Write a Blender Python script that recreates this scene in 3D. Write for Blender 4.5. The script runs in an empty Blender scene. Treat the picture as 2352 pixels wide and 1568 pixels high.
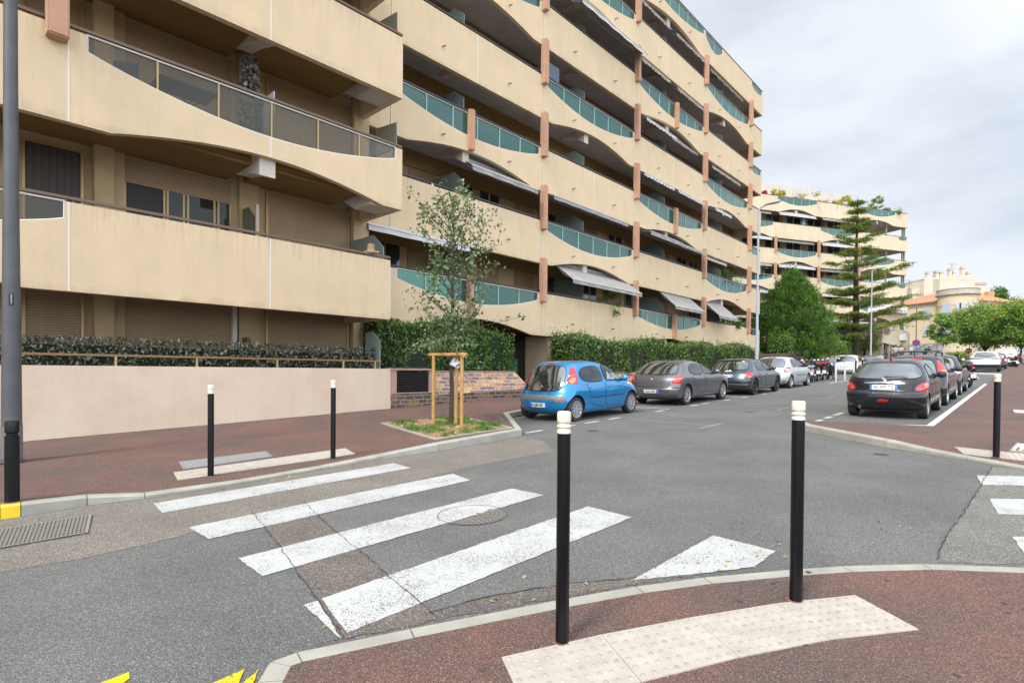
import bpy, bmesh, math, random
import numpy as np
from mathutils import Vector, Matrix
from mathutils.geometry import delaunay_2d_cdt, tessellate_polygon

random.seed(7); np.random.seed(7)
R = math.radians
scn = bpy.context.scene
col = scn.collection

# ------------------------------------------------------------------ camera
F, CX, Y0 = 1270.0, 1176.0, 867.0          # focal length and principal point, photo width taken as 2352
ROLL, PITCH, CAMZ = .008, .012, 1.4
_r0 = Vector((1, 0, 0)); _u0 = Vector((0, math.sin(PITCH), math.cos(PITCH)))
FWD = Vector((0, math.cos(PITCH), -math.sin(PITCH)))
RGT = (math.cos(ROLL)*_r0 + math.sin(ROLL)*_u0); UPV = (-math.sin(ROLL)*_r0 + math.cos(ROLL)*_u0)
cam = bpy.data.objects.new('camera', bpy.data.cameras.new('camera'))
col.objects.link(cam); scn.camera = cam
cam.matrix_world = Matrix(((RGT.x, UPV.x, -FWD.x, 0), (RGT.y, UPV.y, -FWD.y, 0), (RGT.z, UPV.z, -FWD.z, CAMZ), (0, 0, 0, 1)))
cam.data.sensor_width = 36; cam.data.lens = F/2352*36
cam.data.shift_y = (Y0-784)/2352
cam.data.clip_start = .05; cam.data.clip_end = 3000

# ------------------------------------------------------------------ world, sun, exposure
SUN_EL, SUN_DIR = R(50), Vector((-.62, -.78, 0)).normalized()   # towards the sun
w = bpy.data.worlds.new('World'); scn.world = w; w.use_nodes = True
nt = w.node_tree; nt.nodes.clear()
def N(t, k, **kw):
    n = t.nodes.new(k)
    for a, b in kw.items(): setattr(n, a, b)
    return n
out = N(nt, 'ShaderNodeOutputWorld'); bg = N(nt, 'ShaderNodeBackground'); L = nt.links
sky = N(nt, 'ShaderNodeTexSky', sky_type='NISHITA'); sky.sun_disc = False
sky.sun_elevation = SUN_EL; sky.sun_rotation = math.atan2(SUN_DIR.x, SUN_DIR.y)
tc = N(nt, 'ShaderNodeTexCoord'); mp = N(nt, 'ShaderNodeMapping'); mp.inputs['Scale'].default_value = (1, 1, 2.6)
mp.inputs['Rotation'].default_value = (0.1, .25, .4)
no = N(nt, 'ShaderNodeTexNoise'); no.inputs['Scale'].default_value = 2.6; no.inputs['Detail'].default_value = 7; no.inputs['Roughness'].default_value = .58
no2 = N(nt, 'ShaderNodeTexNoise'); no2.inputs['Scale'].default_value = 1.3; no2.inputs['Detail'].default_value = 3
rp = N(nt, 'ShaderNodeValToRGB'); rp.color_ramp.elements[0].position = .38; rp.color_ramp.elements[1].position = .60
rp.color_ramp.elements[0].color = (3.1, 3.55, 4.2, 1); rp.color_ramp.elements[1].color = (5.6, 5.85, 6.2, 1)
e = rp.color_ramp.elements.new(.48); e.color = (4.3, 4.7, 5.25, 1)
ad = N(nt, 'ShaderNodeMath', operation='ADD'); ml = N(nt, 'ShaderNodeMath', operation='MULTIPLY'); ml.inputs[1].default_value = .5
L.new(tc.outputs['Generated'], mp.inputs['Vector']); L.new(mp.outputs[0], no.inputs['Vector']); L.new(mp.outputs[0], no2.inputs['Vector'])
L.new(no.outputs['Fac'], ad.inputs[0]); L.new(no2.outputs['Fac'], ad.inputs[1]); L.new(ad.outputs[0], ml.inputs[0]); L.new(ml.outputs[0], rp.inputs[0])
mx = N(nt, 'ShaderNodeMix', data_type='RGBA'); mx.inputs[0].default_value = .92
L.new(sky.outputs[0], mx.inputs[6]); L.new(rp.outputs[0], mx.inputs[7]); # clouds brightened behind the camera, added to light the street fronts
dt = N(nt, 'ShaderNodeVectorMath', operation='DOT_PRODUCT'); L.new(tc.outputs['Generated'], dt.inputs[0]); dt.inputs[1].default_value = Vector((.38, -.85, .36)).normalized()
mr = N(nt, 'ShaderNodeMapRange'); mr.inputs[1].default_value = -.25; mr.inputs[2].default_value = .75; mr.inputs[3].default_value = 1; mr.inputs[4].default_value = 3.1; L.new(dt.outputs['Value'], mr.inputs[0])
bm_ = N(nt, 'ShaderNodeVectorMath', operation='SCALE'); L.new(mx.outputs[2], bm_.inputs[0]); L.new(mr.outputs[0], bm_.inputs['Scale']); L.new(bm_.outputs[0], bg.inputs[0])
bg.inputs[1].default_value = .1
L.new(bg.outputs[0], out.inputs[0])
sl = bpy.data.objects.new('sun', bpy.data.lights.new('sun', 'SUN')); col.objects.link(sl)
sl.data.energy = 2.1; sl.data.angle = R(12); sl.data.color = (1, .95, .87)
_sv = Vector((SUN_DIR.x*math.cos(SUN_EL), SUN_DIR.y*math.cos(SUN_EL), math.sin(SUN_EL)))
sl.rotation_euler = _sv.to_track_quat('Z', 'Y').to_euler(); sl.location = (-8, -6, 30)
scn.view_settings.view_transform = 'Standard'; scn.view_settings.look = 'None'
scn.view_settings.exposure = .72; scn.view_settings.gamma = 1
scn.render.engine = 'CYCLES'
scn.cycles.max_bounces = 6; scn.cycles.diffuse_bounces = 4; scn.cycles.transparent_max_bounces = 10
scn.cycles.use_denoising = True

# ------------------------------------------------------------------ the street frame: s along the street, t to its right
DV = Vector((.678, .735, 0)).normalized(); NV = Vector((DV.y, -DV.x, 0)); ANG = math.atan2(DV.y, DV.x)
K = .031
def G(s): return K*(s-5)
def W(s, t, z=0.): return DV*s + NV*t + Vector((0, 0, z))
def ray(x, y): return RGT*((x-CX)/F) + UPV*((Y0-y)/F) + FWD
def gp(x, y, h=0.):                       # photo point -> (s, t) where it meets the sloping ground raised by h
    q = ray(x, y); l = (CAMZ+K*5-h)/(K*q.dot(DV)-q.z); P = q*l
    return (P.dot(DV), P.dot(NV))
def sx(x, t):                             # photo column -> s on the upright plane t
    q = ray(x, 850); return (q*(t/q.dot(NV))).dot(DV)
def zx(x, y, t):
    q = ray(x, y); return CAMZ+(q*(t/q.dot(NV))).z
def at(x, y, Y):
    q = ray(x, y); return Vector((0, 0, CAMZ)) + q*(Y/q.y)

# ------------------------------------------------------------------ materials
MATS = {}
def mat(name, c, rough=.7, metal=0., c2=None, sc=8., det=6., bump=0., bsc=None, spec=.5, lo=.35, hi=.65, coat=0., grain=None, gsc=300., gamt=.5, co='Object', streak=None, isl=None, trans=0., stones=None, grime=None):
    """noise-mottled principled material; grain = fine speckle colour; streak = (colour, amount) soft vertical stains; isl = second colour per leaf"""
    if name in MATS: return MATS[name]
    m = bpy.data.materials.new(name); m.use_nodes = True; t = m.node_tree; b = t.nodes['Principled BSDF']; l = t.links
    b.inputs['Base Color'].default_value = (*c, 1); b.inputs['Roughness'].default_value = rough; b.inputs['Metallic'].default_value = metal
    b.inputs['Specular IOR Level'].default_value = spec; b.inputs['Coat Weight'].default_value = coat
    tc = N(t, 'ShaderNodeTexCoord').outputs[co]
    cur = None
    def mixc(fac, a, bcol):
        x = N(t, 'ShaderNodeMix', data_type='RGBA')
        if hasattr(fac, 'links'): l.new(fac, x.inputs[0])
        else: x.inputs[0].default_value = fac
        for s_, v in ((6, a), (7, bcol)):
            if hasattr(v, 'links'): l.new(v, x.inputs[s_])
            else: x.inputs[s_].default_value = (*v, 1)
        return x.outputs[2]
    def noise(scale, detail=6, vec=None, rough_=.6):
        n_ = N(t, 'ShaderNodeTexNoise'); n_.inputs['Scale'].default_value = scale; n_.inputs['Detail'].default_value = detail; n_.inputs['Roughness'].default_value = rough_
        l.new(vec or tc, n_.inputs['Vector']); return n_.outputs['Fac']
    def ramp(f, a, b_):
        r_ = N(t, 'ShaderNodeMapRange'); r_.inputs[1].default_value = a; r_.inputs[2].default_value = b_; l.new(f, r_.inputs[0]); return r_.outputs[0]
    cur = c
    if c2: cur = mixc(ramp(noise(sc, det), lo, hi), c, c2)
    if isl:
        gi = N(t, 'ShaderNodeNewGeometry').outputs['Random Per Island']
        cur = mixc(gi, cur, isl)
    if streak:
        mpp = N(t, 'ShaderNodeMapping'); mpp.inputs['Scale'].default_value = (2.6, 2.6, .30); l.new(tc, mpp.inputs['Vector'])
        f1 = ramp(noise(1.3, 8, mpp.outputs[0], .7), .50, .74)
        mu = N(t, 'ShaderNodeMath', operation='MULTIPLY'); l.new(f1, mu.inputs[0]); mu.inputs[1].default_value = streak[1]
        cur = mixc(mu.outputs[0], cur, streak[0])
    if grime:                       # rain streaks under each coping and dirt along each lower edge; (lowest edge, storey height, coping, colour, amount)
        z0, per, tf, gc, ga = grime
        zz_ = N(t, 'ShaderNodeSeparateXYZ'); l.new(tc, zz_.inputs[0])
        def mth(op, a, b_=None, cl=False):
            q = N(t, 'ShaderNodeMath', operation=op); q.use_clamp = cl
            for i_, v_ in enumerate((a, b_)):
                if v_ is None: continue
                if hasattr(v_, 'links'): l.new(v_, q.inputs[i_])
                else: q.inputs[i_].default_value = v_
            return q.outputs[0]
        fr_ = mth('FRACT', mth('DIVIDE', mth('SUBTRACT', zz_.outputs['Z'], z0), per))
        mpg = N(t, 'ShaderNodeMapping'); mpg.inputs['Scale'].default_value = (7, 7, .5); l.new(tc, mpg.inputs['Vector'])
        n1, n2 = ramp(noise(1.6, 6, mpg.outputs[0], .7), .47, .68), ramp(noise(2.2, 6), .35, .7)
        up = mth('MULTIPLY', mth('POWER', ramp(fr_, tf-.26, tf), 1.6), n1); lo_ = mth('MULTIPLY', ramp(fr_, .055, .0), n2)
        cur = mixc(mth('MULTIPLY', mth('ADD', up, lo_, True), ga), cur, gc)
    if grain:
        f2 = ramp(noise(gsc, 2), .5, .68)
        mu = N(t, 'ShaderNodeMath', operation='MULTIPLY'); l.new(f2, mu.inputs[0]); mu.inputs[1].default_value = gamt
        cur = mixc(mu.outputs[0], cur, grain)
    vh = None
    if stones:
        vo = N(t, 'ShaderNodeTexVoronoi'); vo.inputs['Scale'].default_value = stones[0]; l.new(tc, vo.inputs['Vector'])
        sp_ = N(t, 'ShaderNodeSeparateColor'); l.new(vo.outputs['Color'], sp_.inputs[0])
        rr_ = N(t, 'ShaderNodeValToRGB'); l.new(sp_.outputs[0], rr_.inputs[0]); cr_ = rr_.color_ramp
        cr_.elements[0].position = 0; cr_.elements[0].color = (.45, .45, .45, 1); cr_.elements[1].position = 1; cr_.elements[1].color = (*stones[1], 1)
        for p_, v_ in ((.35, .72), (.7, 1.02), (.86, 1.25)): e_ = cr_.elements.new(p_); e_.color = (v_, v_, v_, 1)
        mm = N(t, 'ShaderNodeMix', data_type='RGBA', blend_type='MULTIPLY'); mm.inputs[0].default_value = 1; mm.clamp_result = False
        if hasattr(cur, 'links'): l.new(cur, mm.inputs[6])
        else: mm.inputs[6].default_value = (*cur, 1)
        l.new(rr_.outputs[0], mm.inputs[7]); cur = mm.outputs[2]; vh = vo.outputs['Distance']
    if cur is not c: l.new(cur, b.inputs['Base Color'])
    if vh is not None:
        bn = N(t, 'ShaderNodeBump'); bn.invert = True; bn.inputs['Strength'].default_value = .8; bn.inputs['Distance'].default_value = .004
        l.new(vh, bn.inputs['Height']); l.new(bn.outputs[0], b.inputs['Normal'])
    elif bump:
        bn = N(t, 'ShaderNodeBump'); bn.inputs['Strength'].default_value = bump; bn.inputs['Distance'].default_value = .02
        l.new(noise(bsc or sc*6, 4), bn.inputs['Height']); l.new(bn.outputs[0], b.inputs['Normal'])
    if trans:
        b.inputs['Transmission Weight'].default_value = 0
        ts = N(t, 'ShaderNodeBsdfTranslucent'); mxs = N(t, 'ShaderNodeMixShader'); mxs.inputs[0].default_value = trans
        if hasattr(cur, 'links'): l.new(cur, ts.inputs[0])
        else: ts.inputs[0].default_value = (*c, 1)
        o_ = t.nodes['Material Output']; l.new(b.outputs[0], mxs.inputs[1]); l.new(ts.outputs[0], mxs.inputs[2]); l.new(mxs.outputs[0], o_.inputs[0])
    MATS[name] = m; return m
def glassmat(name, tint, refl, rough=.03, alpha=.75, gl=(1, 1, 1)):
    """thin tinted pane: see-through colour plus a mirror layer"""
    m = bpy.data.materials.new(name); m.use_nodes = True; t = m.node_tree; l = t.links; t.nodes.clear()
    o = N(t, 'ShaderNodeOutputMaterial'); tr = N(t, 'ShaderNodeBsdfTransparent'); tr.inputs[0].default_value = (*tint, 1)
    df = N(t, 'ShaderNodeBsdfDiffuse'); df.inputs[0].default_value = (*gl, 1)
    g_ = N(t, 'ShaderNodeBsdfGlossy'); g_.inputs[1].default_value = rough; g_.inputs[0].default_value = (.85, .95, .9, 1)
    fr = N(t, 'ShaderNodeFresnel'); fr.inputs[0].default_value = 1.5
    ad_ = N(t, 'ShaderNodeMath', operation='ADD'); ad_.inputs[1].default_value = refl; ad_.use_clamp = True
    m1 = N(t, 'ShaderNodeMixShader'); m1.inputs[0].default_value = alpha
    m2 = N(t, 'ShaderNodeMixShader')
    l.new(fr.outputs[0], ad_.inputs[0]); l.new(df.outputs[0], m1.inputs[1]); l.new(tr.outputs[0], m1.inputs[2])
    l.new(ad_.outputs[0], m2.inputs[0]); l.new(m1.outputs[0], m2.inputs[1]); l.new(g_.outputs[0], m2.inputs[2]); l.new(m2.outputs[0], o.inputs[0])
    MATS[name] = m; return m
def stripemat(name, c, c2, period, dutyb=.5, rough=.6, bump=.6, axis='Z', c3=None):
    """horizontal slats of the given period along an object axis"""
    m = bpy.data.materials.new(name); m.use_nodes = True; t = m.node_tree; l = t.links; b = t.nodes['Principled BSDF']; b.inputs['Roughness'].default_value = rough
    sp = N(t, 'ShaderNodeSeparateXYZ'); l.new(N(t, 'ShaderNodeTexCoord').outputs['Object'], sp.inputs[0])
    dv = N(t, 'ShaderNodeMath', operation='DIVIDE'); dv.inputs[1].default_value = period; l.new(sp.outputs[axis], dv.inputs[0])
    fr = N(t, 'ShaderNodeMath', operation='FRACT'); l.new(dv.outputs[0], fr.inputs[0])
    r_ = N(t, 'ShaderNodeValToRGB'); l.new(fr.outputs[0], r_.inputs[0]); cr = r_.color_ramp
    cr.elements[0].position = 0; cr.elements[0].color = (*c2, 1); cr.elements[1].position = dutyb*.35; cr.elements[1].color = (*c, 1)
    e = cr.elements.new(.9); e.color = (*c, 1); e = cr.elements.new(1.); e.color = (*c2, 1)
    no = N(t, 'ShaderNodeTexNoise'); no.inputs['Scale'].default_value = 2.5; no.inputs['Detail'].default_value = 5
    x = N(t, 'ShaderNodeMix', data_type='RGBA', blend_type='MULTIPLY'); x.inputs[0].default_value = .5
    l.new(r_.outputs[0], x.inputs[6]); l.new(no.outputs['Color'], x.inputs[7])
    g2 = N(t, 'ShaderNodeMapRange'); g2.inputs[1].default_value = .2; g2.inputs[2].default_value = .6; g2.inputs[3].default_value = .55; l.new(no.outputs['Fac'], g2.inputs[0])
    l.new(g2.outputs[0], x.inputs[7]); l.new(x.outputs[2], b.inputs['Base Color'])
    bn = N(t, 'ShaderNodeBump'); bn.inputs['Strength'].default_value = bump; bn.inputs['Distance'].default_value = period*.3
    l.new(r_.outputs[0], bn.inputs['Height']); l.new(bn.outputs[0], b.inputs['Normal'])
    MATS[name] = m; return m
def wornpaint(name, c, under, sc=90., amt=.5, big=3.):
    """road paint with the asphalt's stones showing where it is worn"""
    m = bpy.data.materials.new(name); m.use_nodes = True; t = m.node_tree; l = t.links; b = t.nodes['Principled BSDF']; b.inputs['Roughness'].default_value = .75
    tc = N(t, 'ShaderNodeTexCoord').outputs['Object']
    a = N(t, 'ShaderNodeTexVoronoi'); a.inputs['Scale'].default_value = sc; l.new(tc, a.inputs['Vector'])
    sp_ = N(t, 'ShaderNodeSeparateColor'); l.new(a.outputs['Color'], sp_.inputs[0])
    a2 = N(t, 'ShaderNodeTexNoise'); a2.inputs['Scale'].default_value = big; a2.inputs['Detail'].default_value = 8; a2.inputs['Roughness'].default_value = .65; l.new(tc, a2.inputs['Vector'])
    s_ = N(t, 'ShaderNodeMath', operation='MULTIPLY_ADD'); l.new(a2.outputs['Fac'], s_.inputs[0]); s_.inputs[1].default_value = 1.5; l.new(sp_.outputs[0], s_.inputs[2])
    r_ = N(t, 'ShaderNodeMapRange'); l.new(s_.outputs[0], r_.inputs[0]); r_.inputs[1].default_value = 1.60+.3*(1-amt); r_.inputs[2].default_value = 1.72+.3*(1-amt)
    x = N(t, 'ShaderNodeMix', data_type='RGBA'); l.new(r_.outputs[0], x.inputs[0]); x.inputs[6].default_value = (*c, 1); x.inputs[7].default_value = (*under, 1)
    l.new(x.outputs[2], b.inputs['Base Color'])
    bn = N(t, 'ShaderNodeBump'); bn.inputs['Strength'].default_value = .25; bn.inputs['Distance'].default_value = .01; l.new(a.outputs['Distance'], bn.inputs['Height']); l.new(bn.outputs[0], b.inputs['Normal'])
    MATS[name] = m; return m

_pk = dict(c2=(.62, .48, .30), sc=1.1, bump=.5, bsc=55, streak=((.40, .31, .2), .26), grain=(.50, .37, .22), gsc=70, gamt=.5)
plaster = mat('plaster_beige', (.69, .525, .335), .9, grime=(2.86, 2.95, .59, (.27, .20, .13), .45), **_pk)
plaster_n = mat('plaster_beige_near', (.69, .52, .335), .9, grime=(2.765, 3.03, .52, (.27, .20, .13), .45), **_pk)
plaster_f = mat('plaster_beige_far', (.64, .53, .365), .9, c2=(.58, .475, .33), sc=.6, streak=((.40, .32, .22), .4), grime=(1.91, 3.0, .58, (.3, .23, .15), .6))
plaster_pink = mat('plaster_pink', (.68, .545, .41), .9, c2=(.61, .465, .35), sc=1.1, bump=.55, bsc=60, streak=((.50, .37, .28), .35), grain=(.52, .38, .28), gsc=80, gamt=.4)
terracotta = mat('terracotta_plaster', (.50, .28, .175), .9, c2=(.43, .245, .16), sc=3, bump=.4, bsc=60)
soffit = mat('soffit_lilac', (.56, .52, .51), .9, c2=(.48, .44, .43), sc=1.5, bump=.2)
beamm = mat('beam_white', (.60, .54, .47), .9, c2=(.5, .45, .39), sc=2)
slab_in = mat('balcony_floor', (.35, .3, .25), .9)
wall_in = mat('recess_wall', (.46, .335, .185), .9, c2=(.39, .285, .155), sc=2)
slatbrown = stripemat('brown_slats', (.30, .19, .06), (.05, .03, .012), .11, rough=.5)
slatceil = stripemat('brown_slat_ceiling', (.25, .155, .045), (.04, .025, .008), .10, rough=.5, axis='Y')
shutter = stripemat('roller_shutter', (.32, .215, .11), (.09, .055, .028), .055, rough=.55)
darkroom = mat('dark_interior', (.02, .018, .016), .6)
curtain = stripemat('curtain', (.05, .035, .03), (.015, .01, .01), .12, axis='X')
handrail_b = mat('handrail_brown', (.13, .07, .035), .35)
handrail_k = mat('handrail_black', (.016, .016, .017), .4)
gold = mat('anodised_gold', (.36, .26, .12), .4, .3)
whitemetal = mat('white_metal', (.55, .54, .50), .4)
joint = mat('joint_white', (.70, .67, .62), .8)
glass_teal = glassmat('glass_teal', (.34, .72, .62), .02, gl=(.06, .26, .2), alpha=.72)
glass_grey = glassmat('glass_smoked', (.74, .68, .60), -.02, gl=(.22, .2, .18), alpha=.95)
glass_frost = glassmat('glass_frosted', (.45, .52, .48), .02, .3, alpha=.35, gl=(.26, .32, .29))
stud_m = mat('stud_worn', (.30, .25, .195), .8, c2=(.42, .36, .29), sc=9)
awn_m = mat('awning_canvas', (.30, .285, .27), .85, c2=(.24, .225, .21), sc=2)
awn_w = mat('awning_white', (.50, .49, .47), .8)
awn_b = mat('awning_striped', (.42, .36, .30), .85, c2=(.2, .14, .1), sc=9)

ASPH = (.105, .104, .106)
asphalt = mat('asphalt', (.146, .142, .134), .85, c2=(.108, .106, .102), sc=.8, det=8, stones=(190, (2.3, 2.25, 2.15)))
asph_brown = mat('asphalt_brown', (.200, .176, .146), .85, c2=(.155, .138, .118), sc=1.2, stones=(150, (2.2, 2.1, 2.0)))
asph_dark = mat('asphalt_reddish_patch', (.145, .122, .106), .85, c2=(.11, .095, .085), sc=2, stones=(135, (2.4, 2.3, 2.1)))
asph_light = mat('asphalt_pale_patch', (.195, .187, .162), .85, c2=(.15, .145, .127), sc=1.3, stones=(150, (2.1, 2.1, 2.0)))
redpave = mat('red_asphalt', (.158, .080, .062), .85, c2=(.100, .068, .057), sc=.9, det=8, stones=(200, (2.5, 2.6, 2.6)))
redpave_l = mat('red_asphalt_pale', (.235, .10, .08), .85, c2=(.185, .085, .07), sc=1.2, grain=(.38, .26, .22), gsc=105, gamt=.3, bump=.7, bsc=110)
concrete = mat('kerb_concrete', (.38, .36, .30), .85, c2=(.29, .275, .235), sc=3, det=8, grain=(.2, .19, .165), gsc=160, gamt=.3, bump=.3, bsc=120)
granite = mat('kerb_granite', (.30, .30, .29), .8, c2=(.2, .2, .2), sc=5, bump=.4)
yellow = mat('yellow_paint', (.80, .52, .0), .6, c2=(.62, .42, .04), sc=7)
whitepaint = wornpaint('white_road_paint', (.43, .43, .415), (.17, .16, .14), 120, 1.15, 2.2)
fadedpaint = wornpaint('faded_white_paint', (.22, .22, .21), ASPH, 90, 1.4, 1.5)
yellowpaint = wornpaint('yellow_road_paint', (.66, .44, .0), (.16, .14, .08), 100, .9)
tactile = mat('tactile_cream', (.45, .41, .355), .8, c2=(.37, .33, .28), sc=7, det=8, bump=.3, bsc=120)
iron = mat('cast_iron', (.17, .155, .135), .6, .3, c2=(.09, .085, .075), sc=8, bump=.5, bsc=60)
galv = mat('galvanised_steel', (.30, .31, .32), .45, .6, c2=(.22, .23, .24), sc=3)
blackpaint = mat('black_gloss', (.003, .003, .004), .28, spec=.35)
cream = mat('cream_plastic', (.72, .66, .55), .45, c2=(.6, .53, .42), sc=20)
lampgrey = mat('lamp_grey', (.085, .085, .09), .5, c2=(.06, .06, .065), sc=2.5)
lampblue = mat('lamp_far_grey', (.33, .36, .42), .45)
wood = mat('stake_wood', (.44, .245, .065), .7, c2=(.30, .17, .06), sc=6, bump=.3)
bark = mat('bark', (.10, .075, .06), .95, c2=(.05, .04, .032), sc=20, bump=1)
barkb = mat('bark_dark', (.06, .048, .04), .95, c2=(.03, .025, .02), sc=10, bump=1)
soil = mat('soil', (.36, .215, .11), .95, c2=(.22, .14, .075), sc=6, bump=1, bsc=40)
black = mat('black_rubber', (.012, .012, .012), .6)

def brickmat(name, cols, mortar, sx_=.22, sz_=.085, mort=.012, co='Object', axisswap=True):
    m = bpy.data.materials.new(name); m.use_nodes = True; t = m.node_tree; l = t.links; b = t.nodes['Principled BSDF']; b.inputs['Roughness'].default_value = .75
    tc = N(t, 'ShaderNodeTexCoord').outputs[co]; sp = N(t, 'ShaderNodeSeparateXYZ'); l.new(tc, sp.inputs[0]); cb = N(t, 'ShaderNodeCombineXYZ')
    l.new(sp.outputs['X'], cb.inputs[0]); l.new(sp.outputs['Z'], cb.inputs[1])
    def br(c1, c2, off):
        k = N(t, 'ShaderNodeTexBrick'); k.inputs['Scale'].default_value = 1; k.inputs['Brick Width'].default_value = sx_; k.inputs['Row Height'].default_value = sz_
        k.inputs['Mortar Size'].default_value = mort; k.inputs['Mortar Smooth'].default_value = .2; k.inputs['Bias'].default_value = off
        k.inputs['Color1'].default_value = (*c1, 1); k.inputs['Color2'].default_value = (*c2, 1); k.inputs['Mortar'].default_value = (*mortar, 1)
        l.new(cb.outputs[0], k.inputs['Vector']); return k
    k = br((0, 0, 0), (1, 1, 1), 0); k.inputs['Mortar'].default_value = (0, 0, 0, 1)
    rp_ = N(t, 'ShaderNodeValToRGB'); rp_.color_ramp.interpolation = 'CONSTANT'; l.new(k.outputs['Color'], rp_.inputs[0])
    cr = rp_.color_ramp; cr.elements[0].color = (*cols[0], 1); cr.elements[1].color = (*cols[-1], 1); cr.elements[1].position = 1-1/len(cols)
    for i, c in enumerate(cols[1:-1]): e = cr.elements.new((i+1)/len(cols)); e.color = (*c, 1)
    x = N(t, 'ShaderNodeMix', data_type='RGBA'); l.new(k.outputs['Fac'], x.inputs[0]); l.new(rp_.outputs[0], x.inputs[6]); x.inputs[7].default_value = (*mortar, 1)
    no = N(t, 'ShaderNodeTexNoise'); no.inputs['Scale'].default_value = 14; no.inputs['Detail'].default_value = 5; l.new(tc, no.inputs['Vector'])
    g2 = N(t, 'ShaderNodeMapRange'); g2.inputs[1].default_value = .3; g2.inputs[2].default_value = .7; g2.inputs[3].default_value = .6; g2.inputs[4].default_value = 1.25; l.new(no.outputs['Fac'], g2.inputs[0])
    x2 = N(t, 'ShaderNodeMix', data_type='RGBA', blend_type='MULTIPLY'); x2.inputs[0].default_value = 1; l.new(x.outputs[2], x2.inputs[6]); l.new(g2.outputs[0], x2.inputs[7])
    l.new(x2.outputs[2], b.inputs['Base Color'])
    bn = N(t, 'ShaderNodeBump'); bn.invert = True; bn.inputs['Strength'].default_value = .8; bn.inputs['Distance'].default_value = .01; l.new(k.outputs['Fac'], bn.inputs['Height']); l.new(bn.outputs[0], b.inputs['Normal'])
    MATS[name] = m; return m
brick = brickmat('mixed_brick', [(.38, .18, .12), (.24, .13, .11), (.44, .22, .14), (.15, .12, .13), (.56, .34, .11), (.30, .16, .13), (.46, .25, .13)], (.42, .33, .24), .31, .105, .013)
brick_low = brickmat('dark_brick', [(.15, .09, .06), (.09, .06, .05), (.22, .13, .05), (.08, .065, .06), (.24, .12, .07)], (.32, .25, .19), .31, .115, .013)

# ------------------------------------------------------------------ mesh helpers
class MB:
    def __init__(s): s.v = []; s.f = []; s.mi = []
    def add(s, vs, fs, mi=0):
        o = len(s.v); s.v += [tuple(v) for v in vs]; s.f += [tuple(i+o for i in f) for f in fs]; s.mi += [mi]*len(fs); return s
    def box(s, x0, x1, y0, y1, z0, z1, mi=0):
        return s.add([(x0, y0, z0), (x1, y0, z0), (x1, y1, z0), (x0, y1, z0), (x0, y0, z1), (x1, y0, z1), (x1, y1, z1), (x0, y1, z1)],
                     [(0, 3, 2, 1), (4, 5, 6, 7), (0, 1, 5, 4), (1, 2, 6, 5), (2, 3, 7, 6), (3, 0, 4, 7)], mi)
    def tube(s, pts, rad, n=8, mi=0, cap=True):
        pts = [Vector(p) for p in pts]; k = len(pts); rad = rad if hasattr(rad, '__len__') else [rad]*k
        vs = []; fs = []; up = Vector((0, 0, 1))
        for i, p in enumerate(pts):
            d = (pts[min(i+1, k-1)]-pts[max(i-1, 0)]).normalized()
            a = d.cross(up); a = a if a.length > .05 else d.cross(Vector((1, 0, 0))); a.normalize(); b = d.cross(a).normalized()
            if i and (a.dot(pa) < 0): a = -a; b = -b
            pa = a
            for j in range(n):
                th = 2*math.pi*j/n; vs.append(p+(a*math.cos(th)+b*math.sin(th))*rad[i])
        for i in range(k-1):
            for j in range(n): fs.append((i*n+j, i*n+(j+1) % n, (i+1)*n+(j+1) % n, (i+1)*n+j))
        if cap: fs.append(tuple(range(n))[::-1]); fs.append(tuple((k-1)*n+j for j in range(n)))
        return s.add(vs, fs, mi)
    def lathe(s, prof, n=24, ax='z', c=(0, 0, 0), mi=0, sy=1., cap=True):
        """prof = [(radius, height)...] round an axis through c"""
        vs = []; fs = []; k = len(prof)
        for r_, h in prof:
            for j in range(n):
                th = 2*math.pi*j/n; a, b = r_*math.cos(th), r_*math.sin(th)*sy
                v = (a, b, h) if ax == 'z' else ((a, h, b) if ax == 'y' else (h, a, b))
                vs.append((v[0]+c[0], v[1]+c[1], v[2]+c[2]))
        for i in range(k-1):
            for j in range(n): fs.append((i*n+j, i*n+(j+1) % n, (i+1)*n+(j+1) % n, (i+1)*n+j))
        if cap: fs.append(tuple(range(n))); fs.append(tuple((k-1)*n+j for j in range(n)))
        return s.add(vs, fs, mi)
    def prism(s, poly, a0, a1, ax='y', mi=0):
        """polygon in the plane across ax, extruded from a0 to a1"""
        def P(p, a): return (p[0], a, p[1]) if ax == 'y' else ((a, p[0], p[1]) if ax == 'x' else (p[0], p[1], a))
        n = len(poly); vs = [P(p, a0) for p in poly]+[P(p, a1) for p in poly]
        tri = tessellate_polygon([[Vector((p[0], p[1], 0)) for p in poly]])
        fs = [tuple(t) for t in tri]+[tuple(i+n for i in t)[::-1] for t in tri]+[(i, (i+1) % n, (i+1) % n+n, i+n) for i in range(n)]
        return s.add(vs, fs, mi)
    def build(s, name, m, parent=None, loc=(0, 0, 0), rot=(0, 0, 0), smooth=None, recalc=True):
        me = bpy.data.meshes.new(name); me.from_pydata(s.v, [], s.f); me.update()
        for mm in (m if isinstance(m, (list, tuple)) else [m]): me.materials.append(mm)
        if any(s.mi): me.polygons.foreach_set('material_index', s.mi)
        if recalc:
            bm = bmesh.new(); bm.from_mesh(me); bmesh.ops.recalc_face_normals(bm, faces=bm.faces); bm.to_mesh(me); bm.free()
        if smooth is not None:
            me.polygons.foreach_set('use_smooth', [True]*len(me.polygons)); me.set_sharp_from_angle(angle=R(smooth))
        o = bpy.data.objects.new(name, me); col.objects.link(o); o.parent = parent; o.location = loc; o.rotation_euler = rot
        return o
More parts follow.
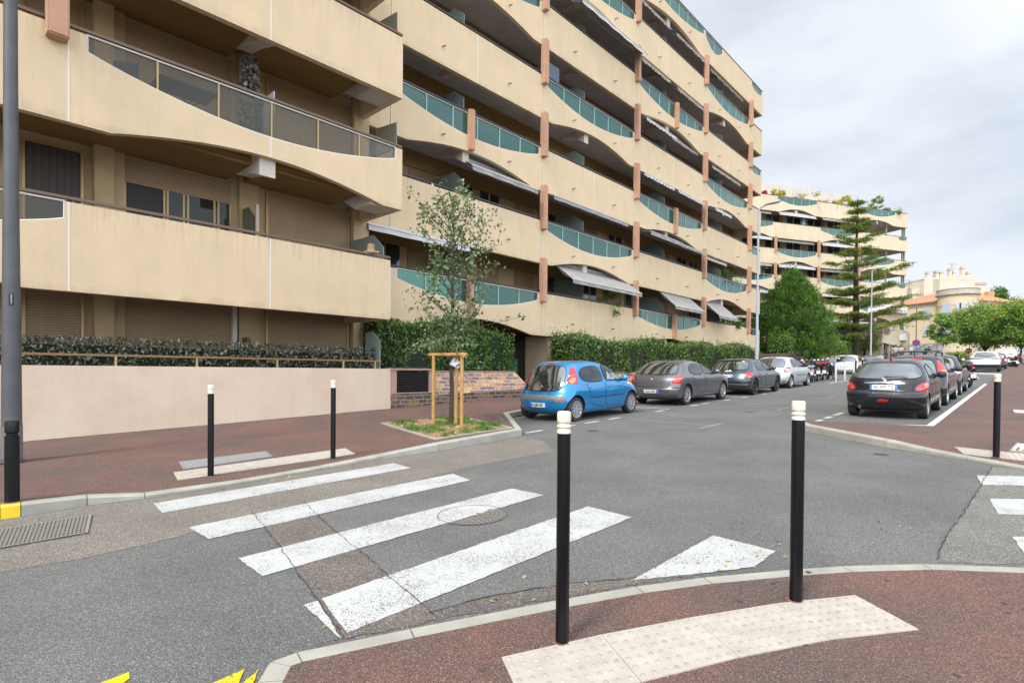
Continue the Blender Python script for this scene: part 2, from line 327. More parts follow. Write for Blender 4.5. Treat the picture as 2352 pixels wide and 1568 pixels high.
def box(name, m, x0, x1, y0, y1, z0, z1, parent=None, bev=0):
    mb = MB().box(x0, x1, y0, y1, z0, z1); o = mb.build(name, m, parent)
    if bev:
        bm = bmesh.new(); bm.from_mesh(o.data); bmesh.ops.bevel(bm, geom=bm.edges[:], offset=bev, segments=2, affect='EDGES'); bm.to_mesh(o.data); bm.free()
    return o
def tag(o, label=None, cat=None, group=None, kind=None):
    if label: o['label'] = label
    if cat: o['category'] = cat
    if group: o['group'] = group
    if kind: o['kind'] = kind
    return o
def empty(name, loc, rz=0, label=None, cat=None, group=None, ry=0):
    o = bpy.data.objects.new(name, None); col.objects.link(o); o.location = loc; o.rotation_euler = (0, ry, rz); o.empty_display_size = .2
    return tag(o, label, cat, group)
def copy_tree(o, parent=None, label=None):
    kids = list(o.children); c = o.copy(); col.objects.link(c); c.parent = parent
    if label: c['label'] = label
    for ch in kids: copy_tree(ch, c)
    return c
def structure(o): o['kind'] = 'structure'; return o
def text_mesh(txt, size, m, parent, loc, rot, name='lettering', depth=.002, sx_=1., bold=0.):
    cu = bpy.data.curves.new(name, 'FONT'); cu.body = txt; cu.size = size; cu.align_x = 'CENTER'; cu.align_y = 'CENTER'; cu.extrude = depth; cu.offset = bold
    ob = bpy.data.objects.new(name, cu); me = bpy.data.meshes.new_from_object(ob); bpy.data.objects.remove(ob)
    for v in me.vertices: v.co.x *= sx_
    me.materials.clear(); me.materials.append(m)
    o = bpy.data.objects.new(name, me); col.objects.link(o); o.parent = parent; o.location = loc; o.rotation_euler = rot; return o
# ------------------------------------------------------------------ ground, road, pavements
def sheet(name, pts, m, h=0., px=False, thick=0.):
    """flat piece lying on the sloping ground; pts are (s,t[,h]) or photo points"""
    q = []
    for p in pts:
        s_, t_ = gp(p[0], p[1], h) if px else p[:2]
        q.append(W(s_, t_, G(s_)+(p[2] if (len(p) > 2 and not px) else h)))
    tri = tessellate_polygon([[Vector((p.x, p.y, 0)) for p in q]])
    mb = MB(); mb.add(q, [tuple(t) for t in tri])
    if thick:
        n = len(q); mb = MB(); mb.add(q+[p-Vector((0, 0, thick)) for p in q], [tuple(t) for t in tri]+[(i, (i+1) % n, (i+1) % n+n, i+n) for i in range(n)])
    o = mb.build(name, m)
    if not thick:
        for p in o.data.polygons:
            if p.normal.z < 0: p.flip()
    return o
g_ = structure(sheet('ground', [(-250, -300), (500, -300), (500, 300), (-250, 300)], mat('ground_earth', (.20, .18, .14), .95, c2=(.12, .14, .08), sc=.05), -.08))
structure(sheet('road', [(-60, -14.2), (150, -14.2), (150, 60), (-60, 60)], asphalt, 0))

def kerb(name, path, m, wd=.16, side=1, hidden_face=False, ms=None):
    """row of kerb stones along path [(s,t,h)]; side=+1 puts the stone to the left of the path"""
    P = [Vector((p[0], p[1])) for p in path]; n = len(P); off = []
    for i in range(n):
        a = (P[i]-P[i-1]).normalized() if i else None; b = (P[i+1]-P[i]).normalized() if i < n-1 else None
        na = Vector((-a.y, a.x)) if a else None; nb = Vector((-b.y, b.x)) if b else None
        v = (na+nb).normalized() if (na and nb) else (na or nb)
        k = 1/max(.5, v.dot(na or nb)); off.append(v*k*wd*side)
    mb = MB()
    for i in range(n-1):
        L_ = (P[i+1]-P[i]).length; c = max(1, round(L_))
        for j in range(c):
            g0 = .004/L_ if not (i == 0 and j == 0) else 0; a, b = j/c+g0, (j+1)/c-g0
            o = []
            for u in (a, b):
                pt = P[i].lerp(P[i+1], u); of = off[i].lerp(off[i+1], u); h = path[i][2]*(1-u)+path[i+1][2]*u
                ch = min(.02, h*.4); d_ = of.normalized()
                z = G(pt.x)
                for q, hh in ((pt, -.1), (pt, h-ch), (pt+d_*ch, h), (pt+of, h), (pt+of, -.1)):
                    o.append(W(q.x, q.y, G(q.x)+hh))
            mb.add(o, [(k, k+1, k+6, k+5) for k in range(4)]+[(0, 4, 3, 2, 1), (5, 6, 7, 8, 9)], 1 if (ms and ms(P[i].lerp(P[i+1], (a+b)/2))) else 0)
    mb.build(name, m if isinstance(m, list) else [m]).__setitem__('kind', 'structure')
    return [(P[i].x+off[i].x, P[i].y+off[i].y, path[i][2]) for i in range(n)]

def pxpath(l, h=0.): return [(*gp(x, y, 0), hh) for x, y, hh in l]
lk = [(-14, -7.6, .14)]+pxpath([(0, 1193, .14), (48, 1186, .135), (200, 1160, .10), (333, 1144, .045), (558, 1109, .03), (738, 1077, .03), (877, 1053, .06), (1008, 1035, .13), (1109, 1017, .14), (1199, 1000, .14)])
lk[1] = (lk[1][0], -7.55, .14)
lk += [(10.55, -9.85, .14), (11.7, -10.15, .14), (45, -10.15, .14)]
inn = kerb('kerb', lk, [concrete, yellow], .135, -1, ms=lambda p: p.x < .76)
def HL(s, t): return .13+.025*max(0, -t-8)              # height of the left pavement above the road plane
mbp = MB(); rows = []
for s_, t_, h_ in inn:
    b_ = min(-8.9, t_-.9)
    rows.append([W(s_, t_, G(s_)+h_), W(s_, b_, G(s_)+HL(s_, b_)), W(s_, -14.3, G(s_)+HL(s_, -14.3))])
for i in range(len(rows)-1):
    a, b = rows[i], rows[i+1]
    for k in range(2): mbp.add([a[k], b[k], b[k+1], a[k+1]], [(0, 1, 2, 3)])
o = structure(mbp.build('pavement', redpave))
for p in o.data.polygons:
    if p.normal.z < 0: p.flip()

nk = [(-2.2, 1.1, .06), (1.08, -2.61, .06), (1.2, -2.75, .06), (1.34, -2.74, .06), (1.88, -2.5, .06), (2.7, -2.11, .06), (3.2, -1.85, .06), (3.63, -1.58, .06), (4.16, -1.18, .06), (4.46, -.93, .06), (4.87, -.52, .06), (5.25, .03, .06), (5.6, .8, .06), (5.9, 2, .06), (6.0, 9, .06)]
inn = kerb('kerb', nk, concrete, .125, 1)
structure(sheet('pavement', [(s_, t_, h_) for s_, t_, h_ in inn]+[(-6, 9, .06), (-6, 1.1, .06)], redpave))
rk = [(13.0, -3.62, .13), (12.37, -3.28, .13), (11.61, -2.45, .13), (10.96, -1.65, .12), (10.64, -1.1, .07), (10.35, -.58, .04), (9.91, .04, .035), (9.6, .9, .05), (9.4, 2, .12), (9.3, 40, .12)]
inn = kerb('kerb', rk, [concrete, granite], .15, -1, ms=lambda p: (int(p.x*2.3) % 2 == 0 and p.x > 11))
bk = [(13.0, -3.62, .10), (13.88, -1.42, .10), (33.4, -1.3, .10)]
inb = kerb('kerb', bk, [mat('white_kerb', (.62, .60, .55), .8, c2=(.5, .48, .44), sc=4)], .14, 1)
structure(sheet('pavement', [(s_, t_, h_) for s_, t_, h_ in inn]+[(150, 40, .12), (150, -1.0, .10), (33.4, -1.15, .1)]+[(s_, t_, h_) for s_, t_, h_ in inb[::-1]][1:-1], redpave))

from mathutils.bvhtree import BVHTree
_bv = []
for o in [o for o in col.objects if o.name.split('.')[0] in ('pavement', 'kerb')]: _bv.append(BVHTree.FromPolygons([v.co.copy() for v in o.data.vertices], [tuple(p.vertices) for p in o.data.polygons]))
def hz(s, t):                              # height of the paved surface at (s, t)
    z = G(s)
    for b in _bv:
        h = b.ray_cast(W(s, t, 20), Vector((0, 0, -1)))[0]
        if h and h.z > z: z = h.z
    return z
def gpp(x, y):                             # photo point -> (s, t, z) on the paved surface
    h = .1
    for i in range(6): s_, t_ = gp(x, y, h); h = .5*h+.5*(hz(s_, t_)-G(s_))
    s_, t_ = gp(x, y, h); return s_, t_, hz(s_, t_)
def ragged(pts, h, px, amp):
    q = [Vector(gp(p[0], p[1], h)) if px else Vector(p[:2]) for p in pts]; out = []
    for i in range(len(q)):
        a, b = q[i], q[(i+1) % len(q)]; L_ = (b-a).length; c = max(1, int(L_/.05)) if L_ < 8 else max(1, int(L_/.3)); out.append(tuple(a))
        for j in range(1, c): v = a.lerp(b, j/c)+Vector((random.gauss(0, amp), random.gauss(0, amp))); out.append(tuple(v))
    return out
def mark(name, pts, m, h=.006, px=True, amp=.0035):
    return structure(sheet(name, ragged(pts, h, px, amp if name != 'road_patch' else .010), m, h, False))
mark('road_patch', [(-80, 1208), (48, 1188), (200, 1162), (333, 1146), (558, 1111), (738, 1079), (877, 1055), (1008, 1037), (1109, 1019), (1205, 1002), (1249, 1013), (1271, 1036), (1180, 1053), (1102, 1066), (933, 1109), (760, 1150), (600, 1186), (432, 1224), (320, 1253), (198, 1280), (0, 1313), (-120, 1330)], asph_brown, .0025)
mark('road_patch', [(585, 1190), (712, 1160), (730, 1184), (778, 1226), (826, 1264), (893, 1323), (969, 1387), (1010, 1424), (940, 1437), (792, 1466), (757, 1420), (726, 1375), (675, 1303), (640, 1250)], asph_dark, .004)
mark('road_patch', [(1010, 1422), (985, 1404), (1120, 1368), (1300, 1338), (1480, 1322), (1600, 1316), (1590, 1324), (1430, 1346), (1274, 1374)], asph_dark, .0025)
mark('road_patch', [(2279, 1070), (2257, 1110), (2230, 1151), (2212, 1180), (2191, 1207), (2176, 1232), (2160, 1256), (2153, 1291), (2360, 1294), (2640, 1330), (2600, 1110), (2352, 1079)], asph_light, .0025)
for a, b in [((1245, 995), (1640, 935)), ((1700, 1000), (1900, 1100)), ((420, 1290), (700, 1500))][:0]: pass
# cracks: the joint lines of the old patches
def crack(pts, wd=.0065):
    mb = MB(); q = []
    for x, y in pts: q.append(Vector(gp(x, y, 0)))
    fine = []
    for i in range(len(q)-1):
        L_ = (q[i+1]-q[i]).length; c = max(2, int(L_/.07))
        for j in range(c): fine.append(q[i].lerp(q[i+1], j/c)+Vector((random.gauss(0, .006), random.gauss(0, .006))))
    for i in range(len(fine)-1):
        d = (fine[i+1]-fine[i]).normalized(); nn = Vector((-d.y, d.x))*wd*random.uniform(.25, .7)
        mb.add([W(p.x, p.y, G(p.x)+.0078) for p in (fine[i]-nn, fine[i+1]-nn, fine[i+1]+nn, fine[i]+nn)], [(0, 1, 2, 3)])
    return structure(mb.build('crack', mat('crack_dark', (.035, .032, .03), .95)))
crack([(697, 1150), (730, 1184), (778, 1226), (826, 1264), (893, 1323), (969, 1387), (1010, 1424)])
crack([(580, 1178), (607, 1210), (640, 1250), (675, 1303), (726, 1375), (757, 1420), (792, 1466), (690, 1490)])
crack([(2279, 1071), (2257, 1110), (2230, 1151), (2191, 1207), (2160, 1256), (2153, 1291)], .008)
crack([(985, 1408), (1120, 1370), (1300, 1342), (1480, 1325)], .008)
CW = [[(353, 1155), (905, 1063), (943, 1074), (372, 1177)], [(433, 1210), (1040, 1087), (1080, 1102), (480, 1237)], [(548, 1281), (1175, 1121), (1250, 1136), (603, 1322)],
      [(738, 1374), (1350, 1162), (1452, 1187), (797, 1452)], [(696, 1388), (730, 1378), (786, 1467)],
      [(2242, 1091), (2352, 1093), (2560, 1097), (2560, 1119), (2352, 1114.7), (2256, 1112.7)], [(2273.5, 1144), (2352, 1145.5), (2560, 1150), (2560, 1188), (2352, 1182), (2293, 1180)], [(2325.6, 1231.5), (2560, 1236), (2560, 1300), (2366, 1290)]]
for c in CW: mark('crosswalk_stripe', c, whitepaint)
mark('road_arrow', [(1452.4, 1331), (1638, 1228.7), (1782, 1264.4), (1733, 1300.5), (1590, 1318)], whitepaint)
for c in [[(222, 1570), (296, 1541.6), (298, 1556), (268, 1578)], [(482, 1570), (561.6, 1535.5), (553.7, 1553), (545, 1578)], [(552, 1574), (595, 1533.5), (578, 1574)]]: mark('road_marking', c, yellowpaint)
def dash(s0, s1, t0, t1, m=whitepaint): mark('bay_marking', [(s0, t0), (s1, t0), (s1, t1), (s0, t1)], m, .006, px=False)
for x, y in [(1245, 993), (1321, 980), (1376, 971), (1428, 962), (1521, 944.4), (1597, 931), (1626, 927), (1683, 919), (1724, 912.5), (1770, 905), (1803, 899.5)]:
    s_, t_ = gp(x, y); dash(s_-.28, s_+.28, -7.62, -7.5)
for s_ in (15.1, 20.6, 26.2, 31.7): dash(s_-.06, s_+.06, -9.9, -7.6)
for s_ in (12, 17, 22.5, 28): dash(s_, s_+.1, -7.2, -5.1, fadedpaint); dash(s_-.6, s_+.6, -5.1, -5.0, fadedpaint)
dash(33, 40, -7.62, -7.48)
for x, y in [(1881, 966), (1908, 959), (1933, 953)]:
    s_, t_ = gp(x, y); dash(s_-.25, s_+.25, -3.55, -3.42)
for s_ in (16.5, 18, 19.5, 21, 22.5, 24, 25.5): dash(s_-.25, s_+.25, -3.55, -3.42)
mark('bay_marking', [(2232, 858), (2306, 861), (2304, 858), (2234, 855.5)], whitepaint)

# ------------------------------------------------------------------ covers, drains and studded paving
def bil(q, u, v): return (q[0]*(1-u)+q[1]*u)*(1-v)+(q[3]*(1-u)+q[2]*u)*v
def studs(mb, q, nu, nv, r, h):
    for i in range(nu):
        for j in range(nv):
            c = bil(q, (i+.5)/nu, (j+.5)/nv)
            k = 8; vs = [c+Vector((math.cos(2*math.pi*a/k)*r, math.sin(2*math.pi*a/k)*r, 0)) for a in range(k)]
            vs += [c+Vector((math.cos(2*math.pi*a/k)*r*.62, math.sin(2*math.pi*a/k)*r*.62, h)) for a in range(k)]
            mb.add(vs, [(a, (a+1) % k, (a+1) % k+k, a+k) for a in range(k)]+[tuple(range(k, 2*k))])
def tac(quads, hs, nu, nv, label, r=.016, h=.006, tall=.006):
    c = sum((Vector(W(*gp(*quads[0][k], hs))) for k in range(4)), Vector())/4
    root = empty('tactile_paving', W(*gp(*quads[0][0], hs), G(gp(*quads[0][0], hs)[0])+hs), 0, label, 'tactile paving', 'studded paving at the crossings')
    for qd in quads:
        q = []
        for x, y in qd:
            s_, t_, z_ = gpp(x, y); q.append(W(s_, t_, z_+tall)-root.location)
        cc = sum(q, Vector())/4; q = [p+(cc-p)*.006 for p in q]
        mb = MB(); mb.add(q+[p-Vector((0, 0, .03)) for p in q], [(0, 1, 2, 3)]+[(i, (i+1) % 4, (i+1) % 4+4, i+4) for i in range(4)])
        tl = mb.build('tile', tactile, root); mb = MB(); studs(mb, q, nu, nv, r, h); so = mb.build('stud', stud_m, tl, smooth=50); so['kind'] = 'stuff'
T_ = [(1151, 1510), (1381, 1458), (1589, 1418), (1784, 1386), (1964, 1367)]; B_ = [(1200, 1615), (1473, 1567), (1698, 1510), (1907, 1469), (2111, 1446)]
tac([[T_[i], T_[i+1], B_[i+1], B_[i]] for i in range(4)], .06, 9, 6, 'cream studded tiles in the foreground pavement between the two nearest bollards', .0155, .006)
def lerp2(a, b, u): return (a[0]+(b[0]-a[0])*u, a[1]+(b[1]-a[1])*u)
a0, a1, b1, b0 = (398, 1085), (793, 1029.5), (816, 1042), (408, 1103)
tac([[lerp2(a0, a1, i/5), lerp2(a0, a1, (i+1)/5), lerp2(b0, b1, (i+1)/5), lerp2(b0, b1, i/5)] for i in range(5)], .09, 10, 5, 'cream studded strip on the red pavement in front of the pink garden wall', .018, .006)
tac([[(2191, 1026), (2300, 1037), (2315, 1054), (2213, 1042.5)], [(2300, 1037), (2460, 1052), (2480, 1071), (2315, 1054)]], .09, 10, 6, 'cream studded strip on the far corner beside the bollard at the right edge', .02, .006)

def cover(name, qd, hs, m, label, cat, n=(14, 6), px=True, bars=True, th=.01):
    q = [(lambda a: W(a[0], a[1], a[2]+(.003 if hs > .05 else hs)))(gpp(x, y)) for x, y in qd]; o0 = q[0].copy(); q = [p-o0+Vector((0, 0, th)) for p in q]
    root = empty(name, o0, 0, label, cat, 'covers and drains in the ground')
    mb = MB(); mb.add([p-Vector((0, 0, .004)) for p in q]+[p-Vector((0, 0, .05)) for p in q], [(0, 1, 2, 3)]+[(i, (i+1) % 4, (i+1) % 4+4, i+4) for i in range(4)])
    mb.build('plate', m, root); mb = MB()
    for i in range(n[0]):
        for j in range(n[1]):
            e = .18
            vs = [bil(q, (i+a)/n[0], (j+b)/n[1]) for a, b in ((e, e), (1-e, e), (1-e, 1-e), (e, 1-e))]
            mb.add([v+Vector((0, 0, .003)) for v in vs]+[v-Vector((0, 0, .003)) for v in vs], [(0, 1, 2, 3)]+[(k, (k+1) % 4, (k+1) % 4+4, k+4) for k in range(4)])
    mb.build('tread', mat(m.name+'_tread', tuple(x*1.25 for x in m.node_tree.nodes['Principled BSDF'].inputs['Base Color'].default_value[:3]), .6), root)
    mb = MB()
    for i in range(4):
        a, b = q[i], q[(i+1) % 4]; c = sum(q, Vector())/4; u = .012
        ia, ib = a+(c-a).normalized()*.03, b+(c-b).normalized()*.03
        mb.add([v+Vector((0, 0, .004)) for v in (a, b, ib, ia)], [(0, 1, 2, 3)])
    mb.build('frame', mat('cover_frame', (.22, .21, .19), .7), root)
cover('drain_cover', [(-130, 1240), (211, 1184), (202, 1226), (-160, 1290)], .006, iron, 'rusty waffle patterned cover in the road by the yellow kerb', 'manhole cover', (34, 10))
cover('manhole_cover', [(410, 1062), (610, 1037.4), (627, 1049), (421, 1079)], .10, mat('cover_grey', (.24, .24, .24), .6, .1), 'long grey steel cover behind the studded strip on the red pavement', 'manhole cover', (26, 5))
cover('drain_cover', [(2326, 941), (2395, 946), (2400, 952), (2328, 947)], .10, mat('cover_white', (.6, .6, .58), .6), 'small white slotted drain in the right pavement', 'drain', (12, 1))
cover('manhole_cover', [(2334, 1019), (2440, 1026), (2460, 1046), (2318, 1036)], .095, mat('cover_cream', (.5, .44, .38), .7), 'pale pinkish cover behind the studded strip on the far corner', 'manhole cover', (8, 6))
cover('manhole_cover', [(1075, 957), (1138, 952), (1158, 966), (1090, 972)], .15, mat('cover_red', (.13, .075, .065), .8), 'red square cover set in the pavement beside the tree bed', 'manhole cover', (6, 6))
cover('drain_cover', [(1178, 951), (1232, 946), (1236, 952), (1184, 957)], .004, mat('cover_black', (.03, .03, .03), .7), 'black kerbside gully grate behind the blue car', 'drain', (8, 2))
s_, t_ = gp(1085, 1182); rr = .34
mh = empty('manhole_cover', W(s_, t_, G(s_)+.004), 0, 'round worn iron cover half painted over by a crossing stripe', 'manhole cover', 'covers and drains in the ground')
mb = MB(); k = 40; slope = Vector((DV.x, DV.y, 0))*K
def gz(v): return v+Vector((0, 0, v.dot(DV)*K))
mb.add([gz(Vector((math.cos(2*math.pi*a/k)*rr, math.sin(2*math.pi*a/k)*rr, .001))) for a in range(k)], [tuple(range(k))]); mb.build('plate', iron, mh)
mb = MB()
for a in range(k):
    th = [2*math.pi*(a+b)/k for b in (0, 1)]; vs = [gz(Vector((math.cos(x)*r_, math.sin(x)*r_, .0045))) for x, r_ in ((th[0], rr), (th[1], rr), (th[1], rr+.007), (th[0], rr+.007))]; mb.add(vs, [(0, 1, 2, 3)])
mb.build('rim', mat('crack_dark', (.05, .045, .04), .95), mh)
mb = MB()
for r_ in np.arange(.05, .33, .045):
    c = max(4, int(2*math.pi*r_/.05))
    for a in range(c):
        th = [2*math.pi*(a+b)/c for b in (.14, .86)]
        vs = [gz(Vector((math.cos(x)*q, math.sin(x)*q, .0035))) for x, q in ((th[0], r_), (th[1], r_), (th[1], r_+.036), (th[0], r_+.036))]
        if (vs[0].x*NV.x+vs[0].y*NV.y) > .02: mb.add(vs, [(0, 1, 2, 3)])
mb.build('tread', mat('iron_worn', (.20, .18, .155), .6), mh)

# ------------------------------------------------------------------ bollards
def bollard(s, t, h, H, r, label, kind='tall'):
    b = empty('bollard', W(s, t, hz(s, t)), 0, label, 'bollard', 'bollards along the kerbs')
    if kind == 'tall':
        MB().lathe([(r, -.05), (r, H-.115)], 32).build('post', blackpaint, b, smooth=40)
        z = H-.115; MB().lathe([(r*1.02, z), (r*1.04, z+.008), (r*1.03, z+.014), (r*.88, z+.020), (r*.88, z+.026), (r*1.06, z+.033), (r*1.06, z+.040), (r*.84, z+.047), (r*.84, z+.052), (r*1.0, z+.058), (r*1.03, z+.064), (r*1.03, z+.102), (r*.97, z+.111), (r*.8, z+.115)], 32).build('cap', cream, b, smooth=40)
    elif kind == 'steel':
        MB().lathe([(r, -.05), (r, H-.22), (r*.85, H-.21), (r*.85, H-.19), (r, H-.18), (r, H-.03), (r*.7, H)], 20).build('post', mat('bollard_grey', (.42, .43, .42), .5, .3), b, smooth=40)
        MB().lathe([(r*1.02, H-.17), (r*1.02, H-.10)], 20).build('band', mat('band_white', (.75, .75, .73), .5), b, smooth=40)
    elif kind == 'short':
        MB().lathe([(r, -.05), (r, H-.16), (r*.80, H-.15), (r*.80, H-.125), (r*1.0, H-.115), (r*1.0, H-.02), (r*.94, H)], 28).build('post', blackpaint, b, smooth=40)
    else:
        MB().lathe([(r, -.05), (r, H-.2)], 16).build('post', blackpaint, b, smooth=40)
        MB().lathe([(r, H-.2), (r*.8, H-.18), (r, H-.15), (r*.9, H)], 16).build('cap', mat('cap_pink', (.6, .42, .36), .6), b, smooth=40)
    MB().lathe([(r*1.6, .002), (r*1.4, .006)], 20).build('collar', redpave_l, b)
    return b
bollard(*gpp(1291, 1473)[:2], .06, 1.215, .0355, 'nearest black bollard with a cream cap, left of the foreground studded tiles')
bollard(*gpp(1828, 1378)[:2], .06, 1.215, .037, 'black bollard with a cream cap at the back edge of the foreground studded tiles')
bollard(*gpp(484, 1093)[:2], .10, 1.2, .038, 'black bollard with a white cap beside the long grey cover')
bollard(*gpp(765, 1053)[:2], .10, 1.2, .038, 'black bollard with a white cap nearest the young tree')
bollard(*gpp(28, 1152)[:2], .13, .84, .062, 'short all black bollard with a grooved head beside the yellow kerb', 'short')
bollard(*gpp(2288, 1050)[:2], .10, 1.2, .040, 'black bollard with a white cap on the far corner at the right edge')
for s_, t_, tx in ((34.5, -7.55, 'grey steel bollard nearest the white hatchback in front of the scooters'), (36.6, -7.55, 'grey steel bollard in the middle of the three before the scooters'), (38.9, -7.55, 'grey steel bollard farthest up the row before the scooters')):
    bollard(s_, t_, 0, 1.08, .055, tx, 'steel')
bollard(sx(1965.5, -8.88), -8.88, .02, 1.3, .055, 'thin dark bollard with a pink top behind the scooters, the left of a pair', 'thin')
bollard(sx(1981, -8.88), -8.88, .02, 1.3, .055, 'thin dark bollard with a pink top behind the scooters, the right of a pair', 'thin')

# ------------------------------------------------------------------ street lamps
def lamp(s, t, h, H, r0, r1, m, label, sign=False, head=True):
    b = empty('street_lamp', W(s, t, G(s)+h), ANG, label, 'street lamp', 'street lamps')
    MB().lathe([(r0*1.02, -.05), (r0*1.0, .05), (r0*.94, 1.0), (r1*1.25, H*.45), (r1, H)], 24).build('pole', m, b, smooth=40)
    MB().lathe([(r0*1.22, 0), (r0*1.22, .02), (r0*1.05, .03)], 20).build('base_plate', m, b)
    hd = empty('lamp_head', (0, -.1, H), 0); hd.parent = b
    MB().tube([(0, .1, -.15), (0, 0, .02), (0, -.25, .12)], [r1, r1*.9, .05], 12).build('arm', m, hd, smooth=50)
    mb = MB(); n = 16; prof = [(0, .05, .03), (.12, .12, .06), (.35, .16, .085), (.6, .15, .07), (.85, .08, .03), (.9, .02, .01)]
    vs = []; fs = []
    for x, wd, th in prof:
        for j in range(n):
            a = 2*math.pi*j/n; vs.append((math.cos(a)*wd, -.2-x, .12+x*.08+math.sin(a)*th*(1 if math.sin(a) > 0 else .45)))
    for i in range(len(prof)-1):
        for j in range(n): fs.append((i*n+j, i*n+(j+1) % n, (i+1)*n+(j+1) % n, (i+1)*n+j))
    fs += [tuple(range(n)), tuple(range((len(prof)-1)*n, len(prof)*n))]
    mb.add(vs, fs); mb.build('housing', m, hd, smooth=50)
    MB().box(-.11, .11, -.95, -.45, .115, .13).build('lens', mat('lamp_lens', (.5, .52, .52), .2), hd)
    return b
s_, t_, _z = gpp(27, 1062); nl = lamp(s_, t_, .2, 9.6, .118, .066, lampgrey, 'tall tapered dark grey lamp post at the left edge before the pink wall')
pz = at(31, 678, 7.2).z-(G(s_)+.2)
# number plate stuck on the near lamp post, facing the camera
toc = math.atan2(-nl.location.y, -nl.location.x)-ANG
pl = empty('number_plate', (math.cos(toc)*.103, math.sin(toc)*.103, pz), toc+math.pi/2); pl.parent = nl
MB().box(-.026, .026, -.004, .004, -.08, .08).build('backing', black, pl)
for i, ch in enumerate('AR001'): text_mesh(ch, .034, mat('plate_text', (.75, .72, .6), .5), pl, (0, -.0055, .058-.029*i), (R(90), 0, 0), 'lettering')
MB().lathe([(.121, .05), (.1195, .5)], 20).build('collar', mat('lamp_rusty', (.14, .125, .12), .7), nl, smooth=40)
lamp(31.95, -10.9, .15, 9.55, .10, .05, lampblue, 'tall pale grey lamp post behind the parked dark hatchback, with its head over the street')
lamp(64.1, -11, .15, 9.6, .10, .05, lampblue, 'farther pale grey lamp post in front of the cedar')

# ------------------------------------------------------------------ tree bed by the crossing
pit = [(6.85, -10.16), (6.24, -7.60), (8.28, -7.58), (8.86, -9.76)]
def hl(s, t): return G(s)+HL(s, t)+.004
pb = empty('tree_bed', W(6.85, -10.16, hl(6.85, -10.16)), 0, 'square bed of bare soil with white edging around the young tree', 'tree bed')
def loc_(s, t, z): return W(s, t, hl(s, t)+z)-pb.location
cc = (sum(p[0] for p in pit)/4, sum(p[1] for p in pit)/4)
def shr(p, k): return (p[0]+(cc[0]-p[0])*k, p[1]+(cc[1]-p[1])*k)
mb = MB(); n_ = 18; vs = []
for i in range(n_+1):
    for j in range(n_+1):
        q = [Vector(shr(p, .04)) for p in pit]; c = bil(q, i/n_, j/n_)
        edge = min(i, j, n_-i, n_-j)/3.; vs.append(loc_(c.x, c.y, .006+min(1, edge)*(.03+.035*math.sin(c.x*5)*math.cos(c.y*6)+random.uniform(-.012, .012))))
mb.add(vs, [(i*(n_+1)+j, (i+1)*(n_+1)+j, (i+1)*(n_+1)+j+1, i*(n_+1)+j+1) for i in range(n_) for j in range(n_)]); mb.build('soil', soil, pb, smooth=180)
mb = MB()
for i in range(4):
    a, b = pit[i], pit[(i+1) % 4]; ia, ib = shr(a, .055), shr(b, .055)
    mb.add([loc_(*a, .02), loc_(*b, .02), loc_(*ib, .02), loc_(*ia, .02), loc_(*a, -.05), loc_(*b, -.05), loc_(*ib, -.05), loc_(*ia, -.05)], [(0, 1, 2, 3), (0, 1, 5, 4), (1, 2, 6, 5), (2, 3, 7, 6), (3, 0, 4, 7)])
mb.build('edging', concrete, pb)
mb = MB()
for i in range(40):
    u, v = random.random(), random.random(); q = [Vector(shr(p, .1)) for p in pit]; c = bil(q, u, v); r_ = random.uniform(.012, .035)
    mb.lathe([(r_*.5, -r_*.3), (r_, r_*.2), (r_*.5, r_*.8)], 6, c=tuple(loc_(c.x, c.y, .035)))
tag(mb.build('pebbles', mat('pebble', (.5, .40, .30), .9), pb), kind='stuff')

# dirt gathered along the foot of the walls
def dirt(s0, s1, t0, name='dirt_strip'):
    mb = MB(); n = int((s1-s0)/.08); ws = [random.uniform(.008, .05)*(1+.8*math.sin(i*.13)) for i in range(n+1)]
    for i in range(n):
        a, b = s0+(s1-s0)*i/n, s0+(s1-s0)*(i+1)/n
        mb.add([W(a, t0, hz(a, t0+.02)+.003), W(b, t0, hz(b, t0+.02)+.003), W(b, t0+ws[i+1], hz(b, t0+ws[i+1])+.003), W(a, t0+ws[i], hz(a, t0+ws[i])+.003)], [(0, 1, 2, 3)])
    return structure(mb.build(name, mat('dirt', (.055, .045, .038), .95, c2=(.12, .09, .07), sc=20)))
dirt(-6, 8.75, -12.535); dirt(8.8, 14.5, -12.53)
# dark gum spots and oil drips
mb = MB()
for i in range(70):
    if i < 38: s_, t_ = random.uniform(1.2, 4.5), random.uniform(-2.0, .6); z_ = hz(s_, t_); ok = z_ > G(s_)+.03; r_ = random.uniform(.008, .022)
    elif i < 55: s_, t_ = random.uniform(0, 8), random.uniform(-12, -8.2); z_ = hz(s_, t_); ok = True; r_ = random.uniform(.01, .03)
    else: s_, t_ = random.uniform(6, 24), random.choice((-9, -2.5, -6.2))+random.gauss(0, .4); z_ = G(s_); ok = hz(s_, t_) < z_+.02; r_ = random.uniform(.03, .13)
    if ok: k = 9; mb.add([W(s_+r_*math.cos(2*math.pi*a/k)*random.uniform(.7, 1.2), t_+r_*math.sin(2*math.pi*a/k)*random.uniform(.7, 1.2), z_+.0035) for a in range(k)], [tuple(range(k))])
structure(mb.build('ground_stains', mat('stain_dark', (.06, .055, .052), .7)))
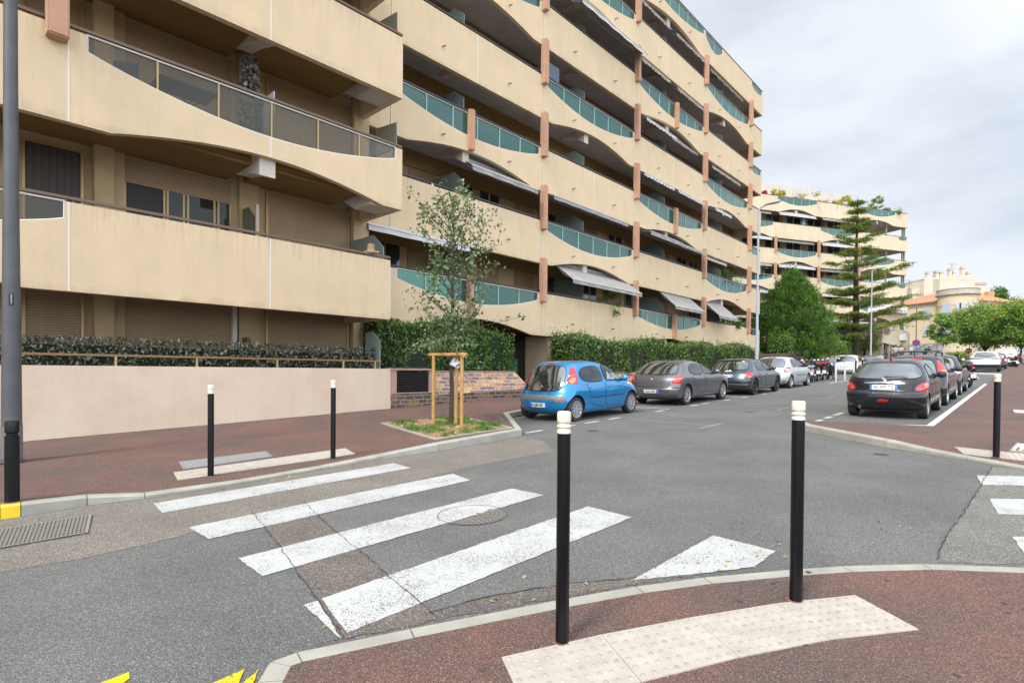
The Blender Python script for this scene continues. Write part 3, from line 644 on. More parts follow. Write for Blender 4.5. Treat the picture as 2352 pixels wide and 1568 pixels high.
# ------------------------------------------------------------------ apartment buildings with curved balconies
SAG = [1.]
def glass_drop(u): return .40+.50*SAG[0]*math.sin(math.pi*min(1, max(0, u)))**.85
def arch_rise(u, a): u = (u-.09)/.82; return a*math.sin(math.pi*u)**.9 if 0 < u < 1 else 0
class Block:
    def __init__(s, name, loc, rz, label, group): s.root = empty(name, loc, rz, label, 'building', group); s.parts = 0
    def band(s, x0, x1, h, glass, full=None, H=1.84, arch=.42, gm=None, ins=(.26, .2), mull=1.15, mat_=plaster, spout=True, jt=(), off=0., fr=whitemetal, rail=handrail_k, gclip=None, pw=.16, midp=None):
        """one bay of a balcony front: parapet (+ glass, frame, handrail)"""
        full = full or (x0, x1); fw = full[1]-full[0]; n = max(4, int((x1-x0)/.3)); top = h-.10; bot = h-H
        g0, g1 = (full[0]+ins[0], full[1]-ins[1]) if glass else (1, 0)
        if gclip: g0, g1 = gclip
        xs = sorted(set([x0+(x1-x0)*i/n for i in range(n+1)]+([g for g in (g0, g1) if x0 < g < x1] if glass else [])))
        cols = []
        for x in xs:
            u = (x-full[0])/fw; ug = (x-g0)/(g1-g0) if glass else 0; zb = bot+(arch_rise(u, arch) if glass else 0)
            inside = glass and g0-1e-6 < x < g1+1e-6
            if inside and abs(x-g0) < 1e-6: cols += [(x, zb, top), (x, zb, h-glass_drop(ug))]
            elif inside and abs(x-g1) < 1e-6: cols += [(x, zb, h-glass_drop(ug)), (x, zb, top)]
            else: cols.append((x, zb, h-glass_drop(ug) if inside else top))
        mb = MB(); vs = []
        for x, a, b in cols: vs += [(x, 0, a), (x, 0, b), (x, pw, b), (x, pw, a)]
        k = len(cols); mb.add(vs, [(i*4+j, i*4+(j+1) % 4, i*4+4+(j+1) % 4, i*4+4+j) for i in range(k-1) for j in range(4)]+[(0, 1, 2, 3), (k*4-4, k*4-1, k*4-2, k*4-3)])
        o = mb.build('parapet', mat_, s.root, smooth=25)
        for xj in jt:
            if x0 <= xj <= x1:
                u = (xj-full[0])/fw; ug = (xj-g0)/(g1-g0) if glass else 0
                zt = h-glass_drop(ug) if (glass and g0 < xj < g1) else top; zb = bot+(arch_rise(u, arch) if glass else 0)
                box('joint', joint, xj-.011, xj+.011, -.004, .001, zb+.01, zt-.005, o)
        if spout:
            for q in ((full[0]*.72+full[1]*.28), (full[0]*.28+full[1]*.72)):
                if x0 < q < x1: MB().tube([(q, .05, h-1.22), (q, -.16, h-1.25)], .028, 8).build('spout', mat('spout_grey', (.2, .18, .15), .6), o)
        if glass:
            a, b = max(g0, x0), min(g1, x1); m_ = max(6, int((b-a)/.2)); P = [(a+(b-a)*i/m_) for i in range(m_+1)]
            dr = [h-glass_drop((x-g0)/(g1-g0)) for x in P]; gt = h-.09
            mb = MB(); vs = []
            for x, z in zip(P, dr): vs += [(x, .05, z), (x, .05, gt), (x, .062, gt), (x, .062, z)]
            k = len(P); mb.add(vs, [(i*4+j, i*4+(j+1) % 4, i*4+4+(j+1) % 4, i*4+4+j) for i in range(k-1) for j in range(4)]+[(0, 1, 2, 3), (k*4-4, k*4-1, k*4-2, k*4-3)])
            gl = mb.build('glass_panel', gm or glass_teal, s.root)
            mb = MB(); mb.tube([(x, .03, z+.005) for x, z in zip(P, dr)], .021, 6); mb.tube([(P[0], .03, gt), (P[-1], .03, gt)], .019, 6)
            mb.tube([(P[0]+.01, .03, dr[0]), (P[0]+.01, .03, gt)], .021, 6); mb.tube([(P[-1]-.01, .03, dr[-1]), (P[-1]-.01, .03, gt)], .021, 6)
            c = max(1, round((b-a)/mull))
            for i in range(1, c):
                x = a+(b-a)*i/c; z = h-glass_drop((x-g0)/(g1-g0))
                if gm is glass_grey: MB().box(x-.016, x+.016, .02, .05, z, gt).build('mullion', gold, gl)
                else: mb.box(x-.02, x+.02, .02, .05, z, gt, 1)
            mb.build('glass_frame', [fr, mat('mullion_green', (.25, .42, .36), .4)], gl)
        mb = MB(); mb.box(x0, x1, -.0, .07, h-.05, h)
        for i in range(int((x1-x0)/1.2)+1): mb.box(x0+.05+i*1.2, x0+.08+i*1.2, .03, .06, h-.12, h-.05)
        mb.build('handrail', rail, s.root)
        return o
    def pillar(s, x, h, lo=.48, hi=1.36, w=.24, pr=.22, yb=.06):
        z0, z1 = h-lo, h+hi
        mb = MB(); a, b = x-w/2, x+w/2
        vs = [(a, -pr, z0+.10), (b, -pr, z0+.10), (b, yb, z0), (a, yb, z0), (a, -pr, z1-.05), (b, -pr, z1-.05), (b, yb, z1), (a, yb, z1)]
        vs[0] = (a, -pr, z0); vs[1] = (b, -pr, z0+.0)
        mb.add(vs, [(0, 3, 2, 1), (4, 5, 6, 7), (0, 1, 5, 4), (1, 2, 6, 5), (2, 3, 7, 6), (3, 0, 4, 7)])
        o = mb.build('pillar', terracotta, s.root)
        bm = bmesh.new(); bm.from_mesh(o.data); bmesh.ops.bevel(bm, geom=bm.edges[:], offset=.025, segments=2, affect='EDGES'); bm.to_mesh(o.data); bm.free()
    def slab(s, x0, x1, h, D_, m=soffit): box('slab', m, x0, x1, .162, D_-.002, h-1.16, h-.99, s.root)
    def beam(s, x, h, y1=1.5): MB().prism([(.163, h-1.162), (y1, h-1.162), (y1, h-1.30), (.9, h-1.38), (.163, h-1.80)], x-.15, x+.15, 'x').build('beam', beamm, s.root)
    def divider(s, x, h, D_, m, y0=.28, H=1.95):
        fz = h-.985
        d = MB().prism([(y0, fz), (D_, fz), (D_, fz+H), (y0+.5, fz+H), (y0, fz+H-.4)], x-.012, x+.012, 'x').build('divider', m, s.root)
        return d
    def awning(s, x0, x1, z, proj, drop, m, y0=.35, val=.18, scal=False):
        """rolled-out canvas: cassette at y0, front edge proj metres further out and drop lower"""
        y1 = y0-proj; a = MB(); n = 10
        a.add([(x0, y0, z), (x1, y0, z), (x1, y1, z-drop), (x0, y1, z-drop), (x0, y0, z-.012), (x1, y0, z-.012), (x1, y1, z-drop-.012), (x0, y1, z-drop-.012)], [(0, 1, 2, 3), (7, 6, 5, 4), (0, 4, 5, 1), (1, 5, 6, 2), (2, 6, 7, 3), (3, 7, 4, 0)])
        N_ = max(6, int((x1-x0)*6)); vs = []
        for i in range(N_+1):
            x = x0+(x1-x0)*i/N_; dz = val*(1-(.35 if scal and i % 2 else 0)); vs += [(x, y1+.006, z-drop), (x, y1-.02+.02*math.sin(i), z-drop-dz)]
        a.add(vs, [(2*i, 2*i+1, 2*i+3, 2*i+2) for i in range(N_)])
        o = a.build('awning', m, s.root, recalc=False)
        MB().tube([(x0-.05, y0, z), (x1+.05, y0, z)], .07, 10).build('roller', awn_w, o)
        MB().tube([(x0, y1, z-drop-.01), (x1, y1, z-drop-.01)], .022, 8).build('front_bar', whitemetal, o)
        mb = MB()
        for x in (x0+.15, x1-.15): mb.tube([(x, y0, z-.05), (x, (y0+y1)/2, z-drop*.5-.16), (x, y1, z-drop-.02)], .018, 6)
        mb.build('awning_arm', whitemetal, o)
        return o

# ---- the near building
T1 = -12.54; S0 = 1.9
B1 = Block('apartment_building', W(S0, T1, 0), ANG, 'nearest beige apartment building at the left, with smoked glass balcony fronts and brown shutters', 'beige apartment buildings along the street')
D1 = 2.1; H1 = {0: 1.43, 1: 4.45, 2: 7.52, 3: 10.55, 4: 13.6}
def xl(px, t): return sx(px, t)-S0
for r in (1, 2, 3, 4):
    h = H1[r]; xe = 6.83 if r == 1 else 7.2
    for b, (x0, x1, full) in enumerate(((-7.3, -.002, (-7.3, -.0)), (.002, xe, (0, 7.2)))):
        gl = (r+b) % 2 == 1
        B1.band(x0, x1, h, gl, full=full, H=1.69 if r == 1 else 1.75, mat_=plaster_n, gm=glass_grey, rail=handrail_b, spout=False, jt=(-.002 if b == 0 else 99, 3.6), arch=.40 if r > 1 else .3, gclip=(.26, 7.0) if b == 1 else (-7.0, -.05), mull=1.18)
    # end return of the parapet
    zb, zt = h-(1.69 if r == 1 else 1.75), h-.1
    if r > 1:
        box('parapet', plaster_n, xe-.16, xe, .165, D1-.15, zb, zt, B1.root); box('handrail', handrail_k, xe-.09, xe-.02, .1, D1-.2, h-.05, h, B1.root)
        MB().prism([(.165, zb+.002), (.9, zb+.002), (D1-.1, h-1.17), (.165, h-1.17)], xe-.9, xe-.165, 'x').build('end_beam', beamm, B1.root)
    else: box('parapet', plaster_n, xe-.16, xe, .165, D1, zb, zt, B1.root)
    # slab, pale outer soffit, brown slatted box ceiling
    MB().box(-7.3, xe-.17, .163, D1+.3, h-1.15, h-.99).build('slab', soffit, B1.root)
    MB().box(-7.3, 3.42, .62 if r > 1 else .2, D1-.003, h-1.42, h-1.152).build('slatted_ceiling', slatceil, B1.root)
    MB().box(3.78, xe-.95 if r > 1 else xe-.2, .62 if r > 1 else .2, D1-.003, h-1.42, h-1.152).build('slatted_ceiling', slatceil, B1.root)
    MB().box(-7.3, 3.42, .60 if r > 1 else .18, .618 if r > 1 else .198, h-1.43, h-1.152).build('slatted_fascia', slatbrown, B1.root)
    MB().box(3.78, xe-.95 if r > 1 else xe-.2, .60 if r > 1 else .18, .618 if r > 1 else .198, h-1.43, h-1.152).build('slatted_fascia', slatbrown, B1.root)
    if r > 1: MB().prism([(.163, h-1.155), (1.5, h-1.155), (1.5, h-1.42), (.9, h-1.52), (.163, h-1.74)], 3.42, 3.78, 'x').build('beam', beamm, B1.root)
    else: MB().box(3.42, 3.78, .163, D1-.003, h-1.42, h-1.155).build('beam', beamm, B1.root)
for h in (H1[2], H1[3]): B1.pillar(-.17, h+.0, lo=.40, hi=1.3, w=.30, pr=.27)
TB = T1-D1
# back walls with shutters, pilasters and dividers, storey by storey
for r in (0, 1, 2, 3):
    z0 = H1[r]-.985 if r else .15; z1 = H1[r+1]-1.42 if r else H1[1]-1.42
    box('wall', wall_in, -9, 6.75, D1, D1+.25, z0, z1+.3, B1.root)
    y_ = D1-.02
    for (xa, xb) in ((58, 185), (283, 528), (613, 795)):
        a, b = xl(xa, TB), xl(xb, TB); zt = z1-(.05 if r else .0); zb_ = z0+(.05 if r else .6)
        sh = None
        if r == 1 and xa == 58:
            MB().box(a, b, y_-.01, y_, zb_, zt-.15).build('window', curtain, B1.root)
            MB().box(a-.05, a, y_-.03, y_, zb_, zt-.1).box(b, b+.05, y_-.03, y_, zb_, zt-.1).box(a, b, y_-.03, y_, zt-.15, zt-.1).build('window_frame', gold, B1.root)
        elif r == 1 and xa == 283:
            MB().box(a, b, y_-.02, y_, zt-.55, zt-.0).build('shutter', shutter, B1.root)
            wdw = MB().box(a, b, y_+.004, y_+.012, zb_, zt-.55).build('window', darkroom, B1.root)
            mb = MB()
            for u in (0, .34, .37, .52, .56, .82, .86, .985): mb.box(a+(b-a)*u, a+(b-a)*u+.045, y_-.03, y_, zb_, zt-.55)
            mb.build('window_frame', gold, wdw)
            MB().box(a+(b-a)*.38, b-.1, y_-.012, y_-.008, zb_, zt-.55).build('pane', glassmat('window_glass_warm', (.3, .27, .24), -.02, gl=(.05, .045, .04), alpha=.45), wdw)
        else:
            MB().box(a, b, y_-.02, y_, zb_, zt).build('shutter', shutter, B1.root)
            MB().box(a-.06, a, y_-.05, y_, zb_, zt).build('shutter_rail', gold, B1.root); MB().box(b, b+.05, y_-.05, y_, zb_, zt).build('shutter_rail', gold, B1.root)
    for (xa, xb, pr) in ((212, 256, .25), (258, 284, .1), (545, 590, .12), (802, 836, .22)):
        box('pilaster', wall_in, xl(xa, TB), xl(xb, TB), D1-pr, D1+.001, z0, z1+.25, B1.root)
    if r < 2:
        dv = B1.divider(xl(576, TB)-.25, H1[r] if r else 1.43, D1, glassmat('glass_dark_divider', (.30, .34, .31), .05, .12, alpha=.35, gl=(.16, .16, .13)), y0=1.15, H=1.95 if r else 1.75)
        MB().box(xl(576, TB)-.30, xl(576, TB)-.22, 1.08, 1.13, z0, z0+1.9).build('divider_post', mat('post_tan', (.40, .33, .25), .6), dv)
dv = B1.divider(xe-.35, H1[1], D1, glass_frost, y0=.35, H=1.7)
for r in (2, 3):
    MB().prism([(.3, H1[r]-.98), (1.3, H1[r]-.98), (1.3, H1[r]+.85), (.3, H1[r]+.75)], 7.22, 7.235, 'x').build('divider', glassmat('glass_pale_divider', (.6, .55, .42), .05, .2, alpha=.55, gl=(.5, .46, .34)), B1.root)
# terrace by the artificial hedge: floor slab and wall end
box('slab', slab_in, -9, 6.8, .05, D1-.01, .1, .35, B1.root)
box('wall', wall_in, -9, 6.75, D1+.26, D1+7, .0, 14.5, B1.root)
box('pipe', whitemetal, xl(531, TB), xl(541, TB), D1-.1, D1-.03, .4, 3.0, B1.root)

# ---- the long middle building
T2 = -14.53; S1 = 10.1
B2 = Block('apartment_building', W(S1, T2, 0), ANG, 'long beige seven storey apartment building in the middle, with green glass balcony fronts', 'beige apartment buildings along the street')
bd = [10.1, 17.5, 24.85, 33.0, 40.6, 48.2]; END = 43.1; bd = [b-S1 for b in bd]; END -= S1
D2 = 2.0; HZ = [None]+[4.7+2.95*i for i in range(7)]
for r in range(1, 8):
    h = HZ[r]
    B2.band(-1.3, -.012, h, False, spout=False)
    for b in range(5):
        x0, x1 = bd[b]+.012, min(bd[b+1]-.012, END)
        gl = (r+b) % 2 == 1
        gc = None
        if r == 7 and b == 3: B2.band(x0, x1, h, True, full=(bd[3]-1, bd[4]), gclip=(x0+.02, x0+2.6), spout=False, arch=0); continue
        if b == 4: 
            SAG[0] = .35
            B2.band(x0, x1, h, gl, full=(bd[4], bd[5]), spout=False, gclip=(bd[4]+.3 if gl else None, END-.16) if gl else None, arch=0); SAG[0] = 1.; continue
        B2.band(x0, x1, h, gl, full=(bd[b], bd[b+1]), jt=(bd[b]+.02, (bd[b]+bd[b+1])/2 if not gl else -99))
    box('parapet', plaster, END-.16, END, .165, D2+2, h-1.84, h-.1, B2.root)
    box('handrail', handrail_k, END-.1, END-.03, .1, D2+2, h-.05, h, B2.root)
    for b in range(5):
        x0, x1 = bd[b], min(bd[b+1], END-.165); B2.slab(x0 if b else -1.3, x1-.004, h, D2)
        mid = (bd[b]+bd[b+1])/2
        if b < 4:
            B2.beam(mid-.4, h)
            if r < 7: B2.divider(mid-.4, h, D2, glass_frost)
        if r < 7:
            if b < 4 and b: B2.pillar(bd[b], h)
            if b == 4: B2.pillar(bd[b], h)
            if b in (0, 2) and (r+b) % 2 == 1: B2.pillar(mid-.35 if b == 0 else mid+.25, h, lo=1.42, hi=.06, w=.20, pr=.19)
# storeys behind the balconies
for r in range(0, 7):
    z0 = HZ[r]-.985 if r else .3; z1 = HZ[r+1]-1.17 if r else HZ[1]-1.17
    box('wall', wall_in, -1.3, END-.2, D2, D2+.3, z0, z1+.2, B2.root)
    box('slatted_fascia', slatbrown, -1.2, END-.3, D2-.07, D2-.002, z1-.62, z1-.01, B2.root)
    for b in range(5):
        a, c = bd[b], min(bd[b+1], END-.3); wd = c-a
        rnd = random.Random(r*10+b)
        for k, (u, v) in enumerate(((.07, .24), (.29, .46), (.55, .72), (.77, .93))):
            if b == 4 and k > 1: continue
            if b == 4: u, v = (.2, .45) if k == 0 else (.55, .85)
            if rnd.random() < .5: o = box('shutter', shutter, a+wd*u, a+wd*v, D2-.035, D2-.002, z0+.02, z1-.63, B2.root)
            else:
                o = box('window', mat('window_dark', (.03, .035, .035), .08, spec=.8), a+wd*u, a+wd*v, D2-.03, D2-.002, z0+.02, z1-.63, B2.root)
                MB().box(a+wd*u, a+wd*u+.05, D2-.045, D2-.031, z0+.02, z1-.63).box(a+wd*(u+v)/2-.03, a+wd*(u+v)/2+.03, D2-.045, D2-.031, z0+.02, z1-.63).build('window_frame', rnd.choice([whitemetal, gold]), o)
box('wall', plaster, -1.3, END-.01, D2+.31, D2+9, -.5, HZ[7]-.6, B2.root)
box('entrance_wall', mat('entrance_brown', (.13, .09, .065), .7), -.9, 6.0, 1.0, 1.15, .2, 2.85, B2.root)
box('entrance_glass', mat('entrance_dark', (.012, .012, .013), .15), 5.4, 8.0, 1.4, 1.45, .2, 2.9, B2.root)
box('entrance_frame', mat('entrance_brown', (.13, .09, .065), .7), 5.3, 5.42, .9, 1.6, .2, 2.9, B2.root)
box('entrance_screen', mat('screen_green', (.03, .12, .09), .5), 6.75, 7.3, 1.2, 1.3, .2, 1.9, B2.root)
box('wall', plaster, 8.2, END-.02, .3, D2+.2, .2, HZ[1]-1.78, B2.root)
for r, x0, x1, pj, dp, m_, sc_ in ((1, -.9, 3.2, .65, .38, awn_w, 0), (2, 3.3, 6.9, .65, .42, awn_m, 0), (2, 8.1, 14.0, .5, .3, awn_m, 0), (1, 8.6, 14.3, 1.15, .85, awn_m, 0),
                               (1, 17.6, 21.3, 1.3, 1.15, awn_m, 0), (1, 23.4, 26.4, 1.3, 1.2, awn_m, 0), (2, 15.2, 18.8, 1.1, .55, awn_m, 0), (2, 19.0, 22.4, .9, .5, awn_m, 1),
                               (3, 15.2, 18.5, .7, .45, awn_w, 1), (3, 19.0, 22.5, .7, .4, awn_w, 1), (4, 15.3, 18.6, .75, .6, awn_w, 1), (4, 19.0, 22.3, .3, .3, awn_m, 1),
                               (5, 9.3, 14.9, 1.0, .65, awn_w, 0), (5, 15.2, 18.3, .5, .5, awn_b, 1), (5, 19.2, 22.6, .5, .5, awn_b, 1), (6, 19.0, 22.7, .5, .5, awn_b, 1), (6, 15.3, 18.4, .4, .4, awn_b, 1), (3, 23.6, 26.2, .9, .4, awn_w, 0),
                               (4, 24.2, 29.0, .4, .5, awn_b, 1), (2, 23.4, 27.0, .3, .4, awn_w, 1), (6, 24, 29.5, .3, .35, awn_m, 1)):
    B2.awning(x0, x1, HZ[r]+1.42, pj, dp, m_, y0=.45, scal=bool(sc_))
for r, x0, x1 in ((2, 12.4, 13.9), (4, 11.5, 13.3), (5, 9.2, 10.0)): pass

# ---- the far building across the end
fA = Vector((26.8, 62.4, 0)); fD = Vector((23.7, 8.1, 0)).normalized(); FANG = math.atan2(fD.y, fD.x)
B3 = Block('apartment_building', fA+Vector((0, 0, 0)), FANG, 'farther beige apartment building beyond the cedar, with plants along its roof terrace', 'beige apartment buildings along the street')
fb = [-3.2, 3.4, 9.85, 16.25, 22.65, 29]; FEND = 24.55; D3 = 2.2
def FZ(r): return 21.75-3.0*(7-r)
for r in range(2, 8):
    h = FZ(r)
    for b in range(5):
        x0, x1 = fb[b]+.012, min(fb[b+1]-.012, FEND); gl = (r+b) % 2 == 0
        if r == 2: gl = False
        SAG[0] = .3 if b == 4 else 1.
        B3.band(x0, x1, h, gl, full=(fb[b], fb[b+1]) if b < 4 else (22.65, 27), mat_=plaster_f, spout=False, gclip=((fb[b]+.3, fb[b+1]-.3) if b < 4 else (23.0, FEND-.15)) if gl else None, arch=.5 if b < 4 else 0, jt=((fb[b]+fb[b+1])/2 if not gl else -99,))
        SAG[0] = 1.
        if r < 7: B3.slab(x0, x1, h, D3+(0 if b < 3 else 3))
        if b < 4 and b and r in (3, 4, 5): B3.pillar(fb[b], h)
        mid = (fb[b]+fb[b+1])/2
        if b < 4: B3.beam(mid, h)
        if r == 7: B3.slab(x0, x1, h, 9)
        if b < 3 and r < 7:
            B3.awning(fb[b]+.5, fb[b+1]-.5, h+1.38, .55 if (r+b) % 3 else .3, .4, awn_w if (r+b) % 2 else awn_m, y0=.45)
    if r < 7:
        z0, z1 = h-.985, FZ(r+1)-1.17
        box('wall', wall_in, -6, 18.2, D3, D3+.3, z0, z1+.1, B3.root)
        for b in range(3):
            for k, (u, v) in enumerate(((.08, .42), (.58, .92))):
                o = box('window', mat('window_dark', (.03, .035, .035), .08, spec=.8), fb[b]+6.4*u, fb[b]+6.4*v, D3-.03, D3-.002, z0+.02, z1-.35, B3.root)
                MB().box(fb[b]+6.4*u, fb[b]+6.4*u+.08, D3-.05, D3-.031, z0, z1-.35).box(fb[b]+6.4*(u+v)/2-.04, fb[b]+6.4*(u+v)/2+.04, D3-.05, D3-.031, z0, z1-.35).build('window_frame', whitemetal, o)
            box('pilaster', wall_in, fb[b]+2.9, fb[b]+3.5, D3-.3, D3-.001, z0, z1, B3.root)
        for x in (FEND-.15, FEND-.5, 21.2): box('post', mat('post_olive', (.22, .21, .16), .6), x, x+.14, .3, .44, z0, z1, B3.root)
        MB().box(18.3, FEND-.2, 4.9, 4.92, z0+1.0, z0+1.04).build('handrail', handrail_k, B3.root)
    box('parapet', plaster_f, FEND-.16, FEND, .165, 5, h-1.84, h-.1, B3.root)
    if r < 7: box('parapet', plaster_f, 18.3, FEND-.165, 4.85, 5, h-1.4, h-.1, B3.root)
box('wall', plaster_f, -8, 18.2, D3+.31, 14, -.5, 21.2, B3.root)
box('penthouse', mat('penthouse_grey', (.55, .50, .44), .9, c2=(.48, .44, .38), sc=1), -5, 17.2, 3.2, 14, 21.2, 24.3, B3.root)
box('wall', plaster_f, -6, 18, .4, D3+.3, 0, FZ(2)-1.86, B3.root)
# rounded white canopy wing at the right end
mb = MB(); n = 14
for z0, z1, rr_, in ((9.0, 9.9, 3.2), (5.6, 6.3, 3.2)):
    vs = []
    for i in range(n+1):
        a = math.pi*i/n; x, y = 21.3-3.4*math.cos(a), .3-rr_*.45*math.sin(a); vs += [(x, y, z0), (x, y, z1)]
    mb.add(vs+[(21.3, 1, z0), (21.3, 1, z1)], [(2*i, 2*i+1, 2*i+3, 2*i+2) for i in range(n)]+[(2*n+2, 2*i, 2*i+2) for i in range(n)]+[(2*n+3, 2*i+1, 2*i+3) for i in range(n)])
mb.build('round_canopy', mat('canopy_white', (.66, .62, .58), .8), B3.root)

# ---- supermarket corner
sa = 71.3; ta = -11.2; gz0 = G(sa)
SM = empty('supermarket', W(sa, ta, gz0), ANG, 'low beige corner building with dark openings under a round red letter sign', 'building')
MB().box(0, 20, .3, 6, -.5, 4.9).build('wall', plaster_f, SM)
MB().box(0, .25, 0, .3, -.3, 4.9).box(.25, 20, .0, .3, 2.75, 4.9).box(17, 20, 0, .3, -.3, 2.75).box(5.0, 5.5, .05, .3, -.3, 2.75).build('front_wall', plaster_f, SM)
MB().box(.25, 17, .27, .295, -.2, 2.75).build('window', mat('window_dark', (.03, .035, .035), .08, spec=.8), SM)
mb = MB()
for x in (1.6, 3.2, 7, 9, 11, 13, 15): mb.box(x, x+.12, .2, .265, 0, 2.75)
mb.box(.25, 17, .2, .265, 1.6, 1.72); mb.build('window_frame', mat('frame_black', (.02, .02, .02), .5), SM)
MB().box(3.0, 14, -.9, -.75, -.3, 1.75).build('ramp_wall', plaster_f, SM)
MB().box(.4, 2.2, .1, .2, -.2, 2.0).build('door', mat('door_grey', (.16, .16, .15), .5), SM)
xs_ = sx(2034, ta+.45)-sa; sg = empty('letter_sign', (xs_, -.5, zx(2034, 761.6, ta+.45)-gz0), 0); sg.parent = SM
MB().lathe([(.36, -.05), (.38, 0), (.36, .05)], 28, 'x').build('sign_rim', mat('sign_grey', (.25, .28, .29), .4), sg)
MB().lathe([(.33, -.056), (.33, .056)], 28, 'x').build('sign_face', mat('sign_white', (.85, .85, .85), .4), sg)
text_mesh('U', .52, mat('sign_red', (.62, .01, .03), .4), sg, (-.06, 0, 0), (R(90), 0, R(-90)), bold=.03)
MB().box(-.03, .03, .3, .8, -.03, .03).build('sign_bracket', black, sg)

# ---- yellow villa with the round corner tower
va = Vector((-.30, .954, 0)).normalized(); vc = at(2201, 800, 88); vbase = G(vc.dot(DV))
VL = empty('villa', Vector((vc.x, vc.y, vbase)), math.atan2(va.y, va.x), 'yellow villa with a round corner tower, orange tiled roof and pale blue shutters', 'building')
vy = mat('villa_yellow', (.62, .50, .33), .9, c2=(.56, .45, .30), sc=.5); vtrim = mat('villa_trim', (.48, .42, .33), .9, c2=(.36, .33, .28), sc=2); vsh = stripemat('shutter_blue', (.47, .52, .62), (.3, .34, .42), .12)
vroof = stripemat('roof_tiles_orange', (.52, .23, .11), (.32, .13, .07), .35, axis='X'); e_ = 10.1
MB().box(0, 14, -13, 0, -1, e_).build('wall', vy, VL)
MB().add([(-.5, .5, e_), (14.5, .5, e_), (14.5, -13.5, e_), (-.5, -13.5, e_), (5, -5, e_+2.6), (9.5, -8.5, e_+2.6), (-.5, .5, e_-.15), (14.5, .5, e_-.15), (14.5, -13.5, e_-.15), (-.5, -13.5, e_-.15)], [(0, 4, 5, 1), (1, 5, 2), (2, 5, 4, 3), (3, 4, 0), (0, 1, 7, 6), (1, 2, 8, 7), (2, 3, 9, 8), (3, 0, 6, 9), (6, 7, 8, 9)]).build('roof', vroof, VL)
MB().lathe([(2.55, -1), (2.55, e_-1.1), (2.62, e_-1.1), (2.62, e_+.4), (2.55, e_+.42), (2.55, e_+.5), (2.85, e_+.55), (2.9, e_+.75), (2.7, e_+.8), (2.7, e_+1.35), (2.8, e_+1.45), (2.6, e_+1.5)], 36, c=(.6, -.6, 0)).build('tower', vy, VL, smooth=30)
MB().lathe([(2.86, e_+.52), (2.93, e_+.56), (2.93, e_+.76), (2.74, e_+.8), (2.74, e_+1.36), (2.84, e_+1.46)], 36, c=(.6, -.6, 0)).build('cornice', vtrim, VL, smooth=30)
MB().box(-.02, 14, -13.05, .06, 3.1, 3.3).lathe([(2.62, 3.1), (2.62, 3.3)], 36, c=(.6, -.6, 0)).build('string_course', vtrim, VL)
for za, zb in ((7.6, 9.35), (4.6, 6.1)):
    for x in (4.5, 8.2, 12):
        o = MB().box(x, x+1.0, .0, .08, za, zb).build('window', vsh, VL)
        MB().box(x-.1, x+1.1, 0, .2, za-.12, za).build('sill', vtrim, o)
    for a_ in (91, 131, 168, 200):
        th = R(a_); cx_, cy_ = .6+2.56*math.cos(th), -.6+2.56*math.sin(th)
        o = MB().box(-.06, .06, -.62, .62, za-(.4 if a_ == 131 else 0), zb).build('window', vsh, VL, loc=(cx_, cy_, 0), rot=(0, 0, th))
        MB().box(-.1, .2, -.75, .75, za-.14-(.4 if a_ == 131 else 0), za-(.4 if a_ == 131 else 0)).build('sill', vtrim, o)
        if a_ == 131: MB().box(.06, .08, -.12, .1, za-.3, zb-.1).build('gap', darkroom, o)
for x, c_ in ((3, (.45, .15, .04)), (7, (.10, .09, .08)), (10.5, (.4, .13, .04))):
    MB().box(x, x+1.7, .0, .06, -.5, 2.5).build('door', mat('shop_%d' % x, c_, .6), VL)
MB().add([(5.6, .1, 2.9), (9.6, .1, 2.9), (9.6, 1.5, 2.2), (5.6, 1.5, 2.2), (9.6, 1.5, 1.95), (5.6, 1.5, 1.95)], [(0, 1, 2, 3), (3, 2, 4, 5)]).build('shop_awning', awn_w, VL, recalc=False)
MB().box(-.0, .06, -6, -3.5, -.2, 2.4).build('shutter', mat('shopshutter', (.2, .2, .2), .5), VL, loc=(-.06, 0, 0))
dsh = empty('satellite_dish', (.8, -2.2, e_+1.5)); dsh.parent = VL
MB().lathe([(.05, 0), (.35, .05), (.55, .18)], 20, 'x').build('dish', mat('dish_grey', (.5, .5, .5), .5), dsh, loc=(0, 0, .9), rot=(0, R(20), 0)); MB().tube([(0, 0, 0), (0, 0, .9)], .03).build('mast', black, dsh)

# ---- big pale block behind the villa
bp = at(2120, 800, 118); bb = empty('apartment_block', Vector((bp.x, bp.y, G(bp.dot(DV)))), 0, 'pale windowless block with chimneys and aerials rising behind the villa', 'building')
bw = mat('block_cream', (.58, .515, .40), .9, c2=(.52, .46, .36), sc=.3)
kx = 118/F
def bx(x): return (x-2120)*kx*1.0
def bz(y): return CAMZ+(862-y)*kx-bb.location.z
MB().box(0, bx(2236), 0, 10, -3, bz(645)).build('wall', bw, bb)
MB().add([(0, -.02, bz(646)), (bx(2236), -.02, bz(646)), (bx(2236), -.02, bz(632)), (bx(2190), -.02, bz(636)), (0, -.02, bz(642.7)), (0, 10, bz(646)), (bx(2236), 10, bz(646)), (bx(2236), 10, bz(632)), (bx(2190), 10, bz(636)), (0, 10, bz(642.7))], [(0, 1, 2, 3, 4), (9, 8, 7, 6, 5), (2, 7, 8, 3), (3, 8, 9, 4), (1, 6, 7, 2), (0, 4, 9, 5)]).build('parapet', bw, bb)
MB().box(bx(2236)+.02, bx(2267), .5, 10, -3, bz(655)).build('wing_wall', bw, bb)
MB().box(bx(2236)+.02, bx(2267.5), .4, .6, bz(655), bz(650)).build('terrace_wall', mat('terrace_pink', (.5, .33, .25), .9), bb)
MB().box(bx(2236)+.02, bx(2252), 3, 9, bz(655), bz(634)).build('penthouse', mat('penthouse_grey', (.55, .5, .44)), bb)
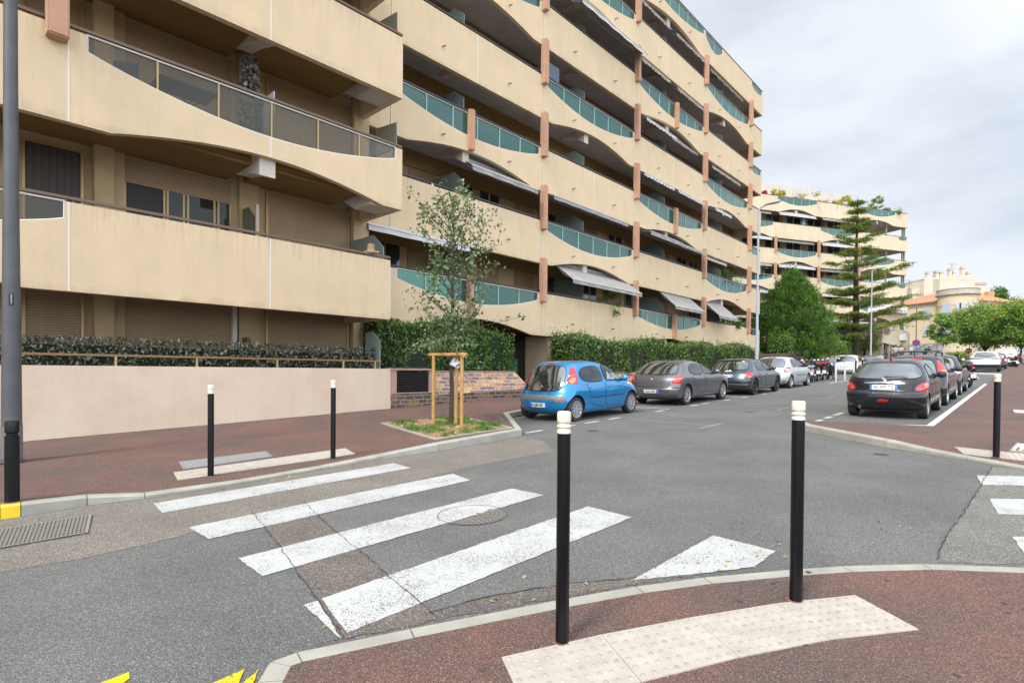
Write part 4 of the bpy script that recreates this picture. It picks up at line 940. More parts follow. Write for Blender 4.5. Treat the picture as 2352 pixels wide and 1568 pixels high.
MB().box(bx(2100), -.02, 1, 10, -3, bz(664)).build('wing_wall', bw, bb)
MB().box(bx(2262), bx(2276), -.6, .45, bz(690), bz(672)).build('balcony', mat('balcony_orange', (.6, .25, .12), .8), bb)
for i, (x, ya, yb, wd) in enumerate(((2134, 627, 642, 6), (2155, 625, 640, 6), (2164, 626, 638, 7), (2185, 619, 636, 6), (2192, 625, 636, 4.5), (2214, 615, 634, 7), (2228, 627, 633, 7))):
    o = MB().box(bx(x-wd/2), bx(x+wd/2), .5, 1.2, bz(yb)-.3, bz(ya)).build('chimney', bw, bb)
    MB().box(bx(x-wd/2)-.1, bx(x+wd/2)+.1, .4, 1.3, bz(ya+3), bz(ya+2)).box(bx(x-wd/2)+.05, bx(x+wd/2)-.05, .55, 1.15, bz(ya), bz(ya-2)).build('chimney_cap', vtrim, o)
for x in range(2142, 2156, 3): MB().tube([(bx(x), -.1, bz(700)), (bx(x), -.1, bz(643))], .05).build('pipe', vtrim, bb)
def aerial(x, y0, y1, lab=None):
    mb = MB(); mb.tube([(bx(x), .8, bz(y0)), (bx(x), .8, bz(y1))], .035, 6)
    for k, (w_, z_) in enumerate(((.9, .1), (.6, 1.0), (.8, 1.9))): mb.tube([(bx(x)-w_, .8, bz(y1)-z_), (bx(x)+w_, .8, bz(y1)-z_)], .025, 5)
    mb.build('aerial', black, bb)
aerial(2190, 636, 607); aerial(2148, 640, 624); aerial(2092, 680, 645)
# ------------------------------------------------------------------ vegetation
rng = np.random.default_rng(11)
def unit(a): return a/np.maximum(1e-9, np.linalg.norm(a, axis=1, keepdims=True))
def leaves(name, C, size, m, parent=None, asp=.5, N_=None, A=None, fold=.25, jit=.35, tagk=None):
    """many leaf-sized diamonds: C centres, A growth direction (tip), N_ rough normal"""
    C = np.asarray(C, float); n = len(C)
    A = unit(rng.normal(size=(n, 3)) if A is None else np.asarray(A)+rng.normal(size=(n, 3))*jit)
    N_ = unit(rng.normal(size=(n, 3)) if N_ is None else np.asarray(N_)+rng.normal(size=(n, 3))*jit)
    S = unit(np.cross(A, N_)+1e-6); U = unit(np.cross(S, A))
    L_ = (size*rng.uniform(.65, 1.3, n))[:, None]; Wd = L_*asp
    v = np.empty((n, 4, 3)); v[:, 0] = C-A*L_*.5; v[:, 1] = C-S*Wd*.5+U*Wd*fold-A*L_*.08; v[:, 2] = C+A*L_*.5; v[:, 3] = C+S*Wd*.5+U*Wd*fold-A*L_*.08
    me = bpy.data.meshes.new(name); me.vertices.add(n*4); me.vertices.foreach_set('co', v.reshape(-1).astype(np.float32))
    me.loops.add(n*4); me.loops.foreach_set('vertex_index', np.arange(n*4, dtype=np.int32)); me.polygons.add(n)
    me.polygons.foreach_set('loop_start', np.arange(0, n*4, 4, dtype=np.int32)); me.polygons.foreach_set('loop_total', np.full(n, 4, np.int32))
    me.update(calc_edges=True); me.validate(); me.materials.append(m)
    o = bpy.data.objects.new(name, me); col.objects.link(o); o.parent = parent
    return o
leaf_dark = mat('leaf_laurel', (.025, .065, .013), .36, c2=(.06, .13, .02), sc=1.4, det=4, isl=(.13, .22, .035), trans=.15)
leaf_tip = mat('leaf_laurel_tip', (.13, .20, .04), .4, isl=(.24, .22, .06), trans=.2)
leaf_young = mat('leaf_linden', (.045, .085, .025), .45, isl=(.22, .30, .12), trans=.25)
leaf_ivy = mat('leaf_artificial', (.05, .06, .035), .28, isl=(.19, .19, .14), trans=.0)
leaf_con = mat('leaf_thuja', (.014, .055, .006), .6, c2=(.07, .15, .014), sc=1.9, det=4, isl=(.12, .235, .025), trans=.06)
leaf_ced = mat('leaf_cedar', (.07, .12, .025), .6, isl=(.34, .42, .08), trans=.2)
leaf_far = mat('leaf_far', (.06, .14, .03), .5, c2=(.15, .27, .04), sc=1.1, det=3, isl=(.22, .36, .06), trans=.25)
leaf_yel = mat('leaf_yellow', (.35, .33, .03), .5, isl=(.62, .48, .04), trans=.25)
leaf_blue = mat('leaf_greyblue', (.13, .20, .16), .5, isl=(.24, .31, .22), trans=.2)
grassm = mat('grass', (.05, .14, .015), .6, isl=(.16, .27, .04), trans=.2)
core = mat('hedge_core', (.012, .02, .008), 1)  # near-black fill: shade between the leaves put into the colour

def hedge(name, s0, s1, t0, t1, zt, n, size, label, cat='hedge', m=None, tip=None, top_sprigs=40, bump=.12, zb=None, group='clipped and leafy hedges', end_round=True, root_t=None):
    """leaf-covered block between s0..s1, t0 (back)..t1 (street side); zt(s) gives the top height"""
    b0 = W(s0, t1, G(s0)+.3 if zb is None else zb(s0)); rt = empty(name, b0, 0, label, cat, group)
    m = m or leaf_dark; u = rng.uniform(0, 1, n); face = rng.random(n); s_ = s0+(s1-s0)*u
    Z0 = np.array([(G(a)+.3) if zb is None else zb(a) for a in s_]); Z1 = np.array([zt(a) for a in s_])
    v = rng.uniform(0, 1, n); dpt = np.abs(rng.normal(0, 1, n))*.10
    bulge = bump*(np.sin(s_*2.1+1)+np.sin(s_*5.3)*.5+np.sin(s_*.9+v*4)*.6)
    t_ = np.empty(n); z_ = np.empty(n); Nn = np.zeros((n, 3)); nv = np.array(NV); dv = np.array(DV)
    f = face < .62; t_[f] = t1+(bulge-dpt)[f]-.10*(v[f] > .9); z_[f] = (Z0+(Z1-Z0)*v)[f]; Nn[f] = nv
    tp = (face >= .62) & (face < .88); t_[tp] = t0+(t1-t0)*v[tp]; z_[tp] = (Z1+bulge*.5-dpt)[tp]; Nn[tp] = (0, 0, 1)
    e0 = face >= .88; t_[e0] = t0+(t1-t0)*v[e0]; z_[e0] = (Z0+(Z1-Z0)*rng.uniform(0, 1, n))[e0]
    side = rng.random(n) < .5; s_[e0 & side] = s0+dpt[e0 & side]; s_[e0 & ~side] = s1-dpt[e0 & ~side]; Nn[e0 & side] = -dv; Nn[e0 & ~side] = dv
    C = s_[:, None]*dv+t_[:, None]*nv; C[:, 2] = z_
    A = Nn*.5+np.array([0, 0, .7])
    off = np.array(b0)
    leaves('foliage', C-off, size, m, rt, N_=Nn, A=A, jit=.75, asp=.45)
    # sprigs sticking out above
    if top_sprigs:
        Cs, As = [], []
        for i in range(top_sprigs):
            a = rng.uniform(s0, s1); t = rng.uniform(t0, t1); h = rng.uniform(.08, .38); base = dv*a+nv*t; ln = rng.normal(size=2)*.12
            for k in range(int(h/.028)): q = base.copy(); q[2] = zt(a)+k*.028-.05; q[:2] += ln*(k*.028); Cs.append(q+rng.normal(size=3)*.02-off); As.append(rng.normal(size=3)*.7+np.array([0, 0, .8]))
        so = leaves('sprigs', np.array(Cs), size*.85, tip or leaf_tip, rt, A=np.array(As), asp=.38); so['kind'] = 'stuff'
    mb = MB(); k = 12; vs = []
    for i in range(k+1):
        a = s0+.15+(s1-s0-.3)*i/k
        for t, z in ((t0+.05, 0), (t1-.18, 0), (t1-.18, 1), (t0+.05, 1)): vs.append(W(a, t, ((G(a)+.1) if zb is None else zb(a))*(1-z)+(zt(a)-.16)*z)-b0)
    mb.add(vs, [(i*4+j, i*4+(j+1) % 4, i*4+4+(j+1) % 4, i*4+4+j) for i in range(k) for j in range(4)]+[(0, 1, 2, 3), (k*4, k*4+3, k*4+2, k*4+1)]); mb.build('inner_core', core, rt)  # solid block behind the leaves, coloured dark to stand in for shade
    return rt
hedge('hedge', 8.95, 14.7, -14.9, -13.45, lambda s: 2.93+.12*math.sin(s*1.7)-(.25 if s > 14.2 else 0), 11000, .105, 'glossy dark green laurel hedge behind the young staked tree', top_sprigs=60)
hedge('hedge', 17.55, 38.2, -14.2, -13.0, lambda s: 2.72+.12*math.sin(s*1.1)+.02*(s-17), 17000, .12, 'long leafy hedge behind the row of parked cars, with pale young shoots on top', top_sprigs=150)
ivy = hedge('artificial_hedge', -6, 8.55, -12.98, -12.78, lambda s: 1.98, 9000, .085, 'grey green artificial leaf screen on top of the pink wall', 'hedge', leaf_ivy, top_sprigs=0, bump=.02, zb=lambda s: 1.43)
hedge('hedge', 46, 71, -14.9, -13.1, lambda s: G(s)+2.85+.05*math.sin(s), 14000, .15, 'neat bright green hedge above the sloped brick wall, left of the farther lamp', m=mat('leaf_box', (.035, .10, .01), .5, c2=(.09, .19, .02), sc=1.4, isl=(.17, .28, .03), trans=.1), top_sprigs=0, zb=lambda s: G(s)+1.45)
hedge('hedge', 38.9, 46.0, -14.6, -13.4, lambda s: G(s)+1.55, 2600, .13, 'low yellowish hedge behind the brown slatted fence', m=mat('leaf_hedge_yellow', (.10, .14, .03), .5, isl=(.26, .27, .06), trans=.2), top_sprigs=0)
hedge('hedge', 76, 82, -6.5, -4.8, lambda s: G(s)+1.5, 2500, .22, 'low dark conifer mound beside the round planter, left of the white sports utility car', m=leaf_ced, top_sprigs=0)

def limb(mb, p0, p1, r0, r1, bend=.08, n=5, seg=6):
    p0, p1 = Vector(p0), Vector(p1); L_ = (p1-p0).length; o = Vector((random.gauss(0, 1), random.gauss(0, 1), random.gauss(0, .5)))*bend*L_
    pts = [p0.lerp(p1, i/seg)+o*math.sin(math.pi*i/seg)*.5 for i in range(seg+1)]
    mb.tube(pts, [r0+(r1-r0)*i/seg for i in range(seg+1)], n); return pts

# ---- the young staked tree in the bed
ts, tt = 7.72, -9.0
for (px_, py_) in ((1036, 975),): ts, tt = gp(px_, py_, .16)
tb = W(ts, tt, hl(ts, tt)); Yt = tb.y
kt = Yt/F
TR = empty('young_tree', tb, 0, 'slender young tree with sparse grey green leaves, tied to wooden stakes', 'tree')
top = at(1040, 432, Yt).z-tb.z
mb = MB(); mb.tube([(0, 0, -.05), (.01, 0, .8), (-.01, .01, 1.6), (.02, 0, 2.6), (.0, .02, 3.6), (.03, 0, top*.86), (.02, 0, top-.15)], [.05, .045, .04, .034, .022, .012, .005], 8)
Cl, Al = [], []
def twig(p, d, L_, r_, lv):
    e = p+d*L_; pts = limb(mb, p, e, r_, r_*.35, .12, 5, 5)
    for i in range(int(L_*lv)):
        q = pts[min(5, 1+int(rng.random()**.6*5))]+Vector(rng.normal(size=3)*.055); Cl.append(q); Al.append(Vector((rng.normal()*.5, rng.normal()*.5, -.7))+d*.4)
    return pts
for i in range(46):
    z = 1.75+(top-2.2)*(i/46)**.95; a = i*2.399+random.uniform(-.4, .4)
    prof = .35+1.0*math.sin(math.pi*min(1, (z-1.3)/(top-1.0)))**.8 if z < 4.2 else .25+.25*(top-z)
    L_ = prof*random.uniform(.45, .95); up = .55+.35*(z/top)
    d = Vector((math.cos(a), math.sin(a), up)).normalized()
    pts = twig(Vector((0, 0, z)), d, L_, .012, 13)
    for j in range(4):
        q = pts[1+random.randrange(5)]; d2 = (d+Vector((random.gauss(0, .6), random.gauss(0, .6), random.gauss(.1, .4)))).normalized(); twig(q, d2, random.uniform(.2, .55), .005, 30)
for i in range(26):
    a = random.uniform(0, 6.28); d = Vector((math.cos(a), math.sin(a), -.15+random.gauss(0, .2))).normalized(); twig(Vector((0, 0, random.uniform(1.55, 2.25))), d, random.uniform(.4, .95), .006, 48)
d = Vector((1, -.1, .25)).normalized(); twig(Vector((.1, 0, 1.95)), d, 1.45, .010, 22)
mb.build('trunk', bark, TR, smooth=60)
leaves('crown', np.array([tuple(v) for v in Cl]), .070, leaf_young, TR, A=np.array([tuple(v) for v in Al]), asp=.8, jit=.5)
tsb = (ts, tt)
SK = empty('tree_stakes', tb, ANG, 'wooden tripod of round stakes with a crossbar holding the young tree', 'tree support')
def pxs(x, y): s_, t_ = gp(x, y, .16); v = W(s_, t_, hl(s_, t_))-tb; c, s = math.cos(-ANG), math.sin(-ANG); return Vector((v.x*c-v.y*s, v.x*s+v.y*c, v.z))
tops = at(1036, 818, Yt).z-tb.z
st_ = [pxs(995, 980), pxs(1047, 978), pxs(1060, 984)]
for q in st_: MB().lathe([(.036, -.1), (.036, tops-q.z-.02), (.03, tops-q.z)], 14).build('stake', wood, SK, loc=q, smooth=40)
c1 = (st_[1]+st_[2])/2
def bar(a, b, z): 
    d_ = (b-a).normalized()*.12; a2, b2 = a-d_, b+d_; a2.z = b2.z = z; MB().tube([a2, b2], .036, 14).build('crossbar', wood, SK, smooth=40)
bar(st_[0], st_[2], tops+.02); bar(st_[1], st_[2], tops-.0)
mb = MB()
for q in st_: mb.tube([Vector((q.x, q.y, tops-.16)), Vector((0, 0, tops-.24))], .012, 6)
mb.build('tie', black, SK)
MB().box(-.02, .02, -.24, .06, -.08, .08).build('label_card', mat('card', (.55, .57, .66), .6), SK, loc=(c1.x*.5, c1.y*.4, tops-.13), rot=(.3, .5, 0))

# ---- grass tufts in the tree bed
Cg, Ag = [], []
for k in range(110):
    q = [Vector(shr(p, .12)) for p in pit]; c = bil(q, random.random(), random.random())
    if math.sin(c.x*4)+math.cos(c.y*5)+random.gauss(0, .6) < -.8: continue
    for i in range(80):
        r_ = abs(random.gauss(0, .09)); a = random.uniform(0, 6.28); s_, t_ = c.x+r_*math.cos(a), c.y+r_*math.sin(a); h = random.uniform(.03, .075)
        p = W(s_, t_, hl(s_, t_)+.02+h*.5); Cg.append(tuple(p)); Ag.append((math.cos(a)*.4, math.sin(a)*.4, 1))
gr = leaves('grass', np.array(Cg), .11, grassm, None, A=np.array(Ag), asp=.09, jit=.3)
tag(gr, 'tufts of grass and weeds growing in the tree bed', 'grass', kind='stuff')

# ---- rounded green conifer
def prof_(z, power):
    P = [(0, .62), (.12, .88), (.3, 1.0), (.5, .98), (.64, .84), (.76, .62), (.86, .42), (.94, .22), (1, .04)]
    for a, b in zip(P, P[1:]):
        if z <= b[0]: return a[1]+(b[1]-a[1])*(z-a[0])/(b[0]-a[0])
    return .04
def tufted(name, base, H, Wd, n, size, m, label, seed=3, zlow=.04, power=.62, clumps=170, cat='tree', trunk_r=.16, grp=None, inner=False):
    r_ = np.random.default_rng(seed); rt = empty(name, base, 0, label, cat, grp)
    mb = MB(); mb.tube([(0, 0, -.2), (0, 0, H*.5), (0, 0, H*.85)], [trunk_r, trunk_r*.6, .03], 8)
    Cc, Aa, Nn = [], [], []; per = n//clumps
    for i in range(clumps):
        z = zlow+(1-zlow)*r_.random()**.8; a0_ = i*2.39996; rad = Wd/2*prof_(z, power)*(1+.10*math.sin(3*a0_+z*9)+.09*math.sin(5*a0_-z*17)+.06*math.sin(8*a0_+z*31))
        a = i*2.39996+r_.normal()*.2; q = np.array([math.cos(a)*rad*1., math.sin(a)*rad*1., z*H*.93]); q[:2] *= r_.uniform(.80, 1.06); q[2] *= r_.uniform(.97, 1.05)
        out = np.array([math.cos(a), math.sin(a), .9]); out /= np.linalg.norm(out); cs = Wd*(r_.uniform(.035, .065) if i % 7 else .10)
        if i % 6 == 0: mb.tube([(0, 0, z*H*.7), tuple(q*.9)], [trunk_r*.25, .02], 5)
        l = r_.normal(size=(per, 3)); l /= np.linalg.norm(l, axis=1, keepdims=True); l *= (r_.random((per, 1))**.4)*cs; l[:, 2] *= 1.35; q = q*(1-.0)
        Cc.append(q+l); Aa.append(unit(l)*.6+out+np.array([0, 0, .6])); Nn.append(unit(l))
    # inner fill
    k = n//9; a = r_.uniform(0, 6.28, k); z = r_.random(k); rad = Wd/2*.66*np.array([prof_(q_, power) for q_ in z])*np.sqrt(r_.random(k))
    Cc.append(np.stack([np.cos(a)*rad, np.sin(a)*rad, z*H*.9], 1)); Aa.append(np.tile([0, 0, 1.], (k, 1))); Nn.append(r_.normal(size=(k, 3)))
    mb.build('trunk', barkb, rt)
    if inner: MB().lathe([(Wd/2*.66*prof_(z, 1)+.001, z*H*.9) for z in [0, .05, .12, .2, .3, .4, .5, .6, .7, .8, .9, .97]], 18).build('shade_core', core, rt)  # dark solid added so the gaps between clumps read as shade
    leaves('crown', np.concatenate(Cc), size, m, rt, A=np.concatenate(Aa), N_=np.concatenate(Nn), asp=.5, jit=.25); return rt
cb_ = at(1817, 845, 46); cz = G(cb_.dot(DV))+.3
tufted('conifer', Vector((cb_.x, cb_.y, cz)), at(1817, 617, 46).z-cz, 5.9, 50000, .15, leaf_con, 'dense rounded bright green conifer beside the brown slatted fence', power=.78, clumps=900, inner=True)

# ---- the cedar in front of the farther building
cp = at(1964, 800, 58); cz = G(cp.dot(DV))+1.0; CH = at(1964, 452, 58).z-cz
CE = empty('cedar', Vector((cp.x, cp.y, cz)), 0, 'tall layered cedar with drooping horizontal branches and a bare trunk', 'tree')
mb = MB(); mb.tube([(0, 0, -.5), (.05, 0, CH*.25), (-.05, 0, CH*.55), (.0, 0, CH*.8), (.05, 0, CH)], [.36, .31, .2, .09, .02], 10)
Cc, Aa = [], []
nb = 84
kx_ = 58/F
def hw(z):  # half widths (left, right) of the crown at the relative height z, read off its outline
    P = [(0, 2.6, 5.4), (.08, 3.2, 7.3), (.16, 3.3, 6.5), (.22, 2.4, 7.6), (.34, 3.3, 6.2), (.42, 2.6, 3.6), (.52, 3.4, 5.1), (.62, 2.4, 2.6), (.70, 2.3, 2.2), (.80, 1.9, 1.7), (.90, 1.2, 1.0), (1, .2, .2)]
    for a, b in zip(P, P[1:]):
        if z <= b[0]: u = (z-a[0])/(b[0]-a[0]); return a[1]+(b[1]-a[1])*u, a[2]+(b[2]-a[2])*u
    return .2, .2
TI = [.14, .20, .27, .345, .42, .50, .58, .655, .73, .80, .86, .91, .955]; BR = [(zr, 2*math.pi*(j+random.random()*.6)/q_+q*1.1) for q, zr in enumerate(TI) for q_ in [8 if zr < .5 else 6] for j in range(q_)]
for zr, a in BR:
    zr += random.gauss(0, .008); hl_, hr_ = hw(zr); cx_ = math.cos(a)
    if (cx_ > 0 and zr < .17) or zr < .13: continue
    L_ = (hr_ if cx_ > 0 else hl_)*(abs(cx_)*.95+.6*(1-abs(cx_)))*random.uniform(.72, 1.12)
    rise = (.12+.18*zr)*L_+ (.10*L_ if cx_ > .3 else 0); z0 = zr*CH-rise*.35
    p0 = Vector((0, 0, z0)); p1 = Vector((math.cos(a)*L_, math.sin(a)*L_, z0+rise))
    pts = limb(mb, p0, p1, .07*(1-zr)+.02, .01, .05, 5, 7)
    for k in range(max(7, int(L_*9))):
        u = .22+.78*rng.random()**.75; f_ = u*7; j = min(6, int(f_)); c = pts[j].lerp(pts[j+1], f_-j); wd = (1-u*.72)*L_*.34+.12
        side = Vector((-math.sin(a), math.cos(a), 0))*rng.normal()*wd*.6; c = c+side+Vector((0, 0, -side.length*.22))
        m_ = 30; l = rng.normal(size=(m_, 3))*np.array([.27, .27, .07]); l[:, 2] -= .12*(l[:, 0]**2+l[:, 1]**2)**.5
        Cc.append(np.array(c)+l); Aa.append(np.tile([math.cos(a)*.8, math.sin(a)*.8, .15], (m_, 1))+unit(l)*.7)
mb.build('trunk', barkb, CE)
leaves('crown', np.concatenate(Cc), .24, leaf_ced, CE, A=np.concatenate(Aa), N_=np.tile([0, 0, 1.], (sum(map(len, Cc)), 1)), asp=.26, jit=.35)

# ---- broadleaf trees down the street
def broad(name, base, H, Wd, n, size, m, label, m2=None, clumps=60, th=.35, seed=1, asp=.5, flat=.75, cat='tree', grp=None, tr=.13):
    r_ = np.random.default_rng(seed); rt = empty(name, base, 0, label, cat, grp); mb = MB(); Cc, Aa = [], []; C2 = []
    mb.tube([(0, 0, -.2), (r_.normal()*.1, 0, H*th*.6), (r_.normal()*.15, 0, H*th)], [tr, tr*.8, tr*.65], 8); per = n//clumps
    hc = (1-th)*H/2; cz_ = H*th+hc
    for i in range(clumps):
        v = r_.normal(size=3); v /= np.linalg.norm(v); v[2] = v[2]*.9+.1; rad = r_.uniform(.55, .98)
        q = np.array([v[0]*Wd/2*rad, v[1]*Wd/2*rad, cz_+v[2]*hc*rad]); cs = Wd*r_.uniform(.07, .13)
        if i % 3 == 0: mb.tube([(0, 0, H*th), tuple(np.array([q[0]*.5, q[1]*.5, cz_*.8+q[2]*.15])), tuple(q)], [tr*.4, tr*.2, .02], 5)
        l = r_.normal(size=(per, 3))*cs*.62; l[:, 2] *= flat; Cc.append(q+l); Aa.append(unit(l)*.8+np.array([0, 0, -.15]))
        if m2 is not None and v[2] > .05 and r_.random() < .55:
            l2 = r_.normal(size=(per//4, 3))*cs*.5; l2[:, 2] = np.abs(l2[:, 2])+cs*.35; C2.append(q+l2)
    mb.build('trunk', barkb, rt); leaves('crown', np.concatenate(Cc), size, m, rt, A=np.concatenate(Aa), asp=asp, jit=.4)
    if m2 is not None and C2: leaves('flowers', np.concatenate(C2), size*.8, m2, rt, asp=.5)
    return rt
def onground(x, Y, y=820):
    p = at(x, y, Y); return Vector((p.x, p.y, G(p.dot(DV))+.1))
GT = 'trees down the street'
def height(x, y, Y): return at(x, y, Y).z-onground(x, Y).z
broad('street_tree', onground(2262, 72), height(2262, 700, 72), 8.3, 22000, .26, leaf_far, 'broad green tree with yellow blossom, the left of the two crowns at the right edge', leaf_yel, clumps=150, th=.20, seed=4, grp=GT)
broad('street_tree', onground(2345, 66), height(2340, 692, 66), 7.0, 20000, .26, leaf_far, 'yellow blossomed green tree cut off by the right edge of the photo', leaf_yel, clumps=140, th=.22, seed=9, grp=GT)
broad('street_tree', onground(2166, 66), height(2166, 718, 66), 3.3, 3600, .30, leaf_far, 'small feathery light green tree in front of the yellow villa', None, clumps=26, th=.32, seed=5, asp=.35, grp=GT, tr=.06)
broad('pine', onground(2290, 150), height(2290, 664, 150), 9, 9000, .5, leaf_con, 'dark green umbrella pine rising behind the pale block', None, clumps=60, th=.55, seed=8)
broad('street_tree', onground(2318, 95), height(2318, 712, 95), 7, 7000, .35, leaf_far, 'green tree seen behind the yellow blossomed trees', None, clumps=50, th=.3, seed=12, grp=GT)
broad('shrub', onground(1918, 60, 790)+Vector((0, 0, 1.9)), 3.0, 3.4, 3500, .26, leaf_blue, 'grey blue feathery shrub left of the cedar trunk', None, clumps=26, th=.12, seed=6, cat='shrub')
broad('shrub', onground(1945, 62, 790)+Vector((0, 0, 1.9)), 3.0, 2.6, 2600, .4, mat('leaf_palm', (.12, .20, .03), .5, isl=(.30, .34, .07), trans=.2), 'yellow green palm like shrub in front of the cedar trunk', None, clumps=20, th=.15, seed=7, asp=.2, cat='shrub')
broad('shrub', onground(1985, 61, 790)+Vector((0, 0, 1.5)), 2.2, 4.2, 3000, .26, leaf_ced, 'dark shrub right of the cedar trunk', None, clumps=26, th=.1, seed=17, cat='shrub')
broad('shrub', onground(2205, 80, 800), 1.6, 3.2, 2500, .22, mat('leaf_pale', (.25, .28, .12), .5, isl=(.42, .40, .2), trans=.2), 'pale flowering shrub before the villa', None, clumps=22, th=.1, seed=19, cat='shrub')
# terrace garden on the farther building
for i, (u, w_, h_, m_, lab) in enumerate(((2.3, 2.0, .9, mat('flower_red', (.62, .05, .03), .6, isl=(.5, .03, .15), trans=.2), 'red flowers at the left end of the roof terrace'), (4.7, 2.3, 1.3, leaf_yel, 'yellow green bush on the roof terrace above the first glass front'),
        (8.7, 4.5, 1.1, mat('leaf_olive_pale', (.28, .25, .06), .5, isl=(.45, .36, .12), trans=.2), 'dry pale shrubs along the middle of the roof terrace'), (12.4, 3.0, .8, mat('leaf_olive_pale', (.3, .3, .1), .5), 'low thin shrubs left of the cedar top on the roof terrace'),
        (15.3, 2.0, 1.7, leaf_yel, 'bright yellow bush behind the cedar top on the roof terrace'), (19.9, 2.4, 2.3, leaf_ced, 'spreading dark tree on the roof terrace'), (22.3, 3.2, .9, leaf_con, 'green bushes at the right end of the roof terrace'))):
    p = fA+fD*u+Vector((-fD.y, fD.x, 0))*1.1+Vector((0, 0, 20.8)); broad('terrace_plant', p, h_+.7, w_, 1100, .2, m_, lab, None, clumps=16, th=.2, seed=30+i, cat='plant', grp='plants on the roof terrace', tr=.04)
# plants on balconies of the middle building
def plant(s, t, z, H, Wd, m, lab, n=500, size=.12, asp=.3, seed=0): return broad('balcony_plant', W(s, t, z), H, Wd, n, size, m, lab, None, clumps=12, th=.1, seed=60+seed, cat='plant', grp='plants on the balconies', tr=.02, asp=asp)
plant(S1+12.9, T2-.35, HZ[1]-.98, 1.75, 1.7, leaf_con, 'leafy plants on the balcony under the big grey awning', 900, .1, .5, 1)
plant(S1+28.2, T2-.4, HZ[1]-.98, 1.9, 1.4, leaf_con, 'bright green banana like plant beside the tilted awning', 120, .5, .3, 2)
plant(S1+27.5, T2-.6, HZ[2]-.98, 1.9, 2.6, leaf_dark, 'dark climbing plant on the second balcony row near the pillars', 1500, .09, .5, 3)
plant(S1+32.2, T2-1.0, HZ[7]-.98, 1.7, .9, leaf_ced, 'spiky plant on the top corner balcony', 80, .5, .08, 4)
iv = empty('balcony_plant', W(S0+3.55, T1-1.0, H1[2]-.98), ANG, 'column of dried ivy on the second floor balcony of the near building', 'plant', 'plants on the balconies')
q = rng.uniform(-1, 1, (1600, 3))*np.array([.2, .2, 1.1])+np.array([0, 0, 1.1]); q[:, :2] *= (1.15-.35*q[:, 2:]/2.2)
leaves('foliage', q, .1, mat('leaf_dried', (.07, .065, .05), .7, isl=(.26, .24, .2)), iv, asp=.75); MB().box(-.03, .03, -.03, .03, 0, 2.2).build('inner_core', barkb, iv)
MB().box(.25, .27, -.7, .6, .0, 1.30).build('screen', mat('screen_white', (.45, .45, .46), .5), iv)

# ---- garden wall, brick wall, vent, railings
gw = empty('garden_wall', W(-8, T1, 0), ANG, 'long pinkish rendered garden wall along the left pavement', 'wall')
MB().box(-8, 16.76, .0, .22, -.8, 1.435).build('wall', plaster_pink, gw)
rl = empty('railing', W(-8, T1-.06, 1.43), ANG, 'gold brown metal handrail on top of the pink wall in front of the leaf screen', 'railing')
MB().box(-8, 16.5, 0, .05, .185, .225).build('handrail', mat('rail_goldbrown', (.22, .12, .045), .4, .2), rl)
for s_ in [sx(x, T1)+8 for x in (-300, -60, 268, 455, 640, 792, 865)]: MB().box(s_-.02, s_+.02, .0, .05, -.0, .185).build('post', gold, rl)
MB().box(16.45, 16.47, -.0, .7, -.05, .75).prism([(0, .75), (.7, .75), (.7, 1.0), (.35, 1.0)], 16.45, 16.47, 'x').build('end_glass', glass_frost, rl)
def brickwall(s0, s1, label, slope0=True, slopeend=True, t=T1):
    b = empty('brick_wall', W(s0, t, G(s0)), ANG, label, 'wall', 'brick garden walls'); L_ = s1-s0
    g0, g1 = HL(s0, t), HL(s1, t)+G(s1)-G(s0)
    mb = MB(); e0 = g0+.27; e1 = g1+.27
    mb.add([(0, 0, -.3), (L_, 0, -.3+g1), (L_, 0, e1), (0, 0, e0), (0, .4, -.3), (L_, .4, -.3+g1), (L_, .4, e1), (0, .4, e0)], [(0, 1, 2, 3), (3, 2, 6, 7), (1, 5, 6, 2), (0, 3, 7, 4)]); mb.build('base_course', brick_low, b)
    zt_ = 1.36-G(s0); o = .012; cut = .35 if slopeend else 0
    mb = MB(); mb.add([(0, o, e0), (L_, o, e1), (L_-cut, .42, zt_), (0, .42, zt_), (0, .6, zt_), (L_-cut, .6, zt_), (0, .6, e0), (L_, .6, e1)], [(0, 1, 2, 3), (3, 2, 5, 4), (0, 3, 4, 6), (1, 7, 5, 2)]); mb.build('sloped_face', brick, b)
    MB().box(0, L_-cut, .40, .62, zt_+.001, zt_+.03).build('coping', mat('coping_pink', (.45, .30, .24), .85, c2=(.36, .25, .2), sc=5), b); return b
sv = sx(992, T1)
bwl = empty('vent_wall', W(8.775, T1, G(8.775)), ANG, 'pink framed black louvred vent over dark bricks at the end of the pink wall', 'wall'); Lv = sv-8.775; zz = -G(8.775)
MB().box(0, Lv-.004, .0, .3, -.3, .36+.27).build('base_course', brick_low, bwl)
pk = mat('frame_pink', (.42, .25, .20), .85, c2=(.34, .22, .18), sc=4)
MB().box(0, .16, -.03, .3, .635, 1.40+zz).box(Lv-.12, Lv-.004, -.03, .3, .635, 1.40+zz).box(-.03, Lv, -.06, .32, 1.402+zz, 1.45+zz).box(.165, Lv-.125, -.02, .0, .635, .665).build('frame', pk, bwl)
mb = MB(); zb0 = .68; nn_ = 10
for i in range(nn_): z = zb0+(1.36+zz-zb0)*i/nn_; mb.add([(.165, -.01, z), (Lv-.125, -.01, z), (Lv-.125, .09, z+.055), (.165, .09, z+.055), (.165, -.01, z-.012), (Lv-.125, -.01, z-.012), (Lv-.125, .09, z+.043), (.165, .09, z+.043)], [(0, 1, 2, 3), (4, 5, 6, 7), (0, 1, 5, 4)])
mb.build('louvre', mat('louvre_black', (.025, .02, .02), .45), bwl); MB().box(.165, Lv-.125, .12, .2, .64, 1.36+zz).build('backing', darkroom, bwl)
